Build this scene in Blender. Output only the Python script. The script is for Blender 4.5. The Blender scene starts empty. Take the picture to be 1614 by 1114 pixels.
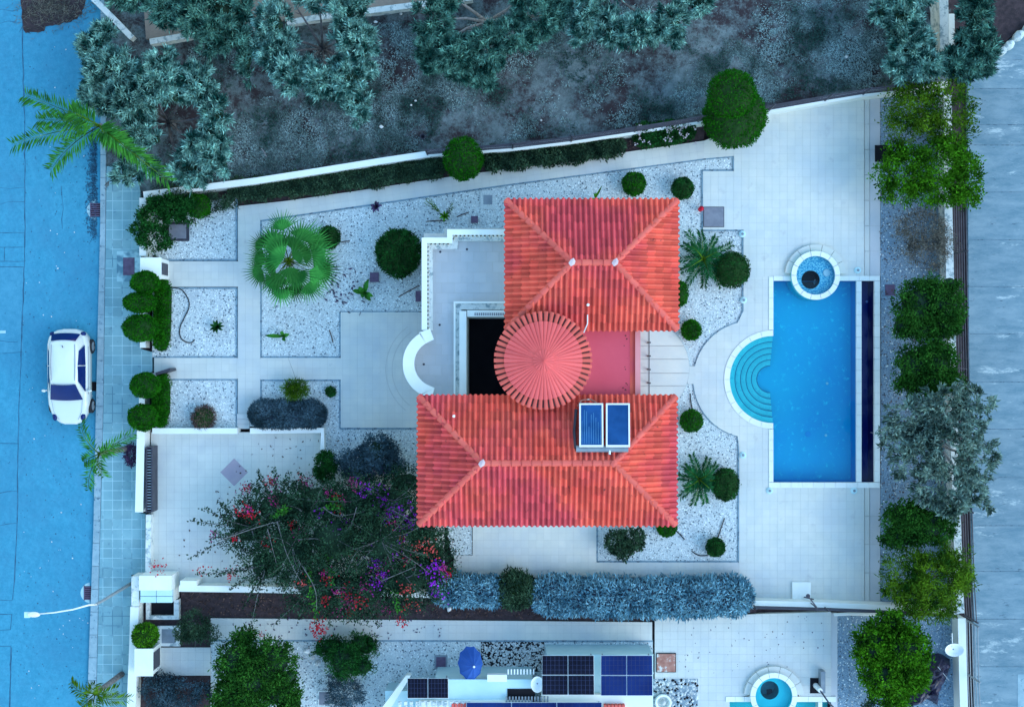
import bpy, bmesh, math, random
import numpy as np
from mathutils import Vector, Matrix

# ------------------------------------------------------------------ camera, sky, sun, exposure
CAM_H = 56.0            # metres above the ground
FPX = 2033.0            # focal length in photograph pixels (photo 1614 x 1114)
CX, CY = 807.0, 557.0
scene = bpy.context.scene
COL = scene.collection
cam_data = bpy.data.cameras.new("camera")
cam_data.sensor_width = 36.0
cam_data.lens = 36.0 * FPX / 1614.0
cam_data.clip_start = 0.5
cam_data.clip_end = 2000.0
cam = bpy.data.objects.new("camera", cam_data)
cam.location = (0, 0, CAM_H)
cam.rotation_euler = (0, 0, 0)
COL.objects.link(cam)
scene.camera = cam

SUN_EL, SUN_AZ = math.radians(38), math.radians(112)   # azimuth clockwise from +Y
world = bpy.data.worlds.new("World")
scene.world = world
world.use_nodes = True
wn = world.node_tree.nodes
bg = wn["Background"]
sky = wn.new("ShaderNodeTexSky")
sky.sky_type = 'NISHITA'
sky.sun_disc = False
sky.sun_elevation = SUN_EL
sky.sun_rotation = SUN_AZ
sky.air_density = 2.9
sky.dust_density = 0.0
sky.ozone_density = 10.0
world.node_tree.links.new(sky.outputs[0], bg.inputs[0])
bg.inputs[1].default_value = 0.15
sun_data = bpy.data.lights.new("sun", 'SUN')
sun_data.energy = 0.6
sun_data.angle = math.radians(40)
sun_data.color = (1.0, 0.96, 0.90)
sun = bpy.data.objects.new("sun", sun_data)
sd = Vector((math.sin(SUN_AZ) * math.cos(SUN_EL), math.cos(SUN_AZ) * math.cos(SUN_EL), math.sin(SUN_EL)))
sun.rotation_euler = sd.to_track_quat('Z', 'Y').to_euler()
COL.objects.link(sun)
scene.view_settings.view_transform = 'Standard'
scene.view_settings.look = 'None'
scene.view_settings.gamma = 1.0
scene.view_settings.use_curve_mapping = False
scene.view_settings.exposure = 1.44

# ------------------------------------------------------------------ helpers
R0 = np.random.default_rng(7)
random.seed(7)


def P(px, py, z=0.0):
    k = (CAM_H - z) / FPX
    return Vector(((px - CX) * k, (CY - py) * k, z))


def S(px, z=0.0):
    return px * (CAM_H - z) / FPX


def W2(poly, z=0.0):
    return [(P(a, b, z).x, P(a, b, z).y) for a, b in poly]


def poly_area(p):
    return 0.5 * sum(p[i][0] * p[(i + 1) % len(p)][1] - p[(i + 1) % len(p)][0] * p[i][1] for i in range(len(p)))


def ccw(p):
    return list(p) if poly_area(p) > 0 else list(reversed(p))


def inside(p, x, y):
    c = False
    j = len(p) - 1
    for i in range(len(p)):
        xi, yi = p[i]
        xj, yj = p[j]
        if (yi > y) != (yj > y) and x < (xj - xi) * (y - yi) / (yj - yi) + xi:
            c = not c
        j = i
    return c


def clip_convex(sub, clip):
    out = list(sub)
    n = len(clip)
    for i in range(n):
        ax, ay = clip[i]
        bx, by = clip[(i + 1) % n]
        inp, out = out, []
        if not inp:
            return []
        s = inp[-1]
        ds = (bx - ax) * (s[1] - ay) - (by - ay) * (s[0] - ax)
        for e in inp:
            de = (bx - ax) * (e[1] - ay) - (by - ay) * (e[0] - ax)
            if de >= 0:
                if ds < 0:
                    t = ds / (ds - de)
                    out.append((s[0] + (e[0] - s[0]) * t, s[1] + (e[1] - s[1]) * t))
                out.append(e)
            elif ds >= 0:
                t = ds / (ds - de)
                out.append((s[0] + (e[0] - s[0]) * t, s[1] + (e[1] - s[1]) * t))
            s, ds = e, de
    res = []
    for q in out:
        if not res or abs(q[0] - res[-1][0]) + abs(q[1] - res[-1][1]) > 1e-5:
            res.append(q)
    if len(res) > 1 and abs(res[0][0] - res[-1][0]) + abs(res[0][1] - res[-1][1]) < 1e-5:
        res.pop()
    return res


def arc(cx, cy, r, a0, a1, n=24):
    """points on a pixel circle; angles in degrees, 0 = +x, 90 = up in the picture"""
    return [(cx + r * math.cos(math.radians(a0 + (a1 - a0) * i / n)), cy - r * math.sin(math.radians(a0 + (a1 - a0) * i / n))) for i in range(n + 1)]


def smooth_line(p, k=5):
    out = []
    for i in range(len(p) - 1):
        a, b, c, d = p[max(i - 1, 0)], p[i], p[i + 1], p[min(i + 2, len(p) - 1)]
        for j in range(k):
            t_ = j / k
            out.append(0.5 * ((2 * b) + (c - a) * t_ + (2 * a - 5 * b + 4 * c - d) * t_ ** 2 + (3 * b - a - 3 * c + d) * t_ ** 3))
    return out + [p[-1]]


class MB:
    def __init__(self):
        self.V, self.F, self.n = [], [], 0

    def add(self, v, faces, m=0):
        v = np.asarray(v, dtype=float).reshape(-1, 3)
        if isinstance(faces, np.ndarray):
            self.F.append((faces + self.n, m))
        else:
            by = {}
            for f in faces:
                by.setdefault(len(f), []).append(f)
            for k, fs in by.items():
                self.F.append((np.asarray(fs, dtype=int) + self.n, m))
        self.V.append(v)
        self.n += len(v)
        return self

    def box(self, a, b, m=0, rot=0.0):
        x0, y0, z0 = a
        x1, y1, z1 = b
        v = np.array([(x, y, z) for z in (z0, z1) for y in (y0, y1) for x in (x0, x1)], float)
        if rot:
            c = v[:, :2].mean(0)
            d = v[:, :2] - c
            v[:, 0] = c[0] + d[:, 0] * math.cos(rot) - d[:, 1] * math.sin(rot)
            v[:, 1] = c[1] + d[:, 0] * math.sin(rot) + d[:, 1] * math.cos(rot)
        return self.add(v, [(0, 2, 3, 1), (4, 5, 7, 6), (0, 1, 5, 4), (2, 6, 7, 3), (0, 4, 6, 2), (1, 3, 7, 5)], m)

    def prism(self, poly, z0, z1, m=0, bottom=False, taper=0.0):
        p = ccw(poly)
        n = len(p)
        v = [(x, y, z0) for x, y in p] + [(x, y, z1) for x, y in p]
        f = [tuple(range(n, 2 * n))] + [(i, (i + 1) % n, n + (i + 1) % n, n + i) for i in range(n)]
        if bottom:
            f.append(tuple(reversed(range(n))))
        return self.add(v, f, m)

    def sheet(self, poly, z, m=0):
        p = ccw(poly)
        return self.add([(x, y, z) for x, y in p], [tuple(range(len(p)))], m)

    def tube(self, pts, r, n=6, m=0, cap=True):
        pts = [Vector(p) for p in pts]
        rr = r if isinstance(r, (list, tuple)) else [r] * len(pts)
        v = []
        for i, p in enumerate(pts):
            d = (pts[min(i + 1, len(pts) - 1)] - pts[max(i - 1, 0)])
            d = d.normalized() if d.length > 1e-9 else Vector((0, 0, 1))
            a = d.cross(Vector((0, 0, 1)) if abs(d.z) < 0.9 else Vector((1, 0, 0))).normalized()
            b = d.cross(a)
            for k in range(n):
                t = 2 * math.pi * k / n
                v.append(p + (a * math.cos(t) + b * math.sin(t)) * rr[i])
        f = [(i * n + k, i * n + (k + 1) % n, (i + 1) * n + (k + 1) % n, (i + 1) * n + k) for i in range(len(pts) - 1) for k in range(n)]
        if cap:
            f += [tuple(reversed(range(n))), tuple(range((len(pts) - 1) * n, len(pts) * n))]
        return self.add([tuple(q) for q in v], f, m)

    def lathe(self, prof, c, n=24, m=0, a0=0.0, a1=360.0, sx=1.0, sy=1.0):
        """prof: (radius, z) list"""
        closed = abs(a1 - a0 - 360) < 1e-6
        k = n if closed else n + 1
        v, f = [], []
        for r, z in prof:
            for i in range(k):
                t = math.radians(a0 + (a1 - a0) * i / n)
                v.append((c[0] + r * sx * math.cos(t), c[1] + r * sy * math.sin(t), z))
        for j in range(len(prof) - 1):
            for i in range(n):
                i2 = (i + 1) % k
                f.append((j * k + i, j * k + i2, (j + 1) * k + i2, (j + 1) * k + i))
        return self.add(v, f, m)

    def ellipsoid(self, c, r, m=0, nu=14, nv=8, jit=0.0, rng=None):
        v, f = [], []
        for j in range(nv + 1):
            ph = math.pi * j / nv - math.pi / 2
            for i in range(nu):
                t = 2 * math.pi * i / nu
                k = 1 + (rng.normal() * jit if rng is not None else 0)
                v.append((c[0] + r[0] * math.cos(ph) * math.cos(t) * k, c[1] + r[1] * math.cos(ph) * math.sin(t) * k, c[2] + r[2] * math.sin(ph) * k))
        for j in range(nv):
            for i in range(nu):
                f.append((j * nu + i, j * nu + (i + 1) % nu, (j + 1) * nu + (i + 1) % nu, (j + 1) * nu + i))
        return self.add(v, f, m)

    def leaves(self, c, d, L, Wd, rng, m=0, fold=0.25, tilt=None):
        """one folded quad per leaf; c, d: N x 3 arrays"""
        n = len(c)
        if n == 0:
            return self
        d = d / (np.linalg.norm(d, axis=1, keepdims=True) + 1e-9)
        up = rng.normal(size=(n, 3)) * 0.6 + np.array([0, 0, 1.0]) if tilt is None else rng.normal(size=(n, 3)) * tilt + np.array([0, 0, 1.0])
        s = np.cross(d, up)
        s /= np.linalg.norm(s, axis=1, keepdims=True) + 1e-9
        nn = np.cross(s, d)
        LL = (L * rng.uniform(0.65, 1.25, n))[:, None]
        WW = (Wd * rng.uniform(0.7, 1.25, n))[:, None]
        v = np.empty((n, 4, 3))
        v[:, 0] = c
        v[:, 1] = c + d * LL * 0.5 + s * WW * 0.5 + nn * WW * fold
        v[:, 2] = c + d * LL - nn * LL * 0.12
        v[:, 3] = c + d * LL * 0.5 - s * WW * 0.5 + nn * WW * fold
        f = np.arange(n * 4).reshape(n, 4)
        return self.add(v.reshape(-1, 3), f, m)

    def mesh(self, name, mats, origin=(0, 0, 0), smooth=False):
        me = bpy.data.meshes.new(name)
        v = np.concatenate(self.V) - np.array(origin)
        me.vertices.add(len(v))
        me.vertices.foreach_set("co", v.ravel())
        loops = np.concatenate([f.ravel() for f, m in self.F])
        tot = np.concatenate([np.full(len(f), f.shape[1]) for f, m in self.F])
        mi = np.concatenate([np.full(len(f), m) for f, m in self.F])
        st = np.concatenate([[0], np.cumsum(tot)[:-1]])
        me.loops.add(len(loops))
        me.loops.foreach_set("vertex_index", loops.astype(np.int32))
        me.polygons.add(len(tot))
        me.polygons.foreach_set("loop_start", st.astype(np.int32))
        me.polygons.foreach_set("material_index", mi.astype(np.int32))
        me.polygons.foreach_set("use_smooth", np.full(len(tot), bool(smooth)))
        for m in (mats if isinstance(mats, (list, tuple)) else [mats]):
            me.materials.append(m)
        me.update(calc_edges=True)
        me.validate()
        return me

    def build(self, name, mats, parent=None, smooth=False, loc=None, **props):
        o_ = root_loc(parent) if parent is not None else (Vector(loc) if loc is not None else Vector((0, 0, 0)))
        me = self.mesh(name, mats, o_, smooth)
        ob = bpy.data.objects.new(name, me)
        COL.objects.link(ob)
        if parent is not None:
            ob.parent = parent
        elif loc is not None:
            ob.location = loc
        for k, x in props.items():
            ob[k] = x
        return ob


def root_loc(o):
    while o.parent is not None:
        o = o.parent
    return o.location.copy()


def thing(name, label, cat, loc=(0, 0, 0), group=None):
    o = bpy.data.objects.new(name, None)
    o.empty_display_size = 0.2
    COL.objects.link(o)
    o.location = loc
    o["label"] = label
    o["category"] = cat
    if group:
        o["group"] = group
    return o


def tag(o, label, cat, group=None):
    o["label"] = label
    o["category"] = cat
    if group:
        o["group"] = group
    return o


def struct(o):
    o["kind"] = "structure"
    return o


def copy_tree(o, parent=None):
    c = o.copy()
    COL.objects.link(c)
    c.parent = parent
    for ch in list(o.children):
        copy_tree(ch, c)
    return c


# ------------------------------------------------------------------ materials
def rgba(c):
    return (c[0], c[1], c[2], 1.0)


def M(name, a, b=None, scale=3.0, rough=0.7, detail=5.0, lo=0.35, hi=0.65, bump=0.0, bscale=40.0, isl=0.0, spots=None, spec=0.3, metal=0.0, leaf=0.0, big=None, nr=0.55, stretch=None):
    """procedural material: noise blend of two colours, per-piece random value, optional spots (stains, pool ripple brightness) and a second large noise"""
    mt = bpy.data.materials.new(name)
    mt.use_nodes = True
    nt = mt.node_tree
    N, Lk = nt.nodes, nt.links
    bs = N["Principled BSDF"]
    bs.inputs["Roughness"].default_value = rough
    bs.inputs["Specular IOR Level"].default_value = spec
    bs.inputs["Metallic"].default_value = metal
    geo = N.new("ShaderNodeNewGeometry")
    pos = geo.outputs["Position"]
    b = b or tuple(x * 0.8 for x in a)

    if stretch:
        vm = N.new("ShaderNodeVectorMath")
        vm.operation = 'MULTIPLY'
        vm.inputs[1].default_value = stretch
        Lk.new(pos, vm.inputs[0])
        pos = vm.outputs[0]

    def noise(sc, det=5.0, rg=0.55):
        n = N.new("ShaderNodeTexNoise")
        n.inputs["Scale"].default_value = sc
        n.inputs["Detail"].default_value = det
        n.inputs["Roughness"].default_value = rg
        Lk.new(pos, n.inputs["Vector"])
        return n.outputs["Fac"]

    def rng(src, l, h, o0=0.0, o1=1.0):
        m = N.new("ShaderNodeMapRange")
        m.inputs[1].default_value, m.inputs[2].default_value = l, h
        m.inputs[3].default_value, m.inputs[4].default_value = o0, o1
        Lk.new(src, m.inputs[0])
        return m.outputs[0]

    def mix(f, c0, c1, mode='MIX'):
        m = N.new("ShaderNodeMix")
        m.data_type = 'RGBA'
        m.blend_type = mode
        if isinstance(f, (int, float)):
            m.inputs[0].default_value = f
        else:
            Lk.new(f, m.inputs[0])
        for i, c in ((6, c0), (7, c1)):
            if isinstance(c, tuple):
                m.inputs[i].default_value = rgba(c)
            else:
                Lk.new(c, m.inputs[i])
        return m.outputs[2]

    fac = rng(noise(scale, detail, nr), lo, hi)
    col = mix(fac, a, b)
    if big:
        c2, bsc, bl, bh = big
        col = mix(rng(noise(bsc, 9.0 if nr > 0.6 else 6.0, max(0.6, nr)), bl, bh), col, c2)
    if spots:
        c3, ssc, sl, sh = spots
        col = mix(rng(noise(ssc, 4.0, 0.7), sl, sh), col, c3)
    if isl:
        oi = N.new("ShaderNodeObjectInfo")
        ad = N.new("ShaderNodeMath")
        ad.operation = 'ADD'
        Lk.new(oi.outputs["Random"], ad.inputs[0])
        Lk.new(geo.outputs["Random Per Island"], ad.inputs[1])
        fr = N.new("ShaderNodeMath")
        fr.operation = 'FRACT'
        Lk.new(ad.outputs[0], fr.inputs[0])
        v = rng(fr.outputs[0], 0, 1, 1 - isl, 1 + isl)
        hs = N.new("ShaderNodeHueSaturation")
        Lk.new(v, hs.inputs["Value"])
        Lk.new(col, hs.inputs["Color"])
        col = hs.outputs[0]
    Lk.new(col, bs.inputs["Base Color"])
    if bump:
        bp = N.new("ShaderNodeBump")
        bp.inputs["Strength"].default_value = bump
        bp.inputs["Distance"].default_value = 0.03
        Lk.new(noise(bscale, 4.0, 0.6), bp.inputs["Height"])
        Lk.new(bp.outputs[0], bs.inputs["Normal"])
    if leaf:
        tr = N.new("ShaderNodeBsdfTranslucent")
        Lk.new(col, tr.inputs[0])
        ms = N.new("ShaderNodeMixShader")
        ms.inputs[0].default_value = leaf
        Lk.new(bs.outputs[0], ms.inputs[1])
        Lk.new(tr.outputs[0], ms.inputs[2])
        Lk.new(ms.outputs[0], N["Material Output"].inputs[0])
    return mt


def LEAF(name, dark, light, sc=1.6, isl=0.45, rough=0.55, lo=0.35, hi=0.65, tl=0.2):
    return M(name, dark, light, scale=sc, detail=4, isl=isl, rough=rough, lo=lo, hi=hi, leaf=tl, spec=0.06)


mat = {}
mat['asphalt'] = M('asphalt', (0.034, 0.235, 0.36), (0.055, 0.30, 0.44), 3.5, 0.9, nr=0.85, detail=12, lo=0.42, hi=0.58, bump=0.4, big=((0.045, 0.20, 0.32), 0.22, 0.45, 0.75), spots=((0.02, 0.11, 0.19), 6.0, 0.66, 0.72))
mat['asphalt_patch'] = M('asphalt_patch', (0.042, 0.23, 0.35), (0.065, 0.28, 0.41), 3.0, 0.9, nr=0.85, detail=12, lo=0.42, hi=0.58, bump=0.4, spots=((0.02, 0.12, 0.2), 5.0, 0.66, 0.74))
mat['crack'] = M('crack', (0.02, 0.085, 0.15), (0.035, 0.15, 0.24), 3, lo=0.4, hi=0.6)
mat['kerb'] = M('kerb', (0.22, 0.34, 0.40), (0.30, 0.42, 0.47), 3, 0.85, bump=0.3, isl=0.12, spots=((0.05, 0.12, 0.18), 5, 0.58, 0.7))
mat['sidewalk'] = M('sidewalk', (0.16, 0.32, 0.37), (0.21, 0.38, 0.42), 1.2, 0.85, bump=0.2, isl=0.10, spots=((0.07, 0.17, 0.25), 3, 0.6, 0.75))
mat['mortar'] = M('mortar', (0.32, 0.52, 0.56), (0.38, 0.58, 0.62), 2, 0.9, spots=((0.10, 0.22, 0.28), 0.5, 0.52, 0.6))
mat['deck'] = M('deck', (0.60, 0.61, 0.55), (0.66, 0.65, 0.58), 1.2, 0.6, isl=0.025, big=((0.52, 0.56, 0.56), 0.35, 0.4, 0.7), spots=((0.47, 0.47, 0.46), 1.5, 0.60, 0.8))
mat['grout'] = M('grout', (0.46, 0.47, 0.45), (0.52, 0.52, 0.50), 2, 0.9)
mat['path'] = M('path', (0.58, 0.59, 0.54), (0.64, 0.63, 0.57), 1.2, 0.65, isl=0.025, big=((0.50, 0.53, 0.54), 0.4, 0.4, 0.7), spots=((0.42, 0.42, 0.42), 1.5, 0.66, 0.8))
mat['drive'] = M('drive', (0.56, 0.58, 0.54), (0.62, 0.63, 0.58), 1.0, 0.65, isl=0.02, big=((0.46, 0.48, 0.50), 0.3, 0.5, 0.75), spots=((0.40, 0.42, 0.45), 1.2, 0.66, 0.8))
mat['terrace'] = M('terrace', (0.48, 0.50, 0.52), (0.54, 0.54, 0.55), 0.9, 0.55, isl=0.04, spots=((0.40, 0.42, 0.45), 1.0, 0.6, 0.8))
mat['lilac_mortar'] = M('lilac_mortar', (0.55, 0.40, 0.42), (0.66, 0.52, 0.52), 3, 0.8)
mat['lilac'] = M('lilac', (0.36, 0.30, 0.36), (0.40, 0.33, 0.38), 3, 0.6)
mat['gravel'] = M('gravel', (0.46, 0.53, 0.54), (0.64, 0.69, 0.68), 22, 0.9, bump=0.8, bscale=26, lo=0.4, hi=0.6, spots=((0.10, 0.14, 0.18), 16, 0.60, 0.70), big=((0.42, 0.47, 0.50), 0.5, 0.5, 0.8))
mat['pebble'] = M('pebble', (0.58, 0.64, 0.65), (0.72, 0.76, 0.75), 3, 0.8, isl=0.35)
mat['pebble_dark'] = M('pebble_dark', (0.10, 0.14, 0.18), (0.2, 0.25, 0.28), 3, 0.8, isl=0.5)
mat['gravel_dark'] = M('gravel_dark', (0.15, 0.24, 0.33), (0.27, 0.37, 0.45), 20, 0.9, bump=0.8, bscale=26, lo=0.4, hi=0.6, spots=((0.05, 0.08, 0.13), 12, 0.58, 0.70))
mat['edging'] = M('edging', (0.16, 0.26, 0.32), (0.22, 0.32, 0.38), 3, 0.85, spots=((0.04, 0.08, 0.12), 6, 0.5, 0.65))
mat['soil'] = M('soil', (0.030, 0.022, 0.026), (0.06, 0.04, 0.045), 5, 0.95, bump=0.6, bscale=14)
mat['grove'] = M('grove', (0.060, 0.085, 0.085), (0.19, 0.24, 0.25), 1.7, 0.95, nr=0.88, bump=0.5, bscale=10, detail=12, lo=0.38, hi=0.62, big=((0.034, 0.024, 0.028), 0.30, 0.46, 0.56), spots=((0.34, 0.40, 0.40), 11.0, 0.70, 0.76))
mat['bare_soil'] = M('bare_soil', (0.26, 0.20, 0.17), (0.34, 0.27, 0.22), 1.5, 0.95, bump=0.5, bscale=14)
mat['lane'] = M('lane', (0.125, 0.215, 0.265), (0.22, 0.305, 0.35), 1.3, 0.9, nr=0.8, bump=0.3, isl=0.05, detail=12, lo=0.40, hi=0.60, big=((0.42, 0.50, 0.52), 0.55, 0.57, 0.63), spots=((0.08, 0.13, 0.17), 3.0, 0.64, 0.72), stretch=(0.55, 1.8, 1.0))
mat['white_wall'] = M('white_wall', (0.74, 0.78, 0.74), (0.80, 0.82, 0.78), 1.5, 0.7, spots=((0.5, 0.56, 0.55), 3.0, 0.66, 0.8))
mat['worn_plaster'] = M('worn_plaster', (0.62, 0.66, 0.64), (0.74, 0.76, 0.73), 2.5, 0.8, spots=((0.28, 0.36, 0.38), 3.5, 0.5, 0.62))
mat['house_wall'] = M('house_wall', (0.74, 0.74, 0.70), (0.78, 0.77, 0.73), 1.2, 0.8)
mat['tile'] = M('tile', (0.68, 0.085, 0.058), (0.77, 0.125, 0.078), 0.7, 0.65, isl=0.22, bump=0.15, bscale=30, spec=0.2, spots=((0.16, 0.025, 0.03), 2.6, 0.66, 0.72), big=((0.60, 0.07, 0.085), 0.25, 0.42, 0.58))
mat['tile_edge'] = M('tile_edge', (0.22, 0.022, 0.028), (0.28, 0.03, 0.03), 2, 0.8)
mat['ridge_tile'] = M('ridge_tile', (0.64, 0.105, 0.085), (0.70, 0.13, 0.10), 0.9, 0.7, isl=0.12, spec=0.2)
mat['cone_tile'] = M('cone_tile', (0.72, 0.105, 0.105), (0.78, 0.125, 0.12), 0.9, 0.65, isl=0.08, spec=0.25)
mat['cone_gap'] = M('cone_gap', (0.11, 0.035, 0.035), (0.16, 0.05, 0.045), 2, 0.8)
mat['flat_red'] = M('flat_red', (0.66, 0.082, 0.115), (0.71, 0.098, 0.13), 0.8, 0.75, spec=0.15, spots=((0.5, 0.06, 0.09), 1.2, 0.6, 0.8))
mat['pink_parapet'] = M('pink_parapet', (0.72, 0.24, 0.24), (0.76, 0.28, 0.27), 1.0, 0.75)
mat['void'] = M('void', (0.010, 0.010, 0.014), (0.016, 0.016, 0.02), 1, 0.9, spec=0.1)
mat['metal_dark'] = M('metal_dark', (0.03, 0.03, 0.045), (0.05, 0.05, 0.07), 3, 0.5, spec=0.4)
mat['metal_grey'] = M('metal_grey', (0.16, 0.20, 0.24), (0.22, 0.27, 0.31), 3, 0.45, spec=0.5)
mat['metal_white'] = M('metal_white', (0.74, 0.78, 0.78), (0.8, 0.82, 0.82), 3, 0.35)
mat['lid_purple'] = M('lid_purple', (0.09, 0.06, 0.11), (0.13, 0.09, 0.15), 6, 0.7)
mat['lid_grey'] = M('lid_grey', (0.17, 0.18, 0.22), (0.22, 0.23, 0.27), 4, 0.7)
mat['rust'] = M('rust', (0.32, 0.13, 0.10), (0.45, 0.22, 0.17), 4, 0.8, spots=((0.6, 0.6, 0.58), 2, 0.58, 0.66))
mat['car_paint'] = M('car_paint', (0.64, 0.68, 0.66), (0.67, 0.70, 0.68), 0.5, 0.18, spec=0.6)
mat['car_glass'] = M('car_glass', (0.004, 0.016, 0.10), (0.006, 0.022, 0.13), 1, 0.08, spec=0.22)
mat['rubber'] = M('rubber', (0.015, 0.015, 0.02), (0.02, 0.02, 0.025), 4, 0.8)
mat['coping'] = M('coping', (0.74, 0.77, 0.73), (0.80, 0.81, 0.77), 1.5, 0.55, isl=0.03, spots=((0.6, 0.66, 0.66), 2, 0.6, 0.8))
mat['pool_tile'] = M('pool_tile', (0.006, 0.50, 0.70), (0.010, 0.60, 0.76), 0.8, 0.4, nr=0.75, detail=9, big=((0.004, 0.36, 0.66), 0.2, 0.42, 0.72), spots=((0.05, 0.74, 0.82), 4.0, 0.57, 0.70))  # pale spots paint the brightness of water ripples into the floor colour
mat['pool_deep'] = M('pool_deep', (0.012, 0.03, 0.20), (0.016, 0.04, 0.24), 0.6, 0.4)
mat['pool_wall'] = M('pool_wall', (0.010, 0.34, 0.66), (0.014, 0.38, 0.70), 0.8, 0.4)
mat['step_tile'] = M('step_tile', (0.10, 0.70, 0.68), (0.14, 0.76, 0.72), 2.5, 0.4, spots=((0.06, 0.58, 0.62), 9, 0.55, 0.65))
mat['step_edge'] = M('step_edge', (0.02, 0.14, 0.26), (0.03, 0.17, 0.3), 2.5, 0.4)
mat['mosaic'] = M('mosaic', (0.03, 0.40, 0.62), (0.42, 0.80, 0.84), 15, 0.35, detail=1.5, lo=0.42, hi=0.58, isl=0.1)
mat['spa_cyan'] = M('spa_cyan', (0.03, 0.72, 0.76), (0.05, 0.78, 0.80), 1.5, 0.35)
mat['spa_well'] = M('spa_well', (0.05, 0.24, 0.28), (0.08, 0.30, 0.33), 6, 0.4)
mat['bark'] = M('bark', (0.10, 0.10, 0.11), (0.2, 0.19, 0.2), 7, 0.9, bump=0.5, bscale=20)
mat['bark_light'] = M('bark_light', (0.24, 0.24, 0.25), (0.36, 0.35, 0.35), 7, 0.9)
mat['brown_wood'] = M('brown_wood', (0.06, 0.035, 0.035), (0.1, 0.06, 0.055), 5, 0.8)
mat['solar_dark'] = M('solar_dark', (0.004, 0.004, 0.012), (0.007, 0.007, 0.018), 2, 0.3, spec=0.12)
mat['solar_blue'] = M('solar_blue', (0.004, 0.010, 0.075), (0.010, 0.03, 0.15), 0.5, 0.3, spec=0.15)
mat['solar_line'] = M('solar_line', (0.035, 0.045, 0.11), (0.05, 0.06, 0.13), 2, 0.5, spec=0.1)
mat['collector'] = M('collector', (0.005, 0.05, 0.17), (0.012, 0.08, 0.25), 1.6, 0.2, spec=0.2)
mat['collector_fin'] = M('collector_fin', (0.05, 0.20, 0.38), (0.10, 0.30, 0.5), 2.0, 0.2)
mat['roof_cyan'] = M('roof_cyan', (0.45, 0.66, 0.70), (0.55, 0.74, 0.76), 0.8, 0.7)
mat['umbrella'] = M('umbrella', (0.012, 0.07, 0.30), (0.02, 0.09, 0.36), 1.5, 0.7)
mat['tarp'] = M('tarp', (0.012, 0.010, 0.03), (0.03, 0.025, 0.06), 2, 0.4, spec=0.5)
mat['stone_white'] = M('stone_white', (0.5, 0.52, 0.52), (0.66, 0.68, 0.67), 4, 0.85, isl=0.2)
mat['boulder'] = M('boulder', (0.42, 0.5, 0.52), (0.55, 0.62, 0.63), 2, 0.85, isl=0.15)
mat['dry'] = LEAF('dry', (0.09, 0.09, 0.08), (0.22, 0.2, 0.16), 3)
mat['dry_brown'] = LEAF('dry_brown', (0.06, 0.04, 0.04), (0.18, 0.11, 0.09), 4)
mat['grass'] = LEAF('grass', (0.04, 0.10, 0.085), (0.32, 0.44, 0.44), 0.5, isl=0.6, lo=0.42, hi=0.58)
mat['olive'] = LEAF('olive', (0.010, 0.060, 0.050), (0.27, 0.52, 0.44), 2.4, tl=0.10, isl=0.55, lo=0.40, hi=0.62)
mat['olive_dark'] = LEAF('olive_dark', (0.007, 0.045, 0.036), (0.13, 0.31, 0.24), 2.0, tl=0.10, isl=0.55, lo=0.40, hi=0.62)
mat['topiary'] = LEAF('topiary', (0.006, 0.085, 0.003), (0.022, 0.17, 0.006), 2.5, isl=0.45)
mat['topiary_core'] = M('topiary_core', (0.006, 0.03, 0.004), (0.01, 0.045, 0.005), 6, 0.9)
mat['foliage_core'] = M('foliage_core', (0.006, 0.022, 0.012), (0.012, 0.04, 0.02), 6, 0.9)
mat['shrub'] = LEAF('shrub', (0.0042, 0.036, 0.0084), (0.022, 0.13, 0.025), 2.5, isl=0.5)
mat['creeper'] = LEAF('creeper', (0.012, 0.036, 0.021), (0.07, 0.14, 0.075), 2.0, isl=0.5)
mat['bright'] = LEAF('bright', (0.015, 0.072, 0.0036), (0.09, 0.30, 0.012), 1.8, isl=0.45)
mat['midgreen'] = LEAF('midgreen', (0.0084, 0.051, 0.0072), (0.05, 0.19, 0.025), 1.6, isl=0.45)
mat['yellowgreen'] = LEAF('yellowgreen', (0.012, 0.06, 0.005), (0.115, 0.23, 0.012), 1.6, isl=0.45)
mat['loquat'] = LEAF('loquat', (0.036, 0.078, 0.06), (0.28, 0.40, 0.33), 1.7, isl=0.45, tl=0.1)
mat['hedge_blue'] = LEAF('hedge_blue', (0.07, 0.19, 0.26), (0.25, 0.47, 0.55), 1.8, isl=0.5, tl=0.1)
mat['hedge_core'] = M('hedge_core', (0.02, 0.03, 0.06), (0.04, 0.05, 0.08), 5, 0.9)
mat['lavender'] = LEAF('lavender', (0.018, 0.042, 0.054), (0.09, 0.16, 0.20), 1.2, isl=0.4, tl=0.1)
mat['bougain'] = LEAF('bougain', (0.004, 0.020, 0.012), (0.045, 0.115, 0.062), 1.8, isl=0.55)
mat['palm'] = LEAF('palm', (0.02, 0.12, 0.02), (0.06, 0.26, 0.03), 1.5, isl=0.4)
mat['fan_palm'] = LEAF('fan_palm', (0.010, 0.095, 0.018), (0.045, 0.24, 0.045), 0.9, isl=0.6)
mat['cycad'] = LEAF('cycad', (0.006, 0.06, 0.022), (0.022, 0.14, 0.04), 1.5, isl=0.4)
mat['flower_red'] = LEAF('flower_red', (0.45, 0.006, 0.025), (0.66, 0.03, 0.06), 3, isl=0.3)
mat['flower_coral'] = LEAF('flower_coral', (0.65, 0.06, 0.07), (0.75, 0.14, 0.12), 3, isl=0.3)
mat['flower_purple'] = LEAF('flower_purple', (0.30, 0.012, 0.55), (0.42, 0.03, 0.68), 3, isl=0.3)
mat['flower_magenta'] = LEAF('flower_magenta', (0.40, 0.02, 0.18), (0.5, 0.05, 0.26), 3, isl=0.3)
mat['flower_white'] = LEAF('flower_white', (0.6, 0.5, 0.55), (0.75, 0.7, 0.7), 3, isl=0.2)
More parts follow.
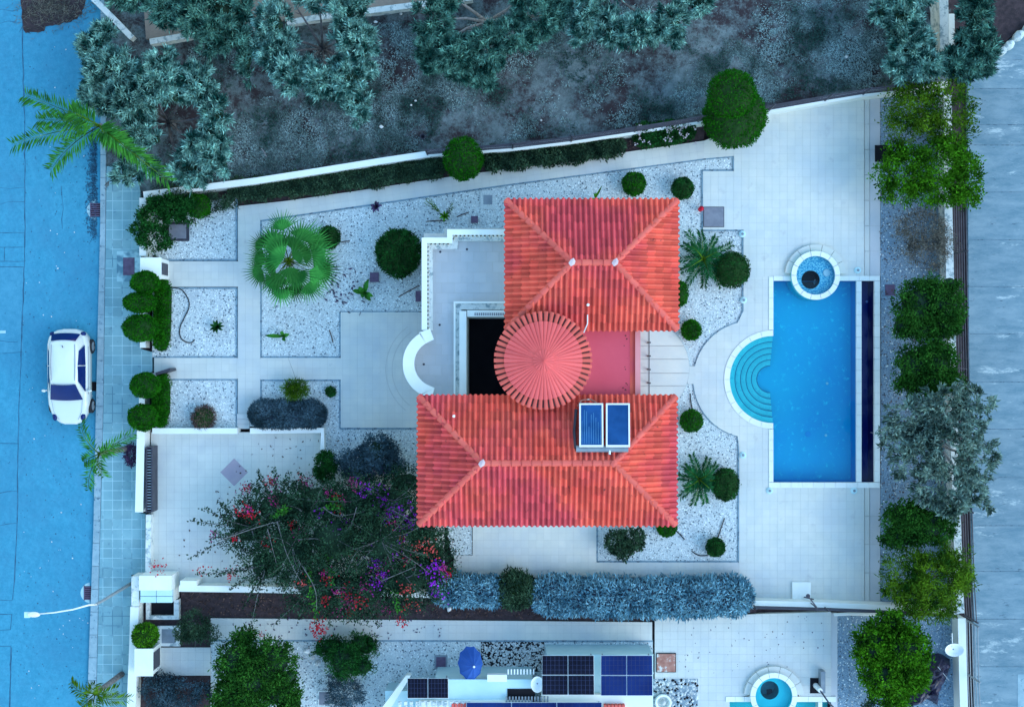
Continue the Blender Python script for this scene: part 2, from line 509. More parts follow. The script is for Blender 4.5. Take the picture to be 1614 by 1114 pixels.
mat['plum'] = LEAF('plum', (0.05, 0.03, 0.08), (0.10, 0.07, 0.15), 3, isl=0.4)


def water_material(name, tint, rough=0.03):
    mt = bpy.data.materials.new(name)
    mt.use_nodes = True
    nt = mt.node_tree
    N, Lk = nt.nodes, nt.links
    N.remove(N["Principled BSDF"])
    tr = N.new("ShaderNodeBsdfTransparent")
    tr.inputs[0].default_value = rgba(tint)
    gl = N.new("ShaderNodeBsdfGlossy")
    gl.inputs["Roughness"].default_value = rough
    fr = N.new("ShaderNodeFresnel")
    fr.inputs[0].default_value = 1.33
    geo = N.new("ShaderNodeNewGeometry")
    nz = N.new("ShaderNodeTexNoise")
    nz.inputs["Scale"].default_value = 3.0
    nz.inputs["Detail"].default_value = 3.0
    Lk.new(geo.outputs["Position"], nz.inputs["Vector"])
    bp = N.new("ShaderNodeBump")
    bp.inputs["Strength"].default_value = 0.4
    bp.inputs["Distance"].default_value = 0.05
    Lk.new(nz.outputs["Fac"], bp.inputs["Height"])
    Lk.new(bp.outputs[0], gl.inputs["Normal"])
    Lk.new(bp.outputs[0], fr.inputs["Normal"])
    mx = N.new("ShaderNodeMixShader")
    Lk.new(fr.outputs[0], mx.inputs[0])
    Lk.new(tr.outputs[0], mx.inputs[1])
    Lk.new(gl.outputs[0], mx.inputs[2])
    Lk.new(mx.outputs[0], N["Material Output"].inputs[0])
    return mt


mat['water'] = water_material('water', (0.60, 0.96, 1.0))
mat['water_dark'] = water_material('water_dark', (0.4, 0.6, 0.9))
mat['water_spa'] = water_material('water_spa', (0.75, 0.95, 0.98))

# ------------------------------------------------------------------ paving
Z_ROAD, Z_WALK, Z_DECK, Z_BED = -0.12, 0.0, 0.05, 0.0
slab_cache = {}


def tile_field(owner, poly_px, pitch, m_tile, z, gap=0.007, thick=0.035, angle=0.0, holes=(), name='tile', most=300, pitch_y=None, stagger=False, origin=None):
    """clip a grid of slabs to a polygon; full ones nearest the camera become parts, the rest one part of kind stuff"""
    poly = ccw(W2(poly_px, z))
    holes = [ccw(W2(h, z)) for h in holes]
    ca, sa = math.cos(angle), math.sin(angle)
    rot = lambda x, y: (x * ca + y * sa, -x * sa + y * ca)
    back = lambda x, y: (x * ca - y * sa, x * sa + y * ca)
    rp = [rot(*q) for q in poly]
    py_ = pitch_y or pitch
    x0, x1 = min(q[0] for q in rp), max(q[0] for q in rp)
    y0, y1 = min(q[1] for q in rp), max(q[1] for q in rp)
    full, rest = [], MB()
    nrest = 0
    g = gap / 2
    for j in range(int((y1 - y0) / py_) + 2):
        off = (pitch / 2 if stagger and j % 2 else 0.0)
        for i in range(-1, int((x1 - x0) / pitch) + 2):
            ax, ay = x0 + i * pitch + off, y0 + j * py_
            cell = [(ax + g, ay + g), (ax + pitch - g, ay + g), (ax + pitch - g, ay + py_ - g), (ax + g, ay + py_ - g)]
            cw = [back(*q) for q in cell]
            if any(all(inside(h, *q) for q in cw) for h in holes):
                continue
            c = clip_convex(rp, cell)
            if len(c) < 3:
                continue
            a = abs(poly_area(c))
            if a < 0.0008:
                continue
            if a > 0.999 * (pitch - gap) * (py_ - gap):
                mx, my = back(ax + pitch / 2, ay + py_ / 2)
                full.append((mx, my))
            else:
                rest.prism([back(*q) for q in c], z - thick, z)
                nrest += 1
    full.sort(key=lambda q: q[0] ** 2 + q[1] ** 2)
    key = (round(pitch, 4), round(py_, 4), gap, thick, m_tile.name, round(angle, 4))
    hx, hy = (pitch - gap) / 2, (py_ - gap) / 2
    if key not in slab_cache:
        mb = MB()
        mb.prism([back(-hx, -hy), back(hx, -hy), back(hx, hy), back(-hx, hy)], -thick, 0)
        slab_cache[key] = mb.mesh(name, m_tile)
    rl = root_loc(owner)
    for q in full[:most]:
        o = bpy.data.objects.new(name, slab_cache[key])
        COL.objects.link(o)
        o.parent = owner
        o.location = Vector((q[0], q[1], z)) - rl
    for q in full[most:]:
        rest.prism([(q[0] + dx, q[1] + dy) for dx, dy in (back(-hx, -hy), back(hx, -hy), back(hx, hy), back(-hx, hy))], z - thick, z)
        nrest += 1
    if nrest:
        o = rest.build(name, m_tile, owner)
        o["kind"] = "stuff"


def base_slab(name, polys_px, z, m, drop=0.3):
    mb = MB()
    for p in polys_px:
        mb.prism(W2(p, z), z - drop, z)
    return struct(mb.build(name, m))


def ribbon(owner, name, pts_px, width, z, m, jit=0.0, rng=None):
    mb = MB()
    pts = []
    for (a, b), (c, d) in zip(pts_px[:-1], pts_px[1:]):
        k = max(1, int(math.hypot(c - a, d - b) / 14)) if jit else 1
        for i in range(k):
            pts.append((a + (c - a) * i / k, b + (d - b) * i / k))
    pts.append(pts_px[-1])
    if jit:
        pts = [(a + R0.normal() * jit, b + R0.normal() * jit) for a, b in pts]
    w = [P(a, b, z) for a, b in pts]
    v, f = [], []
    for i, p in enumerate(w):
        d = (w[min(i + 1, len(w) - 1)] - w[max(i - 1, 0)]).normalized()
        s = Vector((-d.y, d.x, 0)) * width * 0.5 * (R0.uniform(0.5, 1.4) if jit else 1.0)
        v += [tuple(p - s), tuple(p + s)]
        if i:
            f.append((2 * i - 2, 2 * i, 2 * i + 1, 2 * i - 1))
    mb.add(v, f)
    return mb.build(name, m, owner)


# terrain with openings for the two pools
def terrain():
    mb = MB()
    a, b = P(1139, 600), P(1382, 600)
    xs = [-200, P(1135, 0).x, P(1384, 0).x, 200]
    ys = [-200, P(0, 1300).y, P(0, 1040).y, P(0, 764).y, P(0, 392).y, 200]
    xs = sorted(xs + [P(1325, 0).x])
    for i in range(len(xs) - 1):
        for j in range(len(ys) - 1):
            mx, my = (xs[i] + xs[i + 1]) / 2, (ys[j] + ys[j + 1]) / 2
            in1 = P(1135, 0).x < mx < P(1384, 0).x and P(0, 764).y < my < P(0, 392).y
            in2 = P(1135, 0).x < mx < P(1325, 0).x and P(0, 1300).y < my < P(0, 1040).y
            if in1 or in2:
                continue
            mb.sheet([(xs[i], ys[j]), (xs[i + 1], ys[j]), (xs[i + 1], ys[j + 1]), (xs[i], ys[j + 1])], -0.30)
    struct(mb.build('terrain', mat['soil']))


terrain()

# road -------------------------------------------------------------
kerb_l = [(159, -200), (158, 350), (151, 650), (147, 840), (139, 1060), (133, 1320)]
kerb_r = [(169, -200), (167, 350), (163, 650), (158, 840), (153, 1060), (147, 1320)]
mb = MB()
mb.prism(W2([(-400, -200)] + kerb_l + [(-400, 1320)], Z_ROAD), -0.28, Z_ROAD)
road = struct(mb.build('road', mat['asphalt']))
zc = Z_ROAD + 0.004
for pts, w in (([(35, -60), (36, 60), (39, 200), (39, 400), (33, 560), (28, 720), (27, 850), (20, 945)], 0.045), ([(18, 1020), (16, 1090), (12, 1200)], 0.05)):
    ribbon(road, 'crack', pts, w, zc, mat['crack'], jit=0.5)
for pts in ([(-10, 20), (35, 15)], [(-10, 40), (12, 33), (37, 38), (30, 52)], [(-10, 293), (14, 298), (38, 295)], [(-5, 325), (15, 318), (37, 318)], [(-20, 557), (36, 555)], [(-10, 697), (30, 700)], [(-5, 778), (28, 774)], [(-5, 828), (27, 824)], [(0, 537), (30, 540)], [(95, 293), (100, 330), (97, 360)]):
    ribbon(road, 'crack', pts, 0.022, zc, mat['crack'], jit=1.0)
for pts in ([(-60, 367), (38, 367)], [(-60, 390), (39, 390), (39, 412), (-60, 412)], [(7, 390), (7, 411)], [(-60, 420), (39, 421)], [(-60, 945), (20, 946)], [(-60, 966), (18, 968), (17, 992), (-60, 994)], [(-60, 1017), (17, 1018), (15, 1200)]):
    ribbon(road, 'seam', pts, 0.028, zc + 0.002, mat['crack'], jit=0.35)
mb = MB()
mb.sheet(W2([(-60, 421), (38, 421), (36, 555), (-60, 556)], zc - 0.002), zc - 0.002)
mb.build('repair_patch', mat['asphalt_patch'], road)
ribbon(road, 'painted_line', [(-30, 524), (9, 523)], 0.12, zc + 0.001, mat['mortar'])
# dark leaf litter along the gutter
mb = MB()
c = np.array([P(151 - abs(R0.normal()) * 7, 205 + 165 * R0.random() ** 0.8 + R0.normal() * 8)[:] for _ in range(1500)])
c[:, 2] = Z_ROAD + 0.006
mb.leaves(c, R0.normal(size=c.shape) * np.array([1, 1, 0.12]), 0.09, 0.05, R0)
st = mb.build('gutter_litter', mat['crack'], road)
st["kind"] = "stuff"
# kerb stones
mb_k = None
kerb = None
ys = list(range(-8, 1130, 36))
kerb = struct(MB().prism(W2(kerb_l + kerb_r[::-1], 0), -0.28, -0.02).build('kerb', mat['edging']))


def lerp_line(line, y):
    for (x0, y0), (x1, y1) in zip(line[:-1], line[1:]):
        if y0 <= y <= y1:
            return x0 + (x1 - x0) * (y - y0) / (y1 - y0)
    return line[-1][0]


for y in ys:
    a, b = y + 0.4, y + 35.6
    MB().prism(W2([(lerp_line(kerb_l, a), a), (lerp_line(kerb_r, a) - 1, a), (lerp_line(kerb_r, b) - 1, b), (lerp_line(kerb_l, b), b)], 0.02), -0.2, 0.02 + R0.uniform(-0.006, 0.006)).build('kerb_stone', mat['kerb'], kerb)

# pavement --------------------------------------------------------
walk = [(168, 262), (167, 350), (163, 650), (158, 840), (153, 1060), (147, 1320), (203, 1320), (205, 1040), (207, 905), (229, 905), (229, 810), (219, 808), (221, 680), (230, 590), (240, 585), (240, 555), (222, 550), (221, 300), (215, 262)]
pavement = base_slab('pavement', [walk], Z_WALK - 0.006, mat['mortar'])
tile_field(pavement, walk, S(15.2), mat['sidewalk'], Z_WALK, gap=0.032, name='paving_slab')

# garden and pool paving --------------------------------------------
pool_arc_out = arc(1219, 598, 76, 94, 266, 28)
deck_arc = arc(1185, 598, 92, 256, 104, 30)       # from bottom round the left side to the top
deck_n = [(1110, 222), (1212, 182), (1362, 155), (1362, 436)] + arc(1286, 434, 39, -3, 183, 24) + [(1172, 436), (1172, 362), (1108, 362), (1108, 270), (1157, 270), (1157, 246), (1110, 250)]
deck_w = [(1172, 436), (1213, 436), (1213, 524)] + pool_arc_out + [(1213, 768), (1165, 768), (1165, 705)] + deck_arc + [(1172, 490)]
deck_s = [(1165, 768), (1362, 768), (1362, 947), (1165, 946)]
pool_deck = base_slab('pool_deck', [deck_n, deck_w, deck_s], Z_DECK - 0.006, mat['grout'])
tubhole = arc(1286, 434, 40, 0, 360, 30)
for k, dp in enumerate((deck_n, deck_w, deck_s)):
    tile_field(pool_deck, dp, 0.333, mat['deck'], Z_DECK, name='deck_tile', most=(110, 90, 100)[k], holes=[tubhole])
north_path = [(375, 325), (450, 317), (570, 300), (680, 283), (860, 258), (1000, 238), (1110, 222), (1110, 250), (790, 292), (410, 347), (375, 352)]
spine = [(375, 352), (410, 347), (410, 672), (375, 672)]
cross_path = [(243, 564), (375, 564), (375, 597), (243, 597)]
box_path = [(262, 412), (375, 412), (375, 452), (262, 452)]
front_patio = [(410, 564), (537, 564), (537, 492), (665, 492), (665, 674), (537, 674), (537, 598), (410, 598)]
south_patio = [(745, 795), (940, 795), (940, 886), (1165, 886), (1165, 910), (715, 910), (715, 875), (745, 875)]
garden_path = base_slab('garden_path', [north_path, spine, cross_path, box_path, front_patio, south_patio], Z_DECK - 0.006, mat['grout'])
for dp, ang, n in ((north_path, math.radians(8), 60), (spine, 0, 50), (cross_path, 0, 25), (box_path, 0, 25), (front_patio, 0, 80), (south_patio, 0, 60)):
    tile_field(garden_path, dp, 0.325, mat['path'], Z_DECK, name='path_tile', most=n, angle=ang)
# shallow arc kerbs in the patio round the bulging balcony
for r_ in (72, 82):
    pts = arc(690, 582, r_, 125, 232, 26)
    ribbon(garden_path, 'arc_joint', pts, 0.035, Z_DECK + 0.004, mat['grout'])
# round step behind the house
entry = [(1008, 520)] + arc(1008, 580, 79, 49, -49, 24) + [(1008, 640)]
rs = MB().prism(W2([(1002, 516), (1012, 516)] + arc(1010, 580, 77, 56, -56, 26) + [(1012, 644), (1002, 644)], 0.06), -0.1, 0.06).build('entrance_step', mat['grout'])
struct(rs)
edges = [518, 545, 566, 588, 608, 630, 646]
full_step = ccw(W2([(1002, 517), (1012, 517)] + arc(1010, 580, 76, 55, -55, 26) + [(1012, 643), (1002, 643)], 0.09))
for y0, y1 in zip(edges[:-1], edges[1:]):
    for xa, xb in ((1000, 1021), (1021.6, 1100)):
        a, b = P(xa, y1 - 0.5, 0.09), P(xb, y0 + 0.5, 0.09)
        c = clip_convex(full_step, [(a.x, a.y), (b.x, a.y), (b.x, b.y), (a.x, b.y)])
        if len(c) > 2:
            MB().prism(c, 0.0, 0.09).build('step_slab', mat['deck'], rs)
link = MB().prism(W2([(1084, 577), (1096, 577), (1096, 605), (1084, 605)], 0.055), -0.1, 0.055).build('step_slab', mat['deck'], rs)
# driveway
drive = [(238, 681), (505, 681), (505, 742), (700, 742), (700, 922), (238, 922)]
driveway = base_slab('driveway', [drive], Z_DECK - 0.006, mat['grout'])
tile_field(driveway, drive, 0.335, mat['drive'], Z_DECK, name='drive_tile')
d0 = P(369, 744, 0.055)
MB().prism([(d0.x - 0.6, d0.y), (d0.x, d0.y - 0.6), (d0.x + 0.6, d0.y), (d0.x, d0.y + 0.6)], 0.0, 0.056).build('inlay_tile', mat['lilac'], driveway)
# steps from path to driveway
for k, y in enumerate((652, 660, 668)):
    MB().prism(W2([(374, y), (393, y), (393, y + 7.6), (374, y + 7.6)], 0.06), -0.05, 0.062 - 0.0 * k + 0.03 * (2 - k)).build('path_step', mat['path'], garden_path)
# ledge beside the pool terrace
ledge = struct(MB().prism(W2([(1362, 155), (1388, 150), (1388, 436), (1362, 436)], 0), -0.28, -0.05).prism(W2([(1362, 768), (1388, 768), (1388, 950), (1362, 948)], 0), -0.28, -0.05).build('deck_ledge', mat['grout']))
for ya, yb in ((156, 436), (768, 947)):
    n = int((yb - ya) / 40)
    for i in range(n):
        a, b = ya + (yb - ya) * i / n + 0.4, ya + (yb - ya) * (i + 1) / n - 0.4
        MB().prism(W2([(1362.6, a), (1370, a), (1370, b), (1362.6, b)], 0.0), -0.2, 0.0).build('step_slab', mat['path'], ledge)
        MB().prism(W2([(1371.4, a), (1387, a), (1387, b), (1371.4, b)], -0.04), -0.2, -0.04).build('step_slab', mat['terrace'], ledge)
# lane east
lane_edge = [(1524, 118), (1526, 500), (1532, 900), (1540, 1320)]
lane = struct(MB().prism(W2([(1524, 100), (1560, 90), (1640, 20), (2100, -300), (2100, 1320)] + lane_edge[::-1], -0.12), -0.28, -0.12).build('lane', mat['edging']))
cuts = [60, 140, 197, 229, 303, 378, 452, 526, 602, 676, 752, 828, 900, 975, 1050, 1125, 1210]
lane_poly = ccw(W2([(1525, 105), (1562, 96), (1640, 28), (2000, -280), (2000, 1310)] + [(x + 1, y) for x, y in lane_edge[::-1]], -0.10))
for y0, y1 in zip(cuts[:-1], cuts[1:]):
    a, b = P(1480, y1 - 0.5, -0.1), P(1760, y0 + 0.5, -0.1)
    c = clip_convex(lane_poly, [(a.x, a.y), (b.x, a.y), (b.x, b.y), (a.x, b.y)])
    if len(c) > 2:
        MB().prism(c, -0.26, -0.10).build('concrete_slab', mat['lane'], lane)
MB().prism(W2([(1604, 1062), (1640, 1062), (1640, 1180), (1604, 1180)], -0.09), -0.2, -0.09).build('concrete_pad', mat['kerb'], lane)
# bank above the lane, grove and other ground
struct(MB().prism(W2([(1560, -120), (1800, -250), (1800, -60), (1640, 18), (1575, 75), (1500, 130), (1490, -120)], -0.06), -0.29, -0.06).build('bank', mat['soil']))
mb = MB()
gx, gy = 90, 30
gp = []
for j in range(gy + 1):
    for i in range(gx + 1):
        a = 165 + (1500 - 165) * i / gx
        top = -160
        bot = 308 + (135 - 308) * max(0, (a - 222)) / (1490 - 222) + 4 * math.sin((a - 222) / 1268 * math.pi) if a > 222 else 308
        b = top + (bot - top) * j / gy
        q = P(a, b, 0)
        edge = min(1, j / 3, (gy - j) / 2 + 0.2)
        gp.append((q.x, q.y, -0.06 + 0.10 * edge * (math.sin(a * 0.05) * math.cos(b * 0.06) + R0.normal() * 0.35)))
mb.add(gp, [((j + 1) * (gx + 1) + i, (j + 1) * (gx + 1) + i + 1, j * (gx + 1) + i + 1, j * (gx + 1) + i) for j in range(gy) for i in range(gx)])
struct(mb.build('grove_ground', mat['grove'], smooth=True))
struct(MB().prism(W2([(215, -160), (760, -160), (740, -6), (575, 14), (470, 30), (330, 46), (230, 62)], 0.12), -0.2, 0.12).build('field', mat['bare_soil']))
# dirt pile with dry brush on the road
mb = MB()
edge = [(140, -40), (134, 12), (130, 26), (112, 35), (88, 41), (70, 46), (52, 53), (41, 52), (36, 38), (33, 20), (32, -40)]
edge = [(a + (b_[0] - a) * k / 4 + R0.normal() * 1.6, b + (b_[1] - b) * k / 4 + R0.normal() * 1.6) for (a, b), b_ in zip(edge[:-1], edge[1:]) for k in range(4)]
pp = ccw(W2(edge, zc))
mb.sheet(pp, zc + 0.01)
struct(mb.build('dirt_patch', mat['soil']))

# gravel beds ------------------------------------------------------
beds = {}
G1 = [(236, 332), (300, 318), (373, 312), (373, 410), (262, 410), (236, 400)]
G2 = [(240, 454), (373, 454), (373, 563), (240, 563)]
G3 = [(245, 598), (373, 598), (373, 674), (245, 674)]
G4 = [(411, 348), (790, 293), (1108, 251), (1156, 247), (1156, 269), (1107, 269), (1107, 363), (1171, 363), (1171, 490)] + deck_arc[::-1] + [(1164, 705), (1164, 885), (941, 885), (941, 800), (666, 800), (666, 491), (536, 491), (536, 563), (411, 563)]
G5 = [(411, 599), (536, 599), (536, 675), (664, 675), (664, 742), (510, 742), (510, 684), (411, 674)]
G7 = [(702, 826), (744, 826), (744, 874), (712, 876)]
N1 = [(332, 1008), (1029, 1010), (1029, 1200), (332, 1200)]
E1 = [(1388, 150), (1490, 132), (1496, 400), (1512, 968), (1388, 950)]
E2 = [(1316, 970), (1514, 970), (1520, 1200), (1316, 1200)]
G6 = [(222, 302), (375, 290), (1000, 214), (1110, 190), (1110, 223), (1000, 239), (680, 284), (375, 326), (373, 312), (300, 318), (236, 332)]
NS = [(205, 950), (284, 950), (284, 973), (332, 973), (332, 1200), (205, 1200)]
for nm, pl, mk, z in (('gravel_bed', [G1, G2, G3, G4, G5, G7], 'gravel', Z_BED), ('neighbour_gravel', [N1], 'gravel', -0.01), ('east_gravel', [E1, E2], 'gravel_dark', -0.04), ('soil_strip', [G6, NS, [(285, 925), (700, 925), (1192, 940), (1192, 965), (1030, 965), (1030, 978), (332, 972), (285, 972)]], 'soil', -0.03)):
    struct(MB_o := base_slab(nm, pl, z, mat[mk], 0.25))


def scatter(poly_px, n, z, rng):
    poly = W2(poly_px, z)
    xs_ = [q[0] for q in poly]
    ys_ = [q[1] for q in poly]
    out = []
    while len(out) < n:
        x, y = rng.uniform(min(xs_), max(xs_)), rng.uniform(min(ys_), max(ys_))
        if inside(poly, x, y):
            out.append((x, y, z))
    return np.array(out)


house_zone = [ccw(W2([(675, 380), (1060, 330), (1060, 815), (675, 815)]))]


def pebbles(name, poly, dens, z, mats, rng, size=(0.02, 0.045), dark=0.12, skip=None):
    p = ccw(W2(poly, z))
    pts = scatter(poly, int(abs(poly_area(p)) * dens), z, rng)
    if skip:
        keep = [not any(inside(h, q[0], q[1]) for h in skip) for q in pts]
        pts = pts[np.array(keep)]
    n = len(pts)
    r = rng.uniform(size[0], size[1], n)
    base = np.array([(1, 0, 0), (0, 1, 0), (-1, 0, 0), (0, -1, 0), (0, 0, 0.7)], float)
    a = rng.uniform(0, 6.28, n)
    v = np.repeat(base[None], n, 0) * r[:, None, None] * rng.uniform(0.6, 1.25, (n, 5, 1))
    x = v[..., 0] * np.cos(a)[:, None] - v[..., 1] * np.sin(a)[:, None]
    y = v[..., 0] * np.sin(a)[:, None] + v[..., 1] * np.cos(a)[:, None]
    v = np.stack([x, y, v[..., 2]], -1) + pts[:, None, :]
    f = np.array([(0, 1, 4), (1, 2, 4), (2, 3, 4), (3, 0, 4)])
    dk = rng.random(n) < dark
    mb = MB()
    for sel, mi in ((~dk, 0), (dk, 1)):
        k = int(sel.sum())
        if k:
            vv = v[sel].reshape(-1, 3)
            ff = (f[None] + (np.arange(k) * 5)[:, None, None]).reshape(-1, 3)
            mb.add(vv, ff, mi)
    o = mb.build(name, mats)
    o["kind"] = "stuff"
    return o


for g_ in (G1, G2, G3, G4, G5, G7):
    pebbles('pebbles', g_, 260, Z_BED, [mat['pebble'], mat['pebble_dark']], R0, (0.016, 0.045), 0.2, skip=house_zone)
pebbles('pebbles', N1, 110, -0.01, [mat['pebble'], mat['pebble_dark']], R0, (0.02, 0.05), 0.35)
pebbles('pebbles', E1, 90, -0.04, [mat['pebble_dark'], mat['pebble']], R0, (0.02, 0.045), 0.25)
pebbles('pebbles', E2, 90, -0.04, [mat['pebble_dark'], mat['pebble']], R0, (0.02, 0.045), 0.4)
struct(MB().sheet(W2([(758, 1011), (858, 1011), (858, 1058), (758, 1058)], 0.0), -0.004).build('dark_soil', mat['void']))
pebbles('stone_bed', [(760, 1012), (857, 1012), (857, 1056), (760, 1056)], 190, 0.0, [mat['stone_white'], mat['void']], R0, (0.035, 0.075), 0.05)

for nm, pts in (('bed_edging', [(373, 314), (373, 410), (262, 410)]), ('bed_edging', [(262, 454), (373, 454), (373, 563), (243, 563)]), ('bed_edging', [(245, 598), (373, 598), (373, 672)]),
                ('bed_edging', [(411, 563), (411, 348), (790, 293), (1108, 251), (1156, 247), (1156, 269), (1107, 269), (1107, 363), (1171, 363), (1171, 490)] + deck_arc[::-1] + [(1164, 705), (1164, 885), (941, 885), (941, 828)]),
                ('bed_edging', [(411, 563), (536, 563), (536, 492), (660, 492)]), ('bed_edging', [(411, 672), (411, 599), (536, 599), (536, 675), (660, 675)]), ('bed_edging', [(332, 1009), (1029, 1010)])):
    loop = [P(a, b, 0.05) for a, b in pts]
    mb = MB()
    for a, b in zip(loop[:-1], loop[1:]):
        d = (b - a)
        ln = d.length
        if ln < 1e-4:
            continue
        d.normalize()
        s = Vector((-d.y, d.x, 0)) * 0.035
        mb.prism([(a - s).to_2d()[:], (b - s).to_2d()[:], (b + s).to_2d()[:], (a + s).to_2d()[:]], -0.1, 0.046)
    struct(mb.build(nm, mat['edging']))

# neighbour's paving
npath = [(332, 974), (1028, 980), (1028, 1009), (332, 1008)]
ndeck = [(1032, 972), (1310, 964), (1310, 1100), (1262, 1100)] + arc(1220, 1095, 39, 0, 180, 20) + [(1150, 1100), (1150, 1200), (1032, 1200)]
nyard = [(248, 1020), (332, 1020), (332, 1064), (248, 1064)]
npath2 = [(333, 974), (333, 1200), (345, 1200), (345, 974)]
npav = base_slab('neighbour_paving', [npath, ndeck, nyard], 0.034, mat['grout'])
for dp, n in ((npath, 100), (ndeck, 150), (nyard, 40)):
    tile_field(npav, dp, 0.333, mat['path'], 0.04, name='path_tile', most=n)
nl = struct(MB().prism(W2([(1310, 966), (1320, 966), (1320, 1200), (1310, 1200)], 0), -0.2, 0.0).build('neighbour_ledge', mat['terrace']))

# ------------------------------------------------------------------ swimming pool
def pool():
    t = thing('swimming_pool', 'rectangular blue swimming pool with round entry steps and dark overflow channel', 'swimming pool', P(1285, 600, 0))
    zw = Z_DECK - 0.10
    mb = MB()
    bx0, bx1, bxd0, bxd1 = 1219, 1350, 1358, 1378
    y0, y1 = 443, 759
    rect = lambda xa, ya, xb, yb, z: [P(xa, yb, 0).to_2d()[:], P(xb, yb, 0).to_2d()[:], P(xb, ya, 0).to_2d()[:], P(xa, ya, 0).to_2d()[:]]
    mb.sheet(rect(bx0, y0, bx1, y1, 0), -0.95, 0)
    # floor of the channel
    mb.sheet(rect(bxd0, y0, bxd1, y1, 0), -1.0, 1)

    def wall(xa, ya, xb, yb, z0, z1, m):
        a, b = P(xa, ya, 0), P(xb, yb, 0)
        mb.add([(a.x, a.y, z0), (b.x, b.y, z0), (b.x, b.y, z1), (a.x, a.y, z1)], [(0, 1, 2, 3)], m)

    wall(bx0, y0, bx1, y0, -0.95, 0.0, 2)
    wall(bx0, y1, bx1, y1, -0.95, 0.0, 2)
    wall(bx1, y0, bx1, y1, -0.95, 0.0, 2)
    wall(bx0, y0, bx0, 529, -0.95, 0.0, 2)
    wall(bx0, 667, bx0, y1, -0.95, 0.0, 2)
    wall(bxd0, y0, bxd0, y1, -1.0, 0.0, 1)
    wall(bxd1, y0, bxd1, y1, -1.0, 0.0, 1)
    wall(bxd0, y0, bxd1, y0, -1.0, 0.0, 1)
    wall(bxd0, y1, bxd1, y1, -1.0, 0.0, 1)
    mb.build('basin', [mat['pool_tile'], mat['pool_deep'], mat['pool_wall']], t)
    # steps: rings going down
    radii = [69, 59, 49.5, 40, 30.5, 21]
    for k in range(5):
        z = -0.17 - 0.13 * k
        ro, ri = radii[k], radii[k + 1]
        mb = MB()
        po = [P(a, b, 0) for a, b in arc(bx0, 598, ro, 90, 270, 30)]
        pi_ = [P(a, b, 0) for a, b in arc(bx0, 598, ri, 90, 270, 30)]
        n = len(po)
        v = [(q.x, q.y, z) for q in po] + [(q.x, q.y, z) for q in pi_] + [(q.x, q.y, z - 0.13 if k < 4 else -0.95) for q in pi_]
        f = [(i, i + 1, n + i + 1, n + i) for i in range(n - 1)]
        g = [(n + i, n + i + 1, 2 * n + i + 1, 2 * n + i) for i in range(n - 1)]
        mb.add(v, f, 0)
        mb.add(v, g, 1)
        # nosing band, a dark line of tiles a touch proud of the tread
        pn = [P(a, b, 0) for a, b in arc(bx0, 598, ri + 1.1, 90, 270, 30)]
        mb.add([(q.x, q.y, z + 0.004) for q in pi_] + [(q.x, q.y, z + 0.004) for q in pn], [(i, i + 1, n + i + 1, n + i) for i in range(n - 1)], 1)
        mb.build('pool_step', [mat['step_tile'], mat['step_edge']], t)
    mb = MB()
    po = [P(a, b, 0) for a, b in arc(bx0, 598, 21, 90, 270, 30)]
    mb.add([(q.x, q.y, -0.945) for q in po], [tuple(range(len(po)))], 0)
    mb.build('step_floor', mat['pool_tile'], t)
    mb = MB()
    po = [P(a, b, 0) for a, b in arc(bx0, 598, 69, 90, 270, 30)]
    mb.add([(q.x, q.y, -0.25) for q in po] + [(q.x, q.y, 0.0) for q in po], [(i, i + 1, len(po) + i + 1, len(po) + i) for i in range(len(po) - 1)])
    mb.build('step_wall', mat['step_tile'], t)
    # coping stones
    zt = Z_DECK + 0.03

    def stone(poly):
        MB().prism(W2(poly, zt), -0.12, zt).build('coping_stone', mat['coping'], t)

    def row(xa, ya, xb, yb, along, ln=18.0):
        L_ = (yb - ya) if along == 'y' else (xb - xa)
        n = max(1, round(L_ / ln))
        for i in range(n):
            a, b = i / n * L_ + 0.15, (i + 1) / n * L_ - 0.15
            stone([(xa, ya + a), (xb, ya + a), (xb, ya + b), (xa, ya + b)] if along == 'y' else [(xa + a, ya), (xa + b, ya), (xa + b, yb), (xa + a, yb)])

    row(1212, 436, 1219, 520, 'y')
    row(1212, 676, 1219, 759.5, 'y')
    row(1212, 760, 1387, 768.5, 'x')
    row(1219.4, 435, 1250, 442.6, 'x')
    row(1322, 435, 1387, 442.6, 'x')
    row(1378.4, 443, 1387, 759.6, 'y')
    row(1350, 443, 1358, 759.6, 'y')
    n = 12
    for i in range(n):
        a0, a1 = 90 + 180 * i / n + 0.15, 90 + 180 * (i + 1) / n - 0.15
        stone(arc(1219, 598, 77.5, a0, a1, 4) + arc(1219, 598, 68.6, a1, a0, 4))
    # water
    wp = [(bx0, y0), (bx1, y0), (bx1, y1), (bx0, y1), (bx0, 668)] + arc(bx0, 598, 69, 270, 90, 30)
    w = MB().sheet(W2(wp, 0), zw).build('water_surface', mat['water'], t)
    MB().sheet(W2([(bxd0, y0), (bxd1, y0), (bxd1, y1), (bxd0, y1)], 0), zw - 0.05).build('channel_water', mat['water_dark'], t)
    # main drain and floor lights
    c = P(1281, 686, 0)
    MB().lathe([(0.13, -0.94), (0.12, -0.93), (0.001, -0.93)], c, 16).build('main_drain', mat['pool_wall'], t)
    for a, b, z in ((1312, 605, -0.94), (1310, 688, -0.94), (1364, 473, -0.98), (1376, 474, -0.98)):
        c = P(a, b, 0)
        MB().lathe([(0.06, z), (0.05, z + 0.02), (0.001, z + 0.025)], c, 10).build('inlet_cap', mat['metal_white'], t)
    return t


pool()


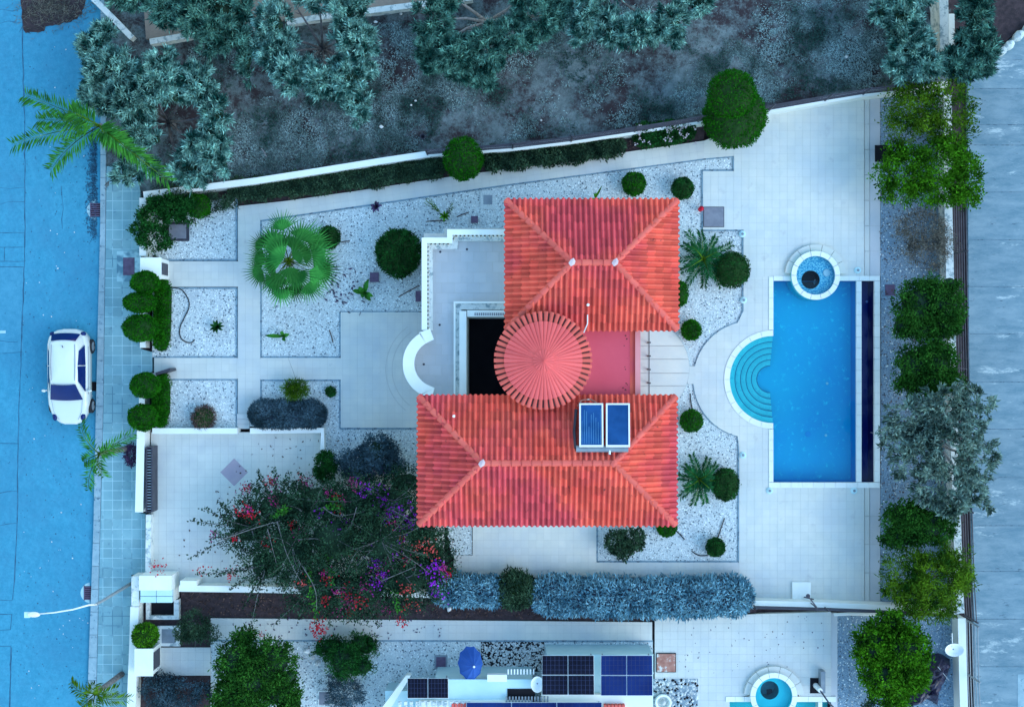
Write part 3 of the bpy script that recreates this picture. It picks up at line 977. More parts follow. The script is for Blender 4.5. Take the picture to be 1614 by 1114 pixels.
def hot_tub(cx, cy, label, mats, ro=38.5, ri=30.5, ring=48.5, dark_at=(-5, 6), zt=0.40, seats=7, cyan=False):
    t = thing('hot_tub', label, 'hot tub', P(cx, cy, 0), 'round spa tubs by the pools')
    c = P(cx, cy, zt)
    Ro, Ri, Rg = S(ro, zt), S(ri, zt), S(ring, 0.2)
    n = 14
    for i in range(n):
        a0, a1 = 360 * i / n + 0.5, 360 * (i + 1) / n - 0.5
        pts = [(c.x + Ro * math.cos(math.radians(a0 + (a1 - a0) * k / 4)), c.y + Ro * math.sin(math.radians(a0 + (a1 - a0) * k / 4))) for k in range(5)]
        pts += [(c.x + Ri * math.cos(math.radians(a1 - (a1 - a0) * k / 4)), c.y + Ri * math.sin(math.radians(a1 - (a1 - a0) * k / 4))) for k in range(5)]
        MB().prism(pts, zt - 0.06, zt, bottom=True).build('coping_stone', mat['coping'], t)
    MB().lathe([(Ro - 0.02, -0.9), (Ro - 0.02, zt - 0.061)], c, 40).build('outer_wall', mat['white_wall'] if cyan else mat['step_tile'], t)
    mb = MB()
    dk = Vector((c.x + S(dark_at[0]), c.y - S(dark_at[1]), 0))
    rd = S(14.5)
    # seat ledge as a ring with an off-centre well
    k = 36
    v = [(c.x + Ri * math.cos(6.2832 * i / k), c.y + Ri * math.sin(6.2832 * i / k), 0.02) for i in range(k)] + [(dk.x + rd * math.cos(6.2832 * i / k), dk.y + rd * math.sin(6.2832 * i / k), 0.0) for i in range(k)]
    mb.add(v, [(i, (i + 1) % k, k + (i + 1) % k, k + i) for i in range(k)], 0)
    mb.lathe([(Ri, 0.0), (Ri, zt - 0.06)], c, 36, 0)
    mb.lathe([(rd, 0.0), (rd * 0.95, -0.75), (0.001, -0.75)], dk, 30, 1)
    mb.build('basin', mats, t)
    MB().lathe([(Ri, zt - 0.14), (0.001, zt - 0.14)], c, 36).build('water_surface', mat['water_spa'], t)
    # bench ring behind
    cg = P(cx, cy, 0.2)
    for i in range(seats):
        a0, a1 = 4 + 172 * i / seats, 4 + 172 * (i + 1) / seats - 0.8
        pts = [(cg.x + Rg * math.cos(math.radians(a0 + (a1 - a0) * q / 5)), cg.y + Rg * math.sin(math.radians(a0 + (a1 - a0) * q / 5))) for q in range(6)]
        pts += [(cg.x + (Ro + 0.01) * math.cos(math.radians(a1 - (a1 - a0) * q / 5)), cg.y + (Ro + 0.01) * math.sin(math.radians(a1 - (a1 - a0) * q / 5))) for q in range(6)]
        MB().prism(pts, 0.0, 0.2).build('step_slab', mat['deck'], t)
    return t


tub = hot_tub(1286, 434, 'round mosaic hot tub set into the end of the big blue pool', [mat['mosaic'], mat['solar_dark']])
for a, b, z in ((1303, 430, 0.03), (1288, 445, -0.70)):
    c = P(a, b, z)
    MB().lathe([(S(6), z), (S(5.5), z + 0.03), (0.001, z + 0.035)], c, 18).build('white_disc', mat['metal_white'], tub)  # plain white disc, slightly raised
tub2 = hot_tub(1220, 1097, 'round bright cyan hot tub beside the lower neighbouring deck', [mat['spa_cyan'], mat['spa_well']], ro=37, ri=29, ring=47, dark_at=(-4, -6), cyan=True)
c = P(1213, 1090, -0.7)
MB().box((c.x - 0.12, c.y - 0.12, -0.75), (c.x + 0.12, c.y + 0.12, -0.70)).build('drain_cover', mat['metal_dark'], tub2)
# neighbour pool edge
t = thing('swimming_pool', 'narrow strip of cyan pool cut off beside the lower round tub', 'swimming pool', P(1235, 1150, 0))
mb = MB().sheet(W2([(1155, 1106), (1312, 1106), (1312, 1200), (1155, 1200)]), -0.9, 0)
mb.build('basin', mat['spa_cyan'], t)
MB().sheet(W2([(1155, 1106), (1312, 1106), (1312, 1200), (1155, 1200)]), -0.03).build('water_surface', mat['water_spa'], t)
for a, b in ((1144, 1188), (1252, 1318)):
    n = 3
    for i in range(n):
        xa, xb = a + (b - a) * i / n + 0.2, a + (b - a) * (i + 1) / n - 0.2
        MB().prism(W2([(xa, 1097.5), (xb, 1097.5), (xb, 1105.5), (xa, 1105.5)], 0.07), -0.9, 0.07).build('coping_stone', mat['coping'], t)
MB().prism(W2([(1290, 1106), (1296, 1106), (1296, 1200), (1290, 1200)], 0.06), -0.5, 0.06).build('divider', mat['coping'], t)

# ------------------------------------------------------------------ walls, fences, gates
def path_wall(name, label, pts, w, h, m, z0=-0.2, cap=True, seg=None, group=None):
    """a wall along pixel points measured on its top; coping as parts"""
    q = [P(a, b, h) for a, b in pts]
    t = thing(name, label, 'wall', (q[0].x, q[0].y, 0), group)
    n = len(q)
    left, right = [], []
    for i in range(n):
        d = (q[min(i + 1, n - 1)] - q[max(i - 1, 0)])
        d.z = 0
        d.normalize()
        s = Vector((-d.y, d.x, 0)) * w / 2
        left.append((q[i] + s))
        right.append((q[i] - s))
    mb = MB()
    for i in range(n - 1):
        mb.prism([left[i].to_2d()[:], right[i].to_2d()[:], right[i + 1].to_2d()[:], left[i + 1].to_2d()[:]], z0, h - 0.05)
    mb.build('wall_body', m, t)
    mb = MB()
    for i in range(n - 1):
        a0, a1 = left[i] + (left[i] - right[i]) * 0.06, left[i + 1] + (left[i + 1] - right[i + 1]) * 0.06
        b0, b1 = right[i] - (left[i] - right[i]) * 0.06, right[i + 1] - (left[i + 1] - right[i + 1]) * 0.06
        mb.prism([a0.to_2d()[:], b0.to_2d()[:], b1.to_2d()[:], a1.to_2d()[:]], h - 0.05, h, bottom=True)
    mb.build('wall_cap', m, t)
    return t


nwall = [(226, 307), (300, 298), (404, 285), (500, 270), (600, 254), (680, 242), (808, 233), (900, 222), (1000, 207), (1100, 191), (1212, 173), (1300, 158), (1360, 148), (1440, 139), (1494, 133)]
path_wall('boundary_wall', 'long white garden wall slanting along the olive grove', nwall, 0.24, 0.9, mat['white_wall'])
ewall = [(1494, 150), (1495, 330), (1499, 500), (1505, 700), (1511, 900), (1514, 966)]
path_wall('boundary_wall', 'pale wall behind the row of trees beside the concrete lane', ewall, 0.30, 0.8, mat['worn_plaster'])
path_wall('boundary_wall', 'pale wall with satellite dish next to the black tarp', [(1516, 974), (1518, 1060), (1522, 1200)], 0.30, 0.8, mat['white_wall'])
swall = [(282, 927), (430, 929), (700, 938), (1000, 947), (1188, 951), (1300, 954), (1440, 960), (1506, 966)]
path_wall('boundary_wall', 'white party wall running behind the blue hedge to the lane', swall, 0.24, 0.85, mat['white_wall'])
path_wall('garden_wall', 'white wall on the street in front of the dark corner shrubs', [(225, 312), (225, 403)], 0.26, 0.9, mat['white_wall'])
path_wall('garden_wall', 'low white wall hidden behind the street topiary and hedge', [(225, 446), (225, 548)], 0.22, 0.5, mat['white_wall'])
path_wall('garden_wall', 'short white wall between the lower two topiary balls', [(224, 596), (223, 672)], 0.22, 0.6, mat['white_wall'])
path_wall('garden_wall', 'white street wall outside the sliding gate of the driveway', [(222, 676), (219, 807)], 0.30, 0.9, mat['white_wall'])
path_wall('garden_wall', 'low narrow street wall between sliding gate and meter block', [(234, 811), (233, 905)], 0.2, 0.5, mat['worn_plaster'])
path_wall('garden_wall', 'white wall between gravel bed and driveway beside garden steps', [(240, 679), (374, 679)], 0.22, 0.55, mat['white_wall'])
path_wall('garden_wall', 'white corner wall of the driveway under the rounded lavender hedge', [(394, 679), (508, 678), (508, 742)], 0.22, 0.55, mat['white_wall'])
path_wall('garden_wall', 'white street wall below the meter block of the neighbour', [(212, 956), (210, 1025), (208, 1070), (205, 1180)], 0.32, 0.8, mat['white_wall'])
for pts, lb in (([(143, -6), (175, 26), (208, 60)], 'pale kerb wall running diagonally beside the top olive trees'), ([(236, 66), (330, 50), (420, 39)], 'grey field wall glimpsed under the top olive branches'), ([(452, 36), (505, 27), (575, 18), (662, 7), (745, -4)], 'grey field wall at the edge of the bare brown field')):
    path_wall('field_wall', lb, pts, 0.22, 0.45, mat['worn_plaster'], group='low walls round the field')
path_wall('field_wall', 'tall pale twin wall between the olive trees over the lane', [(1487, -30), (1489, 78)], 0.34, 1.2, mat['worn_plaster'])
path_wall('field_wall', 'short pale wall end beside the twin wall over the lane', [(1500, 22), (1501, 95)], 0.22, 1.0, mat['white_wall'])


def fence(label, pts, z0, z1, nr, spacing, cat='fence', sag=0.0, m=None):
    q = [P(a, b, z0) for a, b in pts]
    t = thing('metal_fence', label, cat, (q[0].x, q[0].y, 0), 'dark railings on the garden walls')
    m = m or mat['metal_dark']
    tot = 0
    pos = [q[0]]
    for a, b in zip(q[:-1], q[1:]):
        k = max(1, round((b - a).length / spacing))
        for i in range(1, k + 1):
            pos.append(a.lerp(b, i / k))
    for p in pos:
        MB().box((p.x - 0.03, p.y - 0.03, z0), (p.x + 0.03, p.y + 0.03, z1 + 0.04)).build('post', m, t)
    for r in range(nr):
        z = z0 + (z1 - z0) * (r + 0.6) / nr
        pts3 = []
        for a, b in zip(q[:-1], q[1:]):
            k = max(1, int((b - a).length / 1.2))
            for i in range(k):
                c = a.lerp(b, i / k)
                pts3.append((c.x, c.y, z + R0.normal() * sag))
        pts3.append((q[-1].x, q[-1].y, z))
        MB().tube(pts3, 0.022, 5).build('rail', m, t)
    return t


fence('dark wire fence standing on the slanting wall of the grove', [(674, 244), (808, 234), (900, 223), (1000, 208), (1100, 192), (1212, 174), (1300, 159), (1360, 149), (1450, 139)], 0.88, 2.2, 5, 3.0, sag=0.015)
fence('tall dark fence along the concrete lane behind the trees', [(1501, 300), (1504, 500), (1508, 700), (1514, 900), (1518, 968)], -0.05, 1.7, 6, 3.6)
fence('dark fence beside the lane behind the satellite dish', [(1521, 975), (1523, 1060), (1528, 1180)], -0.05, 1.6, 5, 3.2, m=mat['metal_grey'])
fence('dark railing on the party wall below the shower tray', [(1188, 954), (1300, 957), (1440, 963), (1500, 968)], 0.83, 1.5, 4, 3.0)
fence('thin dark rail on the house patio beside the round step', [(1021, 519), (1021, 645)], 0.09, 1.0, 1, 0.55)

# white pipe along neighbour gravel
t = tag(MB().tube([P(1315, 968, 0.4), P(1340, 967, 0.4), P(1382, 968, 0.4)], 0.07, 8).build('pipe', mat['metal_white'], loc=P(1340, 967, 0)), 'white pipe lying along the party wall above the bright tree', 'pipe')
t.data.transform(Matrix.Translation(-P(1340, 967, 0)) @ Matrix.Translation(P(1340, 967, 0)))


def bevel_box_thing(name, label, cat, poly, z1, m, group=None):
    q = W2(poly, z1)
    c = (sum(a for a, b in q) / len(q), sum(b for a, b in q) / len(q), 0)
    return tag(MB().prism(q, -0.1, z1).build(name, m, loc=c), label, cat, group)


def letter_pillar(label, x0, y0, x1, y1, h=1.35):
    a, b = P(x0, y1, h), P(x1, y0, h)
    t = thing('mailbox_pillar', label, 'pillar', ((a.x + b.x) / 2, (a.y + b.y) / 2, 0), 'street pillars with letter boxes')
    MB().box((a.x, a.y, -0.1), (b.x, b.y, h - 0.06)).build('pillar_body', mat['white_wall'], t)
    MB().box((a.x - 0.03, a.y - 0.03, h - 0.06), (b.x + 0.03, b.y + 0.03, h)).build('pillar_cap', mat['white_wall'], t)
    MB().box((b.x + 0.001, a.y + 0.18, 0.25), (b.x + 0.03, b.y - 0.18, h - 0.15)).build('box_door', mat['metal_dark'], t)
    return t


letter_pillar('white letter box pillar above the three topiary balls', 222, 407, 253, 439)
letter_pillar('white letter box pillar beside the bright clipped shrub', 213, 1023, 240, 1064)
# meter block
a, b = P(219, 951, 1.3), P(270, 907, 1.3)
t = thing('meter_block', 'stepped white masonry meter block at the foot of the street lamp', 'block', ((a.x + b.x) / 2, (a.y + b.y) / 2, 0))
MB().box((a.x, P(0, 930, 1.3).y, -0.1), (b.x, b.y, 1.3)).build('upper_block', mat['white_wall'], t)
for i in range(2):
    for j in range(2):
        x0, x1 = a.x + (b.x - a.x) * i / 2 + 0.012, a.x + (b.x - a.x) * (i + 1) / 2 - 0.012
        ya, yb = a.y + (P(0, 930, 1.3).y - a.y) * j / 2 + 0.012, a.y + (P(0, 930, 1.3).y - a.y) * (j + 1) / 2 - 0.012
        MB().box((x0, ya, 0.9), (x1, yb, 1.12)).build('cap_slab', mat['roof_cyan'], t)
MB().box((a.x + 0.02, a.y + 0.02, -0.1), (b.x - 0.02, P(0, 930, 1.3).y - 0.002, 0.9)).build('lower_block', mat['white_wall'], t)
c0, c1 = P(207, 955, 1.0), P(219, 908, 1.0)
MB().box((c0.x, c0.y, -0.1), (c1.x - 0.004, c1.y, 1.0)).build('street_face', mat['worn_plaster'], t)
bevel_box_thing('wall_stub', 'small white stub wall jutting beside the meter block', 'wall', [(284, 915), (310, 915), (310, 923), (284, 923)], 1.0, mat['white_wall'])
t = thing('planter_pit', 'empty square stone pit with dark inside below the meter block', 'planter', P(262, 968, 0))
for p_ in ([(230, 970), (282, 970), (282, 976), (230, 976)], [(274, 945), (282, 945), (282, 969.8), (274, 969.8)], [(230, 945), (236, 945), (236, 969.8), (230, 969.8)]):
    MB().prism(W2(p_, 0.25), -0.1, 0.25).build('side', mat['worn_plaster'], t)
MB().sheet(W2([(236, 945), (274, 945), (274, 970), (236, 970)], 0), 0.02).build('pit_floor', mat['void'], t)
# sliding gate
a, b = P(230, 807, 0.9), P(240, 704, 0.9)
t = thing('sliding_gate', 'dark barred sliding gate standing at the driveway edge', 'gate', ((a.x + b.x) / 2, (a.y + b.y) / 2, 0))
mb = MB().box((a.x, a.y, 0.05), (a.x + 0.05, b.y, 0.95)).box((b.x - 0.05, a.y, 0.05), (b.x, b.y, 0.90)).box((a.x + 0.051, a.y, 0.1), (b.x - 0.051, a.y + 0.05, 0.9)).box((a.x + 0.051, b.y - 0.05, 0.1), (b.x - 0.051, b.y, 0.9))
mb.build('gate_frame', mat['metal_dark'], t)
MB().box((a.x + 0.056, a.y + 0.06, 0.06), (b.x - 0.056, b.y - 0.06, 0.08)).build('floor_track', mat['lid_grey'], t)
n = 22
for i in range(n):
    y = a.y + 0.08 + (b.y - a.y - 0.16) * (i + 0.5) / n
    MB().box((a.x + 0.052, y - 0.022, 0.80), (b.x - 0.052, y + 0.022, 0.88)).build('bar', mat['metal_grey'], t)
# open garden gate leaf
a = P(243, 590, 1.1)
b = P(268, 582, 1.1)
d = (b - a).normalized()
s = Vector((-d.y, d.x, 0)) * 0.06
t = thing('garden_gate', 'dark metal garden gate leaf left open above a topiary ball', 'gate', (a.x, a.y, 0))
MB().prism([(a - s).to_2d()[:], (b - s).to_2d()[:], (b + s).to_2d()[:], (a + s).to_2d()[:]], 0.1, 1.1).build('gate_leaf', mat['metal_dark'], t)
MB().box((a.x - 0.08, a.y - 0.08, -0.05), (a.x + 0.06, a.y + 0.06, 1.2)).build('gate_post', mat['metal_grey'], t)

# ------------------------------------------------------------------ house
ZE, ZR = 5.6, 6.85
hb = P(860, 570, 0)
house = thing('tiled_house', 'house with two red hipped tile roofs joined by a round tower', 'house', (hb.x, hb.y, 0))
r1 = (P(799, 0, ZE).x, P(0, 518, ZE).y, P(1066, 0, ZE).x, P(0, 317, ZE).y)
r2 = (P(661.5, 0, ZE).x, P(0, 825, ZE).y, P(1063.5, 0, ZE).x, P(0, 625.5, ZE).y)
TW, TE, TL = 0.214, 0.365, 0.348


def tile_profile():
    pr = [(0.0, 0.016), (0.05, 0.004), (0.10, 0.004), (0.30 * TW, 0.016)]
    pr = [(0.0, 0.014), (0.19 * TW, 0.002), (0.38 * TW, 0.014)]
    c, r = (0.38 + 1.0) / 2 * TW, (1.0 - 0.38) / 2 * TW
    for k in range(1, 7):
        t_ = math.pi - math.pi * k / 6
        pr.append((c + r * math.cos(t_), 0.014 + 0.105 * math.sin(t_)))
    return pr


def tile_mb():
    pr = tile_profile()
    n = len(pr)
    v = [(x, 0, h + 0.040) for x, h in pr] + [(x, TL, h) for x, h in pr] + [(x, 0.004, max(0.0, h - 0.016)) for x, h in pr]
    f = [(i, i + 1, n + i + 1, n + i) for i in range(n - 1)]
    g = [(2 * n + i, 2 * n + i + 1, i + 1, i) for i in range(n - 1)]
    return v, f, g


tv, tf, tg = tile_mb()
tmb = MB().add(tv, tf, 0)
tmb.add(tv, tg, 1)
tile_mesh = tmb.mesh('roof_tile', [mat['tile'], mat['tile_edge']])
all_tiles = []      # (z, roof object, matrix)


def hip_roof(rect, roof_i):
    x0, y0, x1, y1 = rect
    hw = (y1 - y0) / 2
    ym = (y0 + y1) / 2
    e = [Vector((x0, y0, ZE)), Vector((x1, y0, ZE)), Vector((x1, y1, ZE)), Vector((x0, y1, ZE))]
    ra, rb = Vector((x0 + hw, ym, ZR)), Vector((x1 - hw, ym, ZR))
    mb = MB()
    mb.add([tuple(q) for q in e + [ra, rb]], [(0, 1, 5, 4), (1, 2, 5), (2, 3, 4, 5), (3, 0, 4)], 0)
    mb.box((x0 + 0.02, y0 + 0.02, ZE - 0.18), (x1 - 0.02, y1 - 0.02, ZE - 0.01), 1)
    roof = mb.build('roof', [mat['tile_edge'], mat['house_wall']], house)
    rest = MB()
    clipd = MB()
    for face in ([e[0], e[1], rb, ra], [e[1], e[2], rb], [e[2], e[3], ra, rb], [e[3], e[0], ra]):
        E0, E1 = face[0], face[1]
        u = (E1 - E0).normalized()
        nrm = (E1 - E0).cross(face[-1] - E0).normalized()
        s = nrm.cross(u)
        rel = [((q - E0).dot(u), (q - E0).dot(s)) for q in face]
        rel = ccw(rel)
        Lu = (E1 - E0).length
        Ls = max(q[1] for q in rel)
        nc = round(Lu / TW)
        w = Lu / nc
        Mx = Matrix((u.to_4d(), s.to_4d(), nrm.to_4d(), (0, 0, 0, 1))).transposed()
        for k in range(3):
            Mx[3][k] = 0
        for j in range(int(Ls / TE) + 1):
            for i in range(nc):
                a, b = i * w, j * TE - 0.05
                corners = [(a, b + 0.05), (a + w, b + 0.05), (a + w, b + TE), (a, b + TE)]
                ins = [inside([(q[0], q[1]) for q in rel], min(max(c[0], 1e-3), Lu - 1e-3), max(c[1], 1e-3)) for c in corners]
                org = E0 + u * a + s * b + nrm * 0.012
                T = Matrix.Translation(org) @ Mx @ Matrix.Diagonal((w / TW, 1, 1, 1))
                if all(ins):
                    all_tiles.append((org.z, roof, T))
                elif any(ins):
                    bm = bmesh.new()
                    bm.from_mesh(tile_mesh)
                    bm.transform(T)
                    for q0, q1 in zip(face, face[1:] + face[:1]):
                        if abs(q0.z - ZE) < 1e-6 and abs(q1.z - ZE) < 1e-6:
                            continue
                        d = (q1 - q0)
                        d.z = 0
                        pn = Vector((-d.y, d.x, 0)).normalized()   # inward (ccw)
                        geom = bm.verts[:] + bm.edges[:] + bm.faces[:]
                        bmesh.ops.bisect_plane(bm, geom=geom, plane_co=q0, plane_no=-pn, clear_outer=True)
                        if not bm.verts:
                            break
                    if bm.faces:
                        bm.verts.index_update()
                        vs = [tuple(q.co) for q in bm.verts]
                        for mi in (0, 1):
                            fs = [tuple(q.index for q in f.verts) for f in bm.faces if f.material_index == mi]
                            if fs:
                                clipd.add(vs, fs, mi)
                    bm.free()
    o = clipd.build('roof_tile', [mat['tile'], mat['tile_edge']], roof)
    o["kind"] = "stuff"
    # hip and ridge caps
    rl = root_loc(house)
    segs = [(e[0], ra), (e[1], rb), (e[2], rb), (e[3], ra), (ra, rb)]
    for A, B in segs:
        d = (B - A)
        n = max(1, round(d.length / 0.40))
        dn = d.normalized()
        side = Vector((dn.y, -dn.x, 0)).normalized()
        up = side.cross(dn)
        if up.z < 0:
            up = -up
        for i in range(n):
            p0 = A + dn * (d.length * i / n - 0.03)
            p1 = A + dn * (d.length * (i + 1) / n + 0.02)
            mb = MB()
            v = []
            for p, rr, h in ((p0, 0.135, 0.055), (p1, 0.115, 0.03)):
                for k in range(7):
                    t_ = math.pi * k / 6
                    v.append(tuple(p + side * (rr * math.cos(t_)) + up * (rr * 0.85 * math.sin(t_) + h)))
            f = [(k, k + 1, 8 + k, 7 + k) for k in range(6)] + [tuple(range(6, -1, -1))]
            mb.add(v, f)
            mb.build('ridge_tile', mat['ridge_tile'], roof, smooth=False)
    for q in (ra, rb):
        mb = MB().add([(q.x + dx, q.y + dy, q.z + 0.22 - 0.04 * (abs(dx) + abs(dy) > 0)) for dx, dy in ((0, 0), (0.12, 0.04), (0.05, 0.17), (-0.08, 0.09), (-0.15, -0.03), (-0.06, -0.16), (0.08, -0.08))], [(0, 1, 2), (0, 2, 3), (0, 3, 4), (0, 4, 5), (0, 5, 6), (0, 6, 1)])
        mb.build('mortar_cap', mat['lilac_mortar'] if roof_i != 1 or q is ra else mat['ridge_tile'], roof)
    return roof, (e, ra, rb)


roof_a, ga = hip_roof(r1, 0)
roof_b, gb = hip_roof(r2, 1)
all_tiles.sort(key=lambda q: -q[0])
rl = root_loc(house)
rest = {}
for k, (z, roof, T) in enumerate(all_tiles):
    if k < 300:
        o = bpy.data.objects.new('roof_tile', tile_mesh)
        COL.objects.link(o)
        o.parent = roof
        o.matrix_basis = Matrix.Translation(-rl) @ T
    else:
        mb = rest.setdefault(roof.name, MB())
        vs = np.array([(T @ Vector(q))[:] for q in tv])
        mb.add(vs, np.array(tf), 0)
        mb.add(vs, np.array(tg), 1)
for nm, mb in rest.items():
    o = mb.build('roof_tile', [mat['tile'], mat['tile_edge']], bpy.data.objects[nm])
    o["kind"] = "stuff"
# walls under the roofs, with windows
ov = 0.45
for rr in (r1, r2):
    wl = MB().box((rr[0] + ov, rr[1] + ov, -0.1), (rr[2] - ov, rr[3] - ov, ZE - 0.181)).build('wall', mat['house_wall'], house)
    for zz in (1.0, 3.8):
        for k in range(3):
            xx = rr[0] + ov + (rr[2] - rr[0] - 2 * ov) * (k + 0.5) / 3
            for yy, sg in ((rr[1] + ov, -1), (rr[3] - ov, 1)):
                fr = MB().box((xx - 0.5, yy - 0.03, zz), (xx + 0.5, yy + 0.03, zz + 1.3)).build('window', mat['brown_wood'], wl)
    for yy in (0.3, 0.7):
        y_ = rr[1] + ov + (rr[3] - rr[1] - 2 * ov) * yy
        MB().box((rr[2] - ov - 0.03, y_ - 0.5, 1.0), (rr[2] - ov + 0.03, y_ + 0.5, 2.2)).build('window', mat['brown_wood'], wl)
# flat red roof between
fz = 5.2
MB().prism(W2([(880, 500), (1001, 500), (1001, 640), (880, 640)], fz), 0.0, fz).build('flat_roof', [mat['flat_red']], house)
MB().prism(W2([(1001.3, 500), (1009.5, 500), (1009.5, 640), (1001.3, 640)], fz + 0.12), 0.0, fz + 0.12).build('roof_parapet', mat['pink_parapet'], house)
MB().prism(W2([(993, 518), (1000.9, 518), (1000.9, 628), (993, 628)], fz + 0.01), fz - 0.1, fz + 0.012).build('roof_gutter', mat['tile'], house)
for a, b in ((984, 545), (986, 529), (988, 534), (985, 578), (986, 582), (987, 604), (982, 611), (986, 614), (989, 606)):
    c = P(a, b, fz)
    MB().lathe([(R0.uniform(0.02, 0.035), fz + 0.001), (0.02, fz + 0.012), (0.001, fz + 0.015)], c, 7).build('roof_drain', mat['cone_gap'], house)
# round tower
tc = P(856, 568, 6.45)
tw_r = S(76, 6.45)
apex = P(859, 566, 7.3)
tower = MB().lathe([(tw_r - 0.35, 0.0), (tw_r - 0.35, 6.3)], tc, 32).build('tower', mat['house_wall'], house)
cone_z = lambda r: 7.28 - (7.28 - 6.45) * r / tw_r
MB().lathe([(tw_r - 0.03, 6.36), (tw_r - 0.03, 6.42), (tw_r * 0.5, cone_z(tw_r * 0.5) - 0.05), (0.001, 7.24)], tc, 48).build('cone_deck', mat['cone_gap'], tower)
NS_ = 50


def barrel(r0, r1, ang, w0, w1, lift, h, m, name):
    ca, sa = math.cos(ang), math.sin(ang)
    v = []
    K = 5
    for r, w, dz in ((r0, w0, 0.0), (r1, w1, 0.015)):
        for k in range(K + 1):
            t_ = math.pi * k / K
            sx, hh = -w * math.cos(t_), h * math.sin(t_)
            v.append((tc.x + r * ca - sx * sa, tc.y + r * sa + sx * ca, cone_z(r) + lift + hh + dz))
    f = [(k, K + 1 + k, K + 2 + k, k + 1) for k in range(K)] + [tuple(range(K + 1, 2 * K + 2))]
    return MB().add(v, f).build(name, m, tower)


for k in range(NS_):
    a = 2 * math.pi * k / NS_
    barrel(tw_r * 0.17, tw_r * 0.81, a, 0.010 + math.pi * tw_r * 0.17 / NS_, math.pi * tw_r * 0.81 / NS_ * 0.95, 0.03, 0.045, mat['cone_tile'], 'cone_tile')
    barrel(tw_r * 0.76, tw_r * 1.02, a, math.pi * tw_r * 0.76 / NS_ * 0.72, math.pi * tw_r / NS_ * 0.70, -0.01, 0.06, mat['ridge_tile'], 'eave_tile')
for k in range(20):
    a = 2 * math.pi * (k + 0.3) / 20
    barrel(0.01, tw_r * 0.22, a, 0.004, math.pi * tw_r * 0.22 / 20 * 0.97, 0.065, 0.03, mat['cone_tile'], 'cap_tile')
# pipes on the roofs
for (a, b, z, h, lb) in ((926, 481, 6.2, 0.35, 'vent_pipe'), (716, 655, 6.1, 0.35, 'vent_pipe')):
    c = P(a, b, z)
    MB().tube([(c.x, c.y, z - 0.3), (c.x, c.y, z + h)], 0.04, 10).lathe([(0.045, z + h), (0.055, z + h + 0.05), (0.001, z + h + 0.07)], c, 10).build(lb, mat['metal_white'], house)
MB().tube([P(926, 496, 6.05), P(926, 510, 5.95), P(920, 524, 5.75)], 0.025, 6).build('drain_pipe', mat['metal_white'], house)
# terrace with balustrade
zt = 3.3
tpoly = [(668, 368), (700, 368), (700, 360), (805, 360), (805, 480), (728, 480), (728, 640), (668, 640), (672, 624)] + arc(688, 574, 46, 245, 115, 16) + [(668, 522)]
terr = MB().prism(W2(tpoly, zt), -0.1, zt - 0.006).build('terrace', mat['grout'], house)
tin = [(672, 372), (704, 372), (704, 362), (805, 362), (805, 478), (724, 478), (724, 640), (674, 640), (674, 624)] + arc(688, 574, 42, 240, 120, 16) + [(672, 524)]
tile_field(terr, tin, 0.52, mat['terrace'], zt, gap=0.014, name='terrace_tile', pitch_y=0.42, stagger=True)
for a, b in ((694, 397), (736, 393), (693, 512), (668, 574)):
    c = P(a, b, zt)
    MB().lathe([(0.05, zt + 0.002), (0.045, zt + 0.01), (0.001, zt + 0.012)], c, 8).build('floor_drain', mat['metal_dark'], terr)
# parapet rails: bottom plinth, balusters and top rail
rail_paths = [([(800, 366), (709, 366), (709, 379), (669, 379), (669, 520)], 'bal'), ([(669.5, 521)] + [(q[0], q[1]) for q in arc(690, 573, 46, 112, 250, 18)] + [(671, 628)], 'solid')]
bal = thing('balustrade', 'white baluster railing with rounded bulge round the upper terrace', 'balustrade', (P(669, 450, 0).x, P(669, 450, 0).y, 0))
for k, (pts, kind) in enumerate(rail_paths):
    q = [P(a, b, zt + 0.9) for a, b in pts]
    w = 0.22 if kind == 'bal' else 0.36

    def strip(z0, z1, w, nm, m, shift=0.0):
        mb = MB()
        n = len(q)
        L_, R_ = [], []
        for i in range(n):
            d0 = (q[i] - q[i - 1]).normalized() if i else (q[1] - q[0]).normalized()
            d1 = (q[i + 1] - q[i]).normalized() if i < n - 1 else d0
            b_ = (d0 + d1).normalized()
            sc = 1 / max(0.5, b_.dot(d0))
            s_ = Vector((-b_.y, b_.x, 0)) * w / 2 * sc
            o2 = Vector((-b_.y, b_.x, 0)) * shift * sc
            L_.append(q[i] + s_ + o2)
            R_.append(q[i] - s_ + o2)
        for i in range(n - 1):
            mb.prism([L_[i].to_2d()[:], R_[i].to_2d()[:], R_[i + 1].to_2d()[:], L_[i + 1].to_2d()[:]], z0, z1, bottom=True)
        mb.build(nm, m, bal)

    if kind == 'bal':
        strip(zt + 0.80, zt + 0.92, w, 'top_rail', mat['white_wall'])
        strip(zt, zt + 0.14, w + 0.16, 'plinth', mat['worn_plaster'], 0.10)
        mb = MB()
        cnt = 0
        for A, B in zip(q[:-1], q[1:]):
            n = max(1, round((B - A).length / 0.17))
            for i in range(n):
                dv = (B - A).normalized()
                c = A.lerp(B, (i + 0.5) / n) + Vector((-dv.y, dv.x, 0)) * 0.12
                mb.lathe([(0.05, zt + 0.14), (0.04, zt + 0.25), (0.065, zt + 0.40), (0.03, zt + 0.62), (0.05, zt + 0.80)], c, 6)
        o = mb.build('baluster', mat['white_wall'], bal)
        o["kind"] = "stuff"
    else:
        strip(zt - 0.1, zt + 0.92, w, 'curved_parapet', mat['white_wall'])
        strip(zt + 0.921, zt + 0.98, w + 0.1, 'curved_coping', mat['white_wall'])
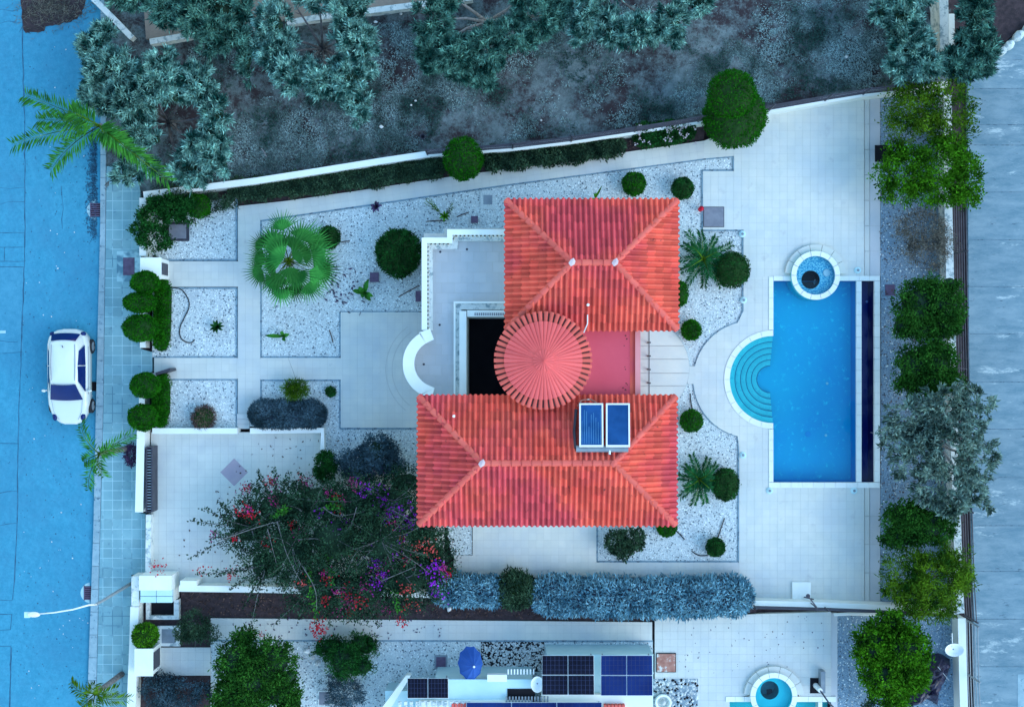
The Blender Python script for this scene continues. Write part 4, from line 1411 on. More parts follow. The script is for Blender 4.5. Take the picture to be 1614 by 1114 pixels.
# light well beside the tower
well = thing('light_well', 'dark open well with worn white walls next to the round tower', 'light well', (P(760, 560, 0).x, P(760, 560, 0).y, 0))
MB().prism(W2([(715, 475), (805, 475), (805, 478), (718, 478), (718, 640), (715, 640)], zt + 0.3), zt, zt + 0.3).build('outer_kerb', mat['white_wall'], well)
MB().prism(W2([(718.3, 478.3), (805, 478.3), (805, 488), (727, 488), (727, 640), (718.3, 640)], zt + 0.16), 0.0, zt + 0.16).build('ledge', mat['worn_plaster'], well)
MB().prism(W2([(724, 490), (735, 490), (735, 640), (724, 640)], zt + 0.5), 0.0, zt + 0.5).build('side_wall', mat['white_wall'], well)
MB().prism(W2([(736, 489), (805, 489), (805, 499), (736, 499)], zt + 0.42), 0.0, zt + 0.42).build('end_wall', mat['white_wall'], well)
for i in range(16):
    x = 748 + i * 3.4
    MB().prism(W2([(x, 493), (x + 1.6, 493), (x + 1.6, 497), (x, 497)], zt + 0.46), zt + 0.4, zt + 0.46).build('slot', mat['lid_grey'], well)
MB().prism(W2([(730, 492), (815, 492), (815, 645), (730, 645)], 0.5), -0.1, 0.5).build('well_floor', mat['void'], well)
# solar water heater panels
for k, (xa, xb, lb) in enumerate(((913, 951, 'solar collector with streaky fins beside the round tower'), (955, 993, 'plain dark blue solar collector near the hip ridge'))):
    zz = 6.9
    A, B, C_, D = P(xa, 704, 7.05), P(xb, 704, 7.05), P(xb, 636, 6.45), P(xa, 636, 6.45)
    ctr = (A + B + C_ + D) / 4
    t = thing('solar_collector', lb, 'solar panel', (ctr.x, ctr.y, ctr.z - 0.6), 'solar collectors on the red roof')
    nrm = (B - A).cross(D - A).normalized()
    ux, uy = (B - A), (D - A)
    lx, ly = ux.length, uy.length
    ux.normalize()
    uy.normalize()

    def slab(x0, y0, x1, y1, z0, z1, nm, m):
        v = [tuple(A + ux * x + uy * y + nrm * z) for z in (z0, z1) for y in (y0, y1) for x in (x0, x1)]
        return MB().add(v, [(0, 2, 3, 1), (4, 5, 7, 6), (0, 1, 5, 4), (2, 6, 7, 3), (0, 4, 6, 2), (1, 3, 7, 5)]).build(nm, m, t)

    fw = 0.06
    slab(0, 0, lx, fw, -0.05, 0.05, 'frame', mat['metal_white'])
    slab(0, ly - fw, lx, ly, -0.05, 0.05, 'frame', mat['metal_white'])
    slab(0, fw + 0.001, fw, ly - fw - 0.001, -0.05, 0.05, 'frame', mat['metal_white'])
    slab(lx - fw, fw + 0.001, lx, ly - fw - 0.001, -0.05, 0.05, 'frame', mat['metal_white'])
    slab(fw + 0.001, fw + 0.001, lx - fw - 0.001, ly - fw - 0.001, -0.05, 0.02, 'glazing', mat['collector'])
    if k == 0:
        for i in range(9):
            x = fw + (lx - 2 * fw) * (i + 0.5) / 9
            slab(x - 0.008, fw + 0.05, x + 0.008, fw + 0.05 + (ly - 2 * fw - 0.1) * R0.uniform(0.45, 0.95), 0.021, 0.026, 'fin', mat['collector_fin'])
    for (x, y) in ((0.1, 0.1), (lx - 0.1, 0.1), (0.1, ly - 0.1), (lx - 0.1, ly - 0.1)):
        p = A + ux * x + uy * y
        MB().tube([tuple(p - nrm * 0.04), (p.x, p.y, p.z - 0.75)], 0.025, 6).build('leg', mat['metal_grey'], t)
A, B = P(908, 707, 6.85), P(990, 707, 6.85)
t = thing('water_tank', 'dark horizontal water tank under the two roof collectors', 'tank', ((A.x + B.x) / 2, A.y, 6.5))
MB().tube([A, B], 0.13, 12).build('tank_body', mat['metal_grey'], t)  # dark tank body doubles for the shadow below the collectors
MB().tube([P(961, 700, 6.9), P(961, 716, 6.95)], 0.04, 8).build('white_pipe', mat['metal_white'], t)
MB().tube([P(911, 640, 6.35), P(916, 631, 6.2), P(930, 629, 6.1), P(940, 634, 6.3)], 0.035, 6).build('hose', mat['rust'], t)
MB().tube([P(908, 645, 6.15), P(905, 680, 6.45), P(907, 706, 6.8)], 0.06, 6).build('shadow_tube', mat['metal_dark'], t)  # dark tube put in place of the collector's shadow on its left

# ------------------------------------------------------------------ neighbour house
nb = P(820, 1130, 0)
nh = thing('white_house', 'flat roofed white house with roof panels cut off below the hedge', 'house', (nb.x, nb.y, 0))


def nblock(name, x0, x1, y, h, m, ybot=1300, top=None):
    """x and y in pixels at ground level"""
    a, b = P(x0, ybot, 0), P(x1, y, 0)
    o = MB().box((a.x, a.y, -0.1), (b.x, b.y, h)).build(name, m, nh)
    return o


nblock('east_wing', 860, 1022, 1015, 1.9, mat['roof_cyan'])
a, b = P(853, 1300, 2.2), P(1029, 1094, 2.2)
MB().box((a.x, a.y, 1.9), (b.x, b.y, 2.2)).build('roof_slab', mat['white_wall'], nh)
nblock('middle_wing', 690, 838, 1050, 2.2, mat['roof_cyan'])
nblock('west_wing', 612, 690, 1075, 1.4, mat['roof_cyan'])
a, b = P(660, 1300, 2.6), P(838, 1106, 2.6)
MB().box((a.x, a.y, 2.2), (b.x, b.y, 2.35)).build('roof_slab', mat['white_wall'], nh)
MB().box((P(800, 0, 0).x, P(0, 1087, 0).y, 2.2), (P(842, 0, 0).x, P(0, 1064, 0).y, 2.24)).build('roof_opening', mat['void'], nh)
for i in range(9):
    x = 762 + i * 5
    c = P(x, 1056, 1.6)
    MB().box((P(800 + i * 5, 0, 2.25).x, P(0, 1062, 2.25).y, 2.2), (P(802 + i * 5, 0, 2.25).x, P(0, 1054, 2.25).y, 2.28)).build('louvre_slat', mat['metal_white'], nh)
for i in range(14):
    MB().box((P(797 + i * 5, 0, 2.4).x, P(0, 1107, 2.4).y, 2.36), (P(799.5 + i * 5, 0, 2.4).x, P(0, 1097, 2.4).y, 2.42)).build('pergola_slat', mat['metal_grey'], nh)
for i in range(13):
    MB().box((P(628 + i * 9, 0, 2.4).x, P(0, 1114, 2.4).y, 2.352), (P(633 + i * 9, 0, 2.4).x, P(0, 1105, 2.4).y, 2.42)).build('parapet_slot', mat['worn_plaster'], nh)
for a, b, w_, h_ in ((712, 1110, 28, 8), (952, 1112, 34, 8)):
    for i in range(6):
        MB().box((P(a + i * w_ / 6, 0, 2.4).x, P(0, b + 6, 2.4).y, 2.2), (P(a + (i + 0.8) * w_ / 6, 0, 2.4).x, P(0, b - 2, 2.4).y, 2.45)).build('clay_tile', mat['ridge_tile'], nh)
MB().prism(W2([(598, 1120), (640, 1064), (648, 1064), (612, 1122)], 1.7), 1.2, 1.7).build('sloping_parapet', mat['white_wall'], nh)
tag(MB().box((P(768, 0, 2.5).x, P(0, 1074, 2.5).y, 2.2), (P(799, 0, 2.5).x, P(0, 1063, 2.5).y, 2.5)).build('air_conditioner', mat['metal_white'], loc=P(783, 1068, 0)), 'white flat roof unit between blue parasol and solar array', 'air conditioner')


def solar_array(label, x0, y0, x1, y1, z0, z1, nx, ny, m, tilt_up='bottom'):
    A, B, C_, D = P(x0, y1, z0), P(x1, y1, z0), P(x1, y0, z1), P(x0, y0, z1)
    ctr = (A + B + C_ + D) / 4
    t = thing('solar_array', label, 'solar panels', (ctr.x, ctr.y, ctr.z - 0.4), 'dark solar arrays on the white house')
    ux, uy = B - A, D - A
    nrm = ux.cross(uy).normalized()
    lx, ly = ux.length, uy.length
    ux.normalize()
    uy.normalize()
    F6 = [(0, 2, 3, 1), (4, 5, 7, 6), (0, 1, 5, 4), (2, 6, 7, 3), (0, 4, 6, 2), (1, 3, 7, 5)]

    def slab(xa, ya, xb, yb, za, zb, nm, mm, par, mb=None):
        v = [tuple(A + ux * x + uy * y + nrm * z) for z in (za, zb) for y in (ya, yb) for x in (xa, xb)]
        mb_ = mb or MB()
        mb_.add(v, F6)
        return mb_.build(nm, mm, par) if mb is None else None

    slab(0, 0, lx, ly, -0.06, -0.03, 'backing', mat['metal_white'], t)
    for i in range(nx):
        for j in range(ny):
            xa, xb = lx * i / nx + 0.02, lx * (i + 1) / nx - 0.02
            ya, yb = ly * j / ny + 0.02, ly * (j + 1) / ny - 0.02
            mod = slab(xa, ya, xb, yb, -0.029, 0.01, 'solar_module', m, t)
            gl = MB()
            for k in range(1, 6):
                x = xa + (xb - xa) * k / 6
                slab(x - 0.006, ya + 0.01, x + 0.006, yb - 0.01, 0.0105, 0.013, '', None, None, gl)
            for k in range(1, 4):
                y = ya + (yb - ya) * k / 4
                slab(xa + 0.01, y - 0.004, xb - 0.01, y + 0.004, 0.0106, 0.0128, '', None, None, gl)
            g_ = gl.build('cell_line', mat['solar_line'], mod)
            g_["kind"] = "stuff"
    for x in (0.1, lx - 0.1):
        for y in (0.1, ly - 0.1):
            p = A + ux * x + uy * y
            MB().tube([tuple(p - nrm * 0.05), (p.x, p.y, 1.9)], 0.03, 6).build('leg', mat['metal_grey'], t)
    return t


solar_array('near black solar array nearest the stone bed', 854, 1032, 937, 1095, 2.9, 2.5, 2, 2, mat['solar_dark'])
solar_array('deep blue solar array at the east end of white house', 947, 1032, 1029, 1096, 2.9, 2.5, 2, 2, mat['solar_blue'])
solar_array('small black solar array beside the blue parasol', 642, 1068, 707, 1100, 2.9, 2.6, 2, 1, mat['solar_dark'])
solar_array('blue solar array cut off at the lower edge of photo', 735, 1106, 950, 1160, 2.9, 2.6, 3, 1, mat['solar_blue'])
c = P(847, 1078, 2.6)
t = thing('satellite_dish', 'white satellite dish beside the near black solar array', 'satellite dish', (c.x, c.y, 2.2))
MB().lathe([(0.001, 2.45), (0.2, 2.5), (0.34, 2.62)], c, 18, sx=0.8).build('dish', mat['metal_white'], t)
MB().tube([(c.x, c.y, 2.2), (c.x, c.y, 2.46)], 0.04, 6).build('mast', mat['metal_grey'], t)
c = P(1503, 1023, 1.0)
t = thing('satellite_dish', 'pale oval satellite dish on the wall beside the tarp', 'satellite dish', (c.x, c.y, 0.8))
MB().lathe([(0.001, 0.95), (0.22, 1.0), (0.40, 1.12)], c, 22, sy=0.7).build('dish', mat['metal_white'], t)
MB().tube([(c.x, c.y, 0.78), (c.x, c.y, 0.96)], 0.04, 6).build('mast', mat['metal_grey'], t)
MB().tube([(c.x - 0.05, c.y + 0.1, 1.0), (c.x - 0.15, c.y + 0.75, 1.25)], 0.02, 6).build('feed_arm', mat['metal_white'], t)
# parasol
c = P(741, 1045, 2.2)
t = thing('parasol', 'open royal blue garden parasol above the neighbour gravel', 'parasol', (c.x, c.y, 0))
hub = Vector((c.x + 0.18, c.y, 2.75))
n = 10
rim = [Vector((c.x + S(20, 2.2) * math.cos(2 * math.pi * i / n), c.y + S(28, 2.2) * math.sin(2 * math.pi * i / n), 2.15 + 0.05 * math.cos(2 * math.pi * i / n))) for i in range(n)]
for i in range(n):
    a, b = rim[i], rim[(i + 1) % n]
    m1, m2 = hub.lerp(a, 0.5) + Vector((0, 0, 0.06)), hub.lerp(b, 0.5) + Vector((0, 0, 0.06))
    mid = (m1 + m2) / 2 - Vector((0, 0, 0.03))
    ed = (a + b) / 2 + (hub - (a + b) / 2) * 0.04 - Vector((0, 0, 0.03))
    MB().add([tuple(q) for q in (hub, m1, mid, m2, a, ed, b)], [(0, 1, 2), (0, 2, 3), (1, 4, 5, 2), (2, 5, 6, 3)]).build('canopy_panel', mat['umbrella'], t)
MB().tube([(c.x + 0.1, c.y, 0), tuple(hub)], 0.025, 8).build('pole', mat['metal_white'], t)
MB().ellipsoid(hub + Vector((0, 0, 0.03)), (0.05, 0.05, 0.05)).build('finial', mat['metal_white'], t)

# ------------------------------------------------------------------ car
def car():
    c = P(116, 593, 0)
    c.z = Z_ROAD
    t = thing('parked_car', 'small white hatchback parked at the kerb of the blue street', 'car', c)
    Lh = 2.03
    # stations along the length: front is -Y.  (y, half width, sill z, shoulder z, hood/deck z)
    st = [(-2.05, 0.25, 0.32, 0.52, 0.56), (-1.98, 0.46, 0.25, 0.57, 0.63), (-1.84, 0.62, 0.20, 0.63, 0.71), (-1.58, 0.76, 0.18, 0.72, 0.82), (-1.2, 0.86, 0.18, 0.80, 0.90), (-0.85, 0.87, 0.18, 0.86, 0.97), (0.0, 0.875, 0.18, 0.90, 0.98), (0.9, 0.875, 0.18, 0.93, 1.0), (1.4, 0.86, 0.18, 0.95, 1.02), (1.68, 0.80, 0.20, 0.93, 1.0), (1.88, 0.68, 0.24, 0.86, 0.93), (1.99, 0.50, 0.30, 0.76, 0.82), (2.04, 0.26, 0.36, 0.62, 0.66)]
    v, f = [], []
    prof = lambda w, s0, sh, tp: [(0.0, s0), (w * 0.88, s0), (w * 0.97, s0 + 0.10), (w, (s0 + sh) * 0.55), (w * 0.985, sh - 0.03), (w * 0.90, sh + (tp - sh) * 0.45), (w * 0.70, tp - 0.01), (w * 0.35, tp + 0.005), (0.0, tp + 0.01)]
    K = 9
    for y, w, s0, sh, tp in st:
        pr = prof(w, s0, sh, tp)
        ring = [(x, z) for x, z in pr] + [(-x, z) for x, z in reversed(pr[1:-1])]
        for x, z in ring:
            v.append((c.x + x, c.y + y, c.z + z))
    n = 2 * K - 2
    for i in range(len(st) - 1):
        for k in range(n):
            f.append((i * n + k, i * n + (k + 1) % n, (i + 1) * n + (k + 1) % n, (i + 1) * n + k))
    f += [tuple(range(n)), tuple(reversed(range((len(st) - 1) * n, len(st) * n)))]
    MB().add(v, f).build('body', mat['car_paint'], t, smooth=True)
    # cabin: rows from belt to roof, each a (y_front, y_rear, half width, z)
    rows = [(-0.98, 1.86, 0.79, 0.94), (-0.62, 1.72, 0.70, 1.18), (-0.34, 1.56, 0.61, 1.38), (-0.18, 1.44, 0.54, 1.44)]

    def ring(yf, yr, w, z, n=40, e=5.0):
        out = []
        for i in range(n):
            a = 2 * math.pi * i / n
            ca, sa = math.cos(a), math.sin(a)
            x = w * math.copysign(abs(ca) ** (2 / e), ca)
            y = (yf + yr) / 2 + (yr - yf) / 2 * math.copysign(abs(sa) ** (2 / e), sa)
            bow = 0.06 * (1 - (x / w) ** 2)
            y += (-bow if y < (yf + yr) / 2 - 0.3 else bow if y > (yf + yr) / 2 + 0.3 else 0)
            out.append((c.x + x, c.y + y, c.z + z))
        return out

    v, f = [], []
    n = 40
    for r in rows:
        v += ring(*r)
    for j in range(len(rows) - 1):
        for i in range(n):
            f.append((j * n + i, j * n + (i + 1) % n, (j + 1) * n + (i + 1) % n, (j + 1) * n + i))
    top = len(v)
    yc = (rows[-1][0] + rows[-1][1]) / 2
    v.append((c.x, c.y + yc, c.z + 1.475))
    f += [((len(rows) - 1) * n + i, (len(rows) - 1) * n + (i + 1) % n, top) for i in range(n)]
    MB().add(v, f).build('cabin', mat['car_paint'], t, smooth=True)

    def pane(name, quad, nu=8, nv=3, off=0.02, bow=(0, 0.055), m='car_glass'):
        a, b, d, e_ = [Vector(q) for q in quad]    # bottom left, bottom right, top right, top left
        nr = (b - a).cross(e_ - a).normalized()
        v, f = [], []
        for j in range(nv + 1):
            for i in range(nu + 1):
                s_, t_ = i / nu, j / nv
                p = a.lerp(b, s_).lerp(e_.lerp(d, s_), t_)
                p = p + nr * (off + bow[1] * (1 - (2 * s_ - 1) ** 2) + bow[0] * (1 - (2 * t_ - 1) ** 2))
                v.append((c.x + p.x, c.y + p.y, c.z + p.z))
        for j in range(nv):
            for i in range(nu):
                q = j * (nu + 1) + i
                f.append((q, q + 1, q + nu + 2, q + nu + 1))
        return MB().add(v, f).build(name, mat[m], t, smooth=True)

    pane('windscreen', [(-0.70, -0.96, 0.96), (0.70, -0.96, 0.96), (0.52, -0.30, 1.41), (-0.52, -0.30, 1.41)], bow=(0.015, 0.075), off=0.03)
    pane('rear_window', [(0.62, 1.80, 1.04), (-0.62, 1.80, 1.04), (-0.52, 1.50, 1.40), (0.52, 1.50, 1.40)], bow=(0.01, 0.06), off=0.025)
    for sg in (1, -1):
        q = [(sg * 0.79, -0.66, 0.97), (sg * 0.79, 0.45, 0.97), (sg * 0.585, 0.45, 1.39), (sg * 0.60, -0.20, 1.36)]
        q2 = [(sg * 0.79, 0.49, 0.97), (sg * 0.77, 1.36, 1.02), (sg * 0.62, 1.10, 1.34), (sg * 0.585, 0.49, 1.39)]
        for qq in (q, q2):
            if sg < 0:
                qq = [qq[1], qq[0], qq[3], qq[2]]
            pane('side_window', qq, bow=(0.02, 0.0), off=0.022)
        # roof gutters
        MB().tube([(c.x + sg * 0.50, c.y - 0.15, c.z + 1.452), (c.x + sg * 0.52, c.y + 0.6, c.z + 1.468), (c.x + sg * 0.50, c.y + 1.38, c.z + 1.45)], 0.012, 5).build('roof_strip', mat['lid_grey'], t)
        MB().tube([(c.x + sg * 0.872, c.y - 0.75, c.z + 0.80), (c.x + sg * 0.880, c.y + 0.44, c.z + 0.83), (c.x + sg * 0.875, c.y + 1.3, c.z + 0.84)], 0.008, 4).build('door_line', mat['lid_grey'], t)
        MB().tube([(c.x + sg * 0.66, c.y - 1.0, c.z + 0.955), (c.x + sg * 0.60, c.y - 1.5, c.z + 0.865), (c.x + sg * 0.40, c.y - 1.86, c.z + 0.722)], 0.007, 4).build('bonnet_line', mat['lid_grey'], t)
        # mirrors
        MB().ellipsoid((c.x + sg * 0.98, c.y - 0.60, c.z + 0.98), (0.10, 0.06, 0.075)).tube([(c.x + sg * 0.82, c.y - 0.58, c.z + 0.96), (c.x + sg * 0.95, c.y - 0.60, c.z + 0.97)], 0.03, 6).build('mirror', mat['car_paint'], t, smooth=True)
        MB().ellipsoid((c.x + sg * 0.60, c.y - 1.70, c.z + 0.70), (0.11, 0.20, 0.09)).build('headlight', mat['car_glass'], t, smooth=True)
        MB().ellipsoid((c.x + sg * 0.66, c.y + 1.83, c.z + 0.84), (0.12, 0.10, 0.13)).build('tail_light', mat['car_glass'], t, smooth=True)
        for y in (-1.27, 1.30):
            wc = (c.x + sg * 0.80, c.y + y, c.z + 0.31)
            mb = MB()
            for k in range(20):
                pass
            ang = [2 * math.pi * k / 20 for k in range(20)]
            v = []
            for x_, r_ in ((-0.11, 0.27), (-0.10, 0.31), (0.09, 0.31), (0.115, 0.28), (0.115, 0.20)):
                v += [(wc[0] + sg * x_, wc[1] + r_ * math.cos(q), wc[2] + r_ * math.sin(q)) for q in ang]
            ff = [(j * 20 + k, j * 20 + (k + 1) % 20, (j + 1) * 20 + (k + 1) % 20, (j + 1) * 20 + k) for j in range(4) for k in range(20)]
            wh = MB().add(v, ff).build('wheel', mat['rubber'], t, smooth=True)
            v = [(wc[0] + sg * 0.108, wc[1], wc[2])] + [(wc[0] + sg * (0.112 if k % 4 else 0.09), wc[1] + 0.2 * math.cos(q), wc[2] + 0.2 * math.sin(q)) for k, q in enumerate(ang)]
            MB().add(v, [(0, 1 + k, 1 + (k + 1) % 20) for k in range(20)]).build('rim', mat['metal_grey'], wh)
    MB().tube([(c.x, c.y + 1.25, c.z + 1.46), (c.x, c.y + 1.32, c.z + 1.56)], 0.02, 6).build('antenna', mat['metal_dark'], t)
    MB().box((c.x - 0.26, c.y - 2.06, c.z + 0.36), (c.x + 0.26, c.y - 2.02, c.z + 0.47)).build('number_plate', mat['metal_white'], t)
    MB().tube([(c.x - 0.4, c.y - 1.0, c.z + 0.97), (c.x + 0.35, c.y - 0.94, c.z + 1.0)], 0.012, 4).build('wiper', mat['metal_dark'], t)


car()

# ------------------------------------------------------------------ street lamp and street furniture
b = P(210, 917, 0)
t = thing('street_lamp', 'pale street lamp arching over the road by the meter block', 'street lamp', b)
MB().tube([(b.x, b.y, 0), (b.x, b.y, 2.5), (b.x, b.y, 5.0)], [0.075, 0.065, 0.05], 10).build('pole', mat['metal_grey'], t, smooth=True)
q = [Vector((b.x, b.y, 4.98)), P(140, 953, 5.35), P(115, 960, 5.55), P(85, 965, 5.65), P(62, 967, 5.68)]
MB().tube(q, [0.04, 0.034, 0.03, 0.028, 0.025], 8).build('arm', mat['metal_white'], t, smooth=True)
h0 = P(53, 968, 5.65)
hd = MB().ellipsoid(h0, (0.26, 0.11, 0.08)).build('lamp_head', mat['metal_white'], t, smooth=True)
h1 = P(45, 968.5, 5.62)
MB().box((h1.x - 0.16, h1.y - 0.11, h1.z - 0.05), (h1.x + 0.05, h1.y + 0.11, h1.z + 0.03)).build('lens', mat['roof_cyan'], t)


def grate(px, py, label):
    c = P(px, py, Z_ROAD + 0.02)
    t = thing('drain_grate', label, 'drain', (c.x, c.y, Z_ROAD), 'gutter drains at the kerb')
    w, h = 0.27, 0.30
    n = 14
    MB().add([(c.x - 0.05 - 0.40 * math.sin(math.pi * i / n) ** 0.6, c.y - 0.46 + 0.92 * i / n, Z_ROAD + 0.008) for i in range(n + 1)] , [tuple(range(n, -1, -1))]).build('concrete_apron', mat['mortar'], t)
    MB().sheet([(c.x - w, c.y - h), (c.x + w, c.y - h), (c.x + w, c.y + h), (c.x - w, c.y + h)], Z_ROAD + 0.012).build('pit', mat['void'], t)
    MB().box((c.x - w - 0.03, c.y - h - 0.03, Z_ROAD), (c.x - w, c.y + h + 0.03, Z_ROAD + 0.03)).box((c.x + w, c.y - h - 0.03, Z_ROAD), (c.x + w + 0.03, c.y + h + 0.03, Z_ROAD + 0.03)).build('grate_frame', mat['lid_purple'], t)
    for i in range(7):
        y = c.y - h + 2 * h * (i + 0.5) / 7
        MB().box((c.x - w, y - 0.022, Z_ROAD + 0.013), (c.x + w, y + 0.022, Z_ROAD + 0.03), rot=0.0).build('bar', mat['lid_purple'], t)


grate(153, 331, 'dark gutter drain grate in the road above the pavement lid')
grate(143, 934, 'dark gutter drain grate in the road beside the street lamp')
c = P(153, 609, 0)
tag(MB().box((c.x - 0.28, c.y - 0.2, -0.11), (c.x + 0.26, c.y + 0.2, -0.095)).build('gutter_cover', mat['void'], loc=P(153, 609, 0)), 'dark gutter opening at the kerb beside the white car', 'drain')


def lid(name, label, px, py, w, h, m, z=0.02, frame=None, group=None, cat='cover'):
    c = P(px, py, z)
    if frame is None:
        return tag(MB().box((c.x - S(w) / 2, c.y - S(h) / 2, z - 0.06), (c.x + S(w) / 2, c.y + S(h) / 2, z)).build(name, m, loc=c), label, cat, group)
    t = thing(name, label, cat, (c.x, c.y, 0), group)
    fw, fh, fm = frame
    MB().box((c.x - S(fw) / 2, c.y - S(fh) / 2, z - 0.08), (c.x + S(fw) / 2, c.y + S(fh) / 2, z - 0.006)).build('lid_frame', fm, t)
    MB().box((c.x - S(w) / 2, c.y - S(h) / 2, z - 0.05), (c.x + S(w) / 2, c.y + S(h) / 2, z + 0.004)).build('lid_plate', m, t)
    return t


lid('inspection_cover', 'purple brown inspection lid in a pale square of the pavement', 203, 420, 18, 28, mat['lid_purple'], 0.012, (38, 48, mat['mortar']))
lid('inspection_cover', 'grey square inspection lid among dark shrubs in the corner bed', 280, 365, 27, 22, mat['lid_grey'], 0.06, (36, 30, mat['metal_dark']))
lid('deck_hatch', 'large lilac grey hatch in the pool deck beside the red hydrant', 1125, 342, 31, 30, mat['lid_grey'], 0.075, (33, 32, mat['metal_dark']), cat='hatch')
lid('inspection_cover', 'pale concrete lid with blue centre in gravel above the terrace', 769, 315, 14, 15, mat['metal_grey'], 0.05, (24, 30, mat['gravel']))
lid('garden_light', 'small dark square garden light in gravel near the round shrub', 590, 437, 14, 15, mat['lid_purple'], 0.2, group='small dark boxes in the gravel', cat='garden light')
lid('garden_light', 'small dark box in gravel just above the terrace railing', 748, 346, 11, 11, mat['lid_purple'], 0.2, group='small dark boxes in the gravel', cat='garden light')
lid('garden_light', 'small dark box against the terrace wall by the patio', 659, 467, 8, 17, mat['lid_purple'], 0.25, group='small dark boxes in the gravel', cat='garden light')
lid('inspection_cover', 'square blue grey lid with pale rim beside neighbour shrub', 266, 1002, 22, 22, mat['metal_grey'], 0.10, (36, 32, mat['worn_plaster']))
lid('inspection_cover', 'dark square lid in gravel beside the blue parasol', 695, 1043, 15, 16, mat['lid_purple'], 0.05, (20, 21, mat['metal_grey']))
lid('inspection_cover', 'grey lid below the dark shrub of the stony bed', 511, 1100, 16, 20, mat['lid_grey'], 0.05, (20, 24, mat['worn_plaster']))
lid('planter_box', 'dark cover at the edge of gravel beside the upper trees', 1392, 242, 25, 26, mat['void'], 0.25)
lid('inspection_cover', 'dark square lid in gravel right beside the big pool', 1403, 457, 15, 17, mat['lid_purple'], 0.0)
lid('rust_mat', 'rust coloured square mat on the neighbour deck', 1050, 1044, 29, 28, mat['rust'], 0.10, (31, 30, mat['void']), cat='mat')
lid('equipment_mat', 'dark square drain tray under the shower by the lower tub', 1286, 1080, 18, 24, mat['void'], 0.06)
# skimmer lids
for px, py, lb in ((1170, 369, 'white floor lamp on deck edge above the cycad'), (1172, 473, 'white floor lamp on deck edge below the cycad'), (1213, 773, 'white floor lamp below the lower pool corner'), (1346, 773, 'faint white floor lamp below the overflow channel'), (1352, 426, 'faint white floor lamp above the overflow channel'), (1171, 717, 'white floor lamp at the end of the curved bed')):
    c = P(px, py, 0.08)
    t = thing('deck_lamp', lb, 'lamp', (c.x, c.y, 0.05), 'small white lamps round the pool deck')
    MB().lathe([(0.15, 0.05), (0.15, 0.08), (0.10, 0.10), (0.10, 0.14), (0.001, 0.15)], c, 14).build('lamp_base', mat['roof_cyan'], t)
    MB().lathe([(0.06, 0.15), (0.055, 0.17), (0.001, 0.172)], c, 10).build('lens', mat['metal_grey'], t)
c = P(1105, 329, 0.3)
t = thing('hydrant', 'little red garden hydrant at the corner of the grey hatch', 'hydrant', (c.x, c.y, 0))
MB().lathe([(0.10, 0), (0.08, 0.35), (0.11, 0.38), (0.05, 0.48), (0.001, 0.5)], c, 12).build('hydrant_body', mat['flower_red'], t)
MB().lathe([(0.04, 0.3), (0.04, 0.34)], (c.x + 0.1, c.y - 0.05), 8).build('spout', mat['metal_white'], t)
# shower tray
c = P(1263, 932, 0.1)
t = thing('shower_tray', 'square white shower tray with dark tap beside the party wall', 'shower', (c.x, c.y, 0))
MB().box((c.x - 0.40, c.y - 0.42, 0.05), (c.x + 0.40, c.y + 0.42, 0.16)).build('tray', mat['white_wall'], t)
MB().tube([(c.x + 0.26, c.y - 0.36, 0.16), (c.x + 0.24, c.y - 0.35, 2.1), (c.x - 0.18, c.y + 0.2, 2.2)], 0.028, 6).build('shower_pole', mat['metal_dark'], t)
MB().lathe([(0.09, 2.14), (0.09, 2.18), (0.001, 2.2)], (c.x - 0.18, c.y + 0.2), 12).build('shower_head', mat['metal_dark'], t)
MB().tube([(c.x + 0.12, c.y - 0.22, 0.18), (c.x + 0.34, c.y - 0.18, 0.9)], 0.03, 6).build('tap', mat['metal_dark'], t)
c = P(1286, 1080, 0.1)
t = thing('pool_shower', 'small white topped pool shower on the dark tray', 'shower', (c.x, c.y, 0.05))
MB().lathe([(0.12, 0.06), (0.10, 0.9), (0.001, 0.92)], c, 10).build('column', mat['metal_white'], t)
MB().tube([(c.x, c.y, 0.9), (c.x + 0.3, c.y - 0.45, 1.1), (c.x + 0.55, c.y - 0.7, 1.0)], 0.035, 6).build('hose', mat['metal_dark'], t)
bevel_box_thing('storage_box', 'dark narrow storage box on the neighbour ledge', 'box', [(1294, 1058), (1301, 1058), (1301, 1092), (1294, 1092)], 0.5, mat['metal_grey'])
# covered barbecue
c = P(1466, 1078, 0.8)
t = thing('tarp_cover', 'crumpled black tarp over furniture beside the bright tree', 'tarp', (c.x, c.y, 0))
mb = MB()
g = 14
v = []
for j in range(g + 1):
    for i in range(g + 1):
        a, b = i / g * 2 - 1, j / g * 2 - 1
        rr = max(abs(a), abs(b))
        z = 0.85 * (1 - rr ** 4) + R0.normal() * 0.07 * (rr < 0.95) + 0.12 * math.sin(5 * a + 3 * b) * (1 - rr)
        v.append((c.x + a * (0.85 + 0.1 * math.sin(3 * b)) + 0.25 * b, c.y + b * 1.0 + 0.15 * math.sin(4 * a), max(0.0, z)))
mb.add(v, [(j * (g + 1) + i, j * (g + 1) + i + 1, (j + 1) * (g + 1) + i + 1, (j + 1) * (g + 1) + i) for j in range(g) for i in range(g)])
mb.build('cover', mat['tarp'], t)
MB().tube([P(1478, 1050, 0.9), P(1496, 1072, 0.6)], 0.02, 5).build('strap', mat['metal_grey'], t)
MB().tube([P(1432, 1100, 0.5), P(1466, 1097, 0.6)], 0.03, 5).build('bar', mat['lid_grey'], t)
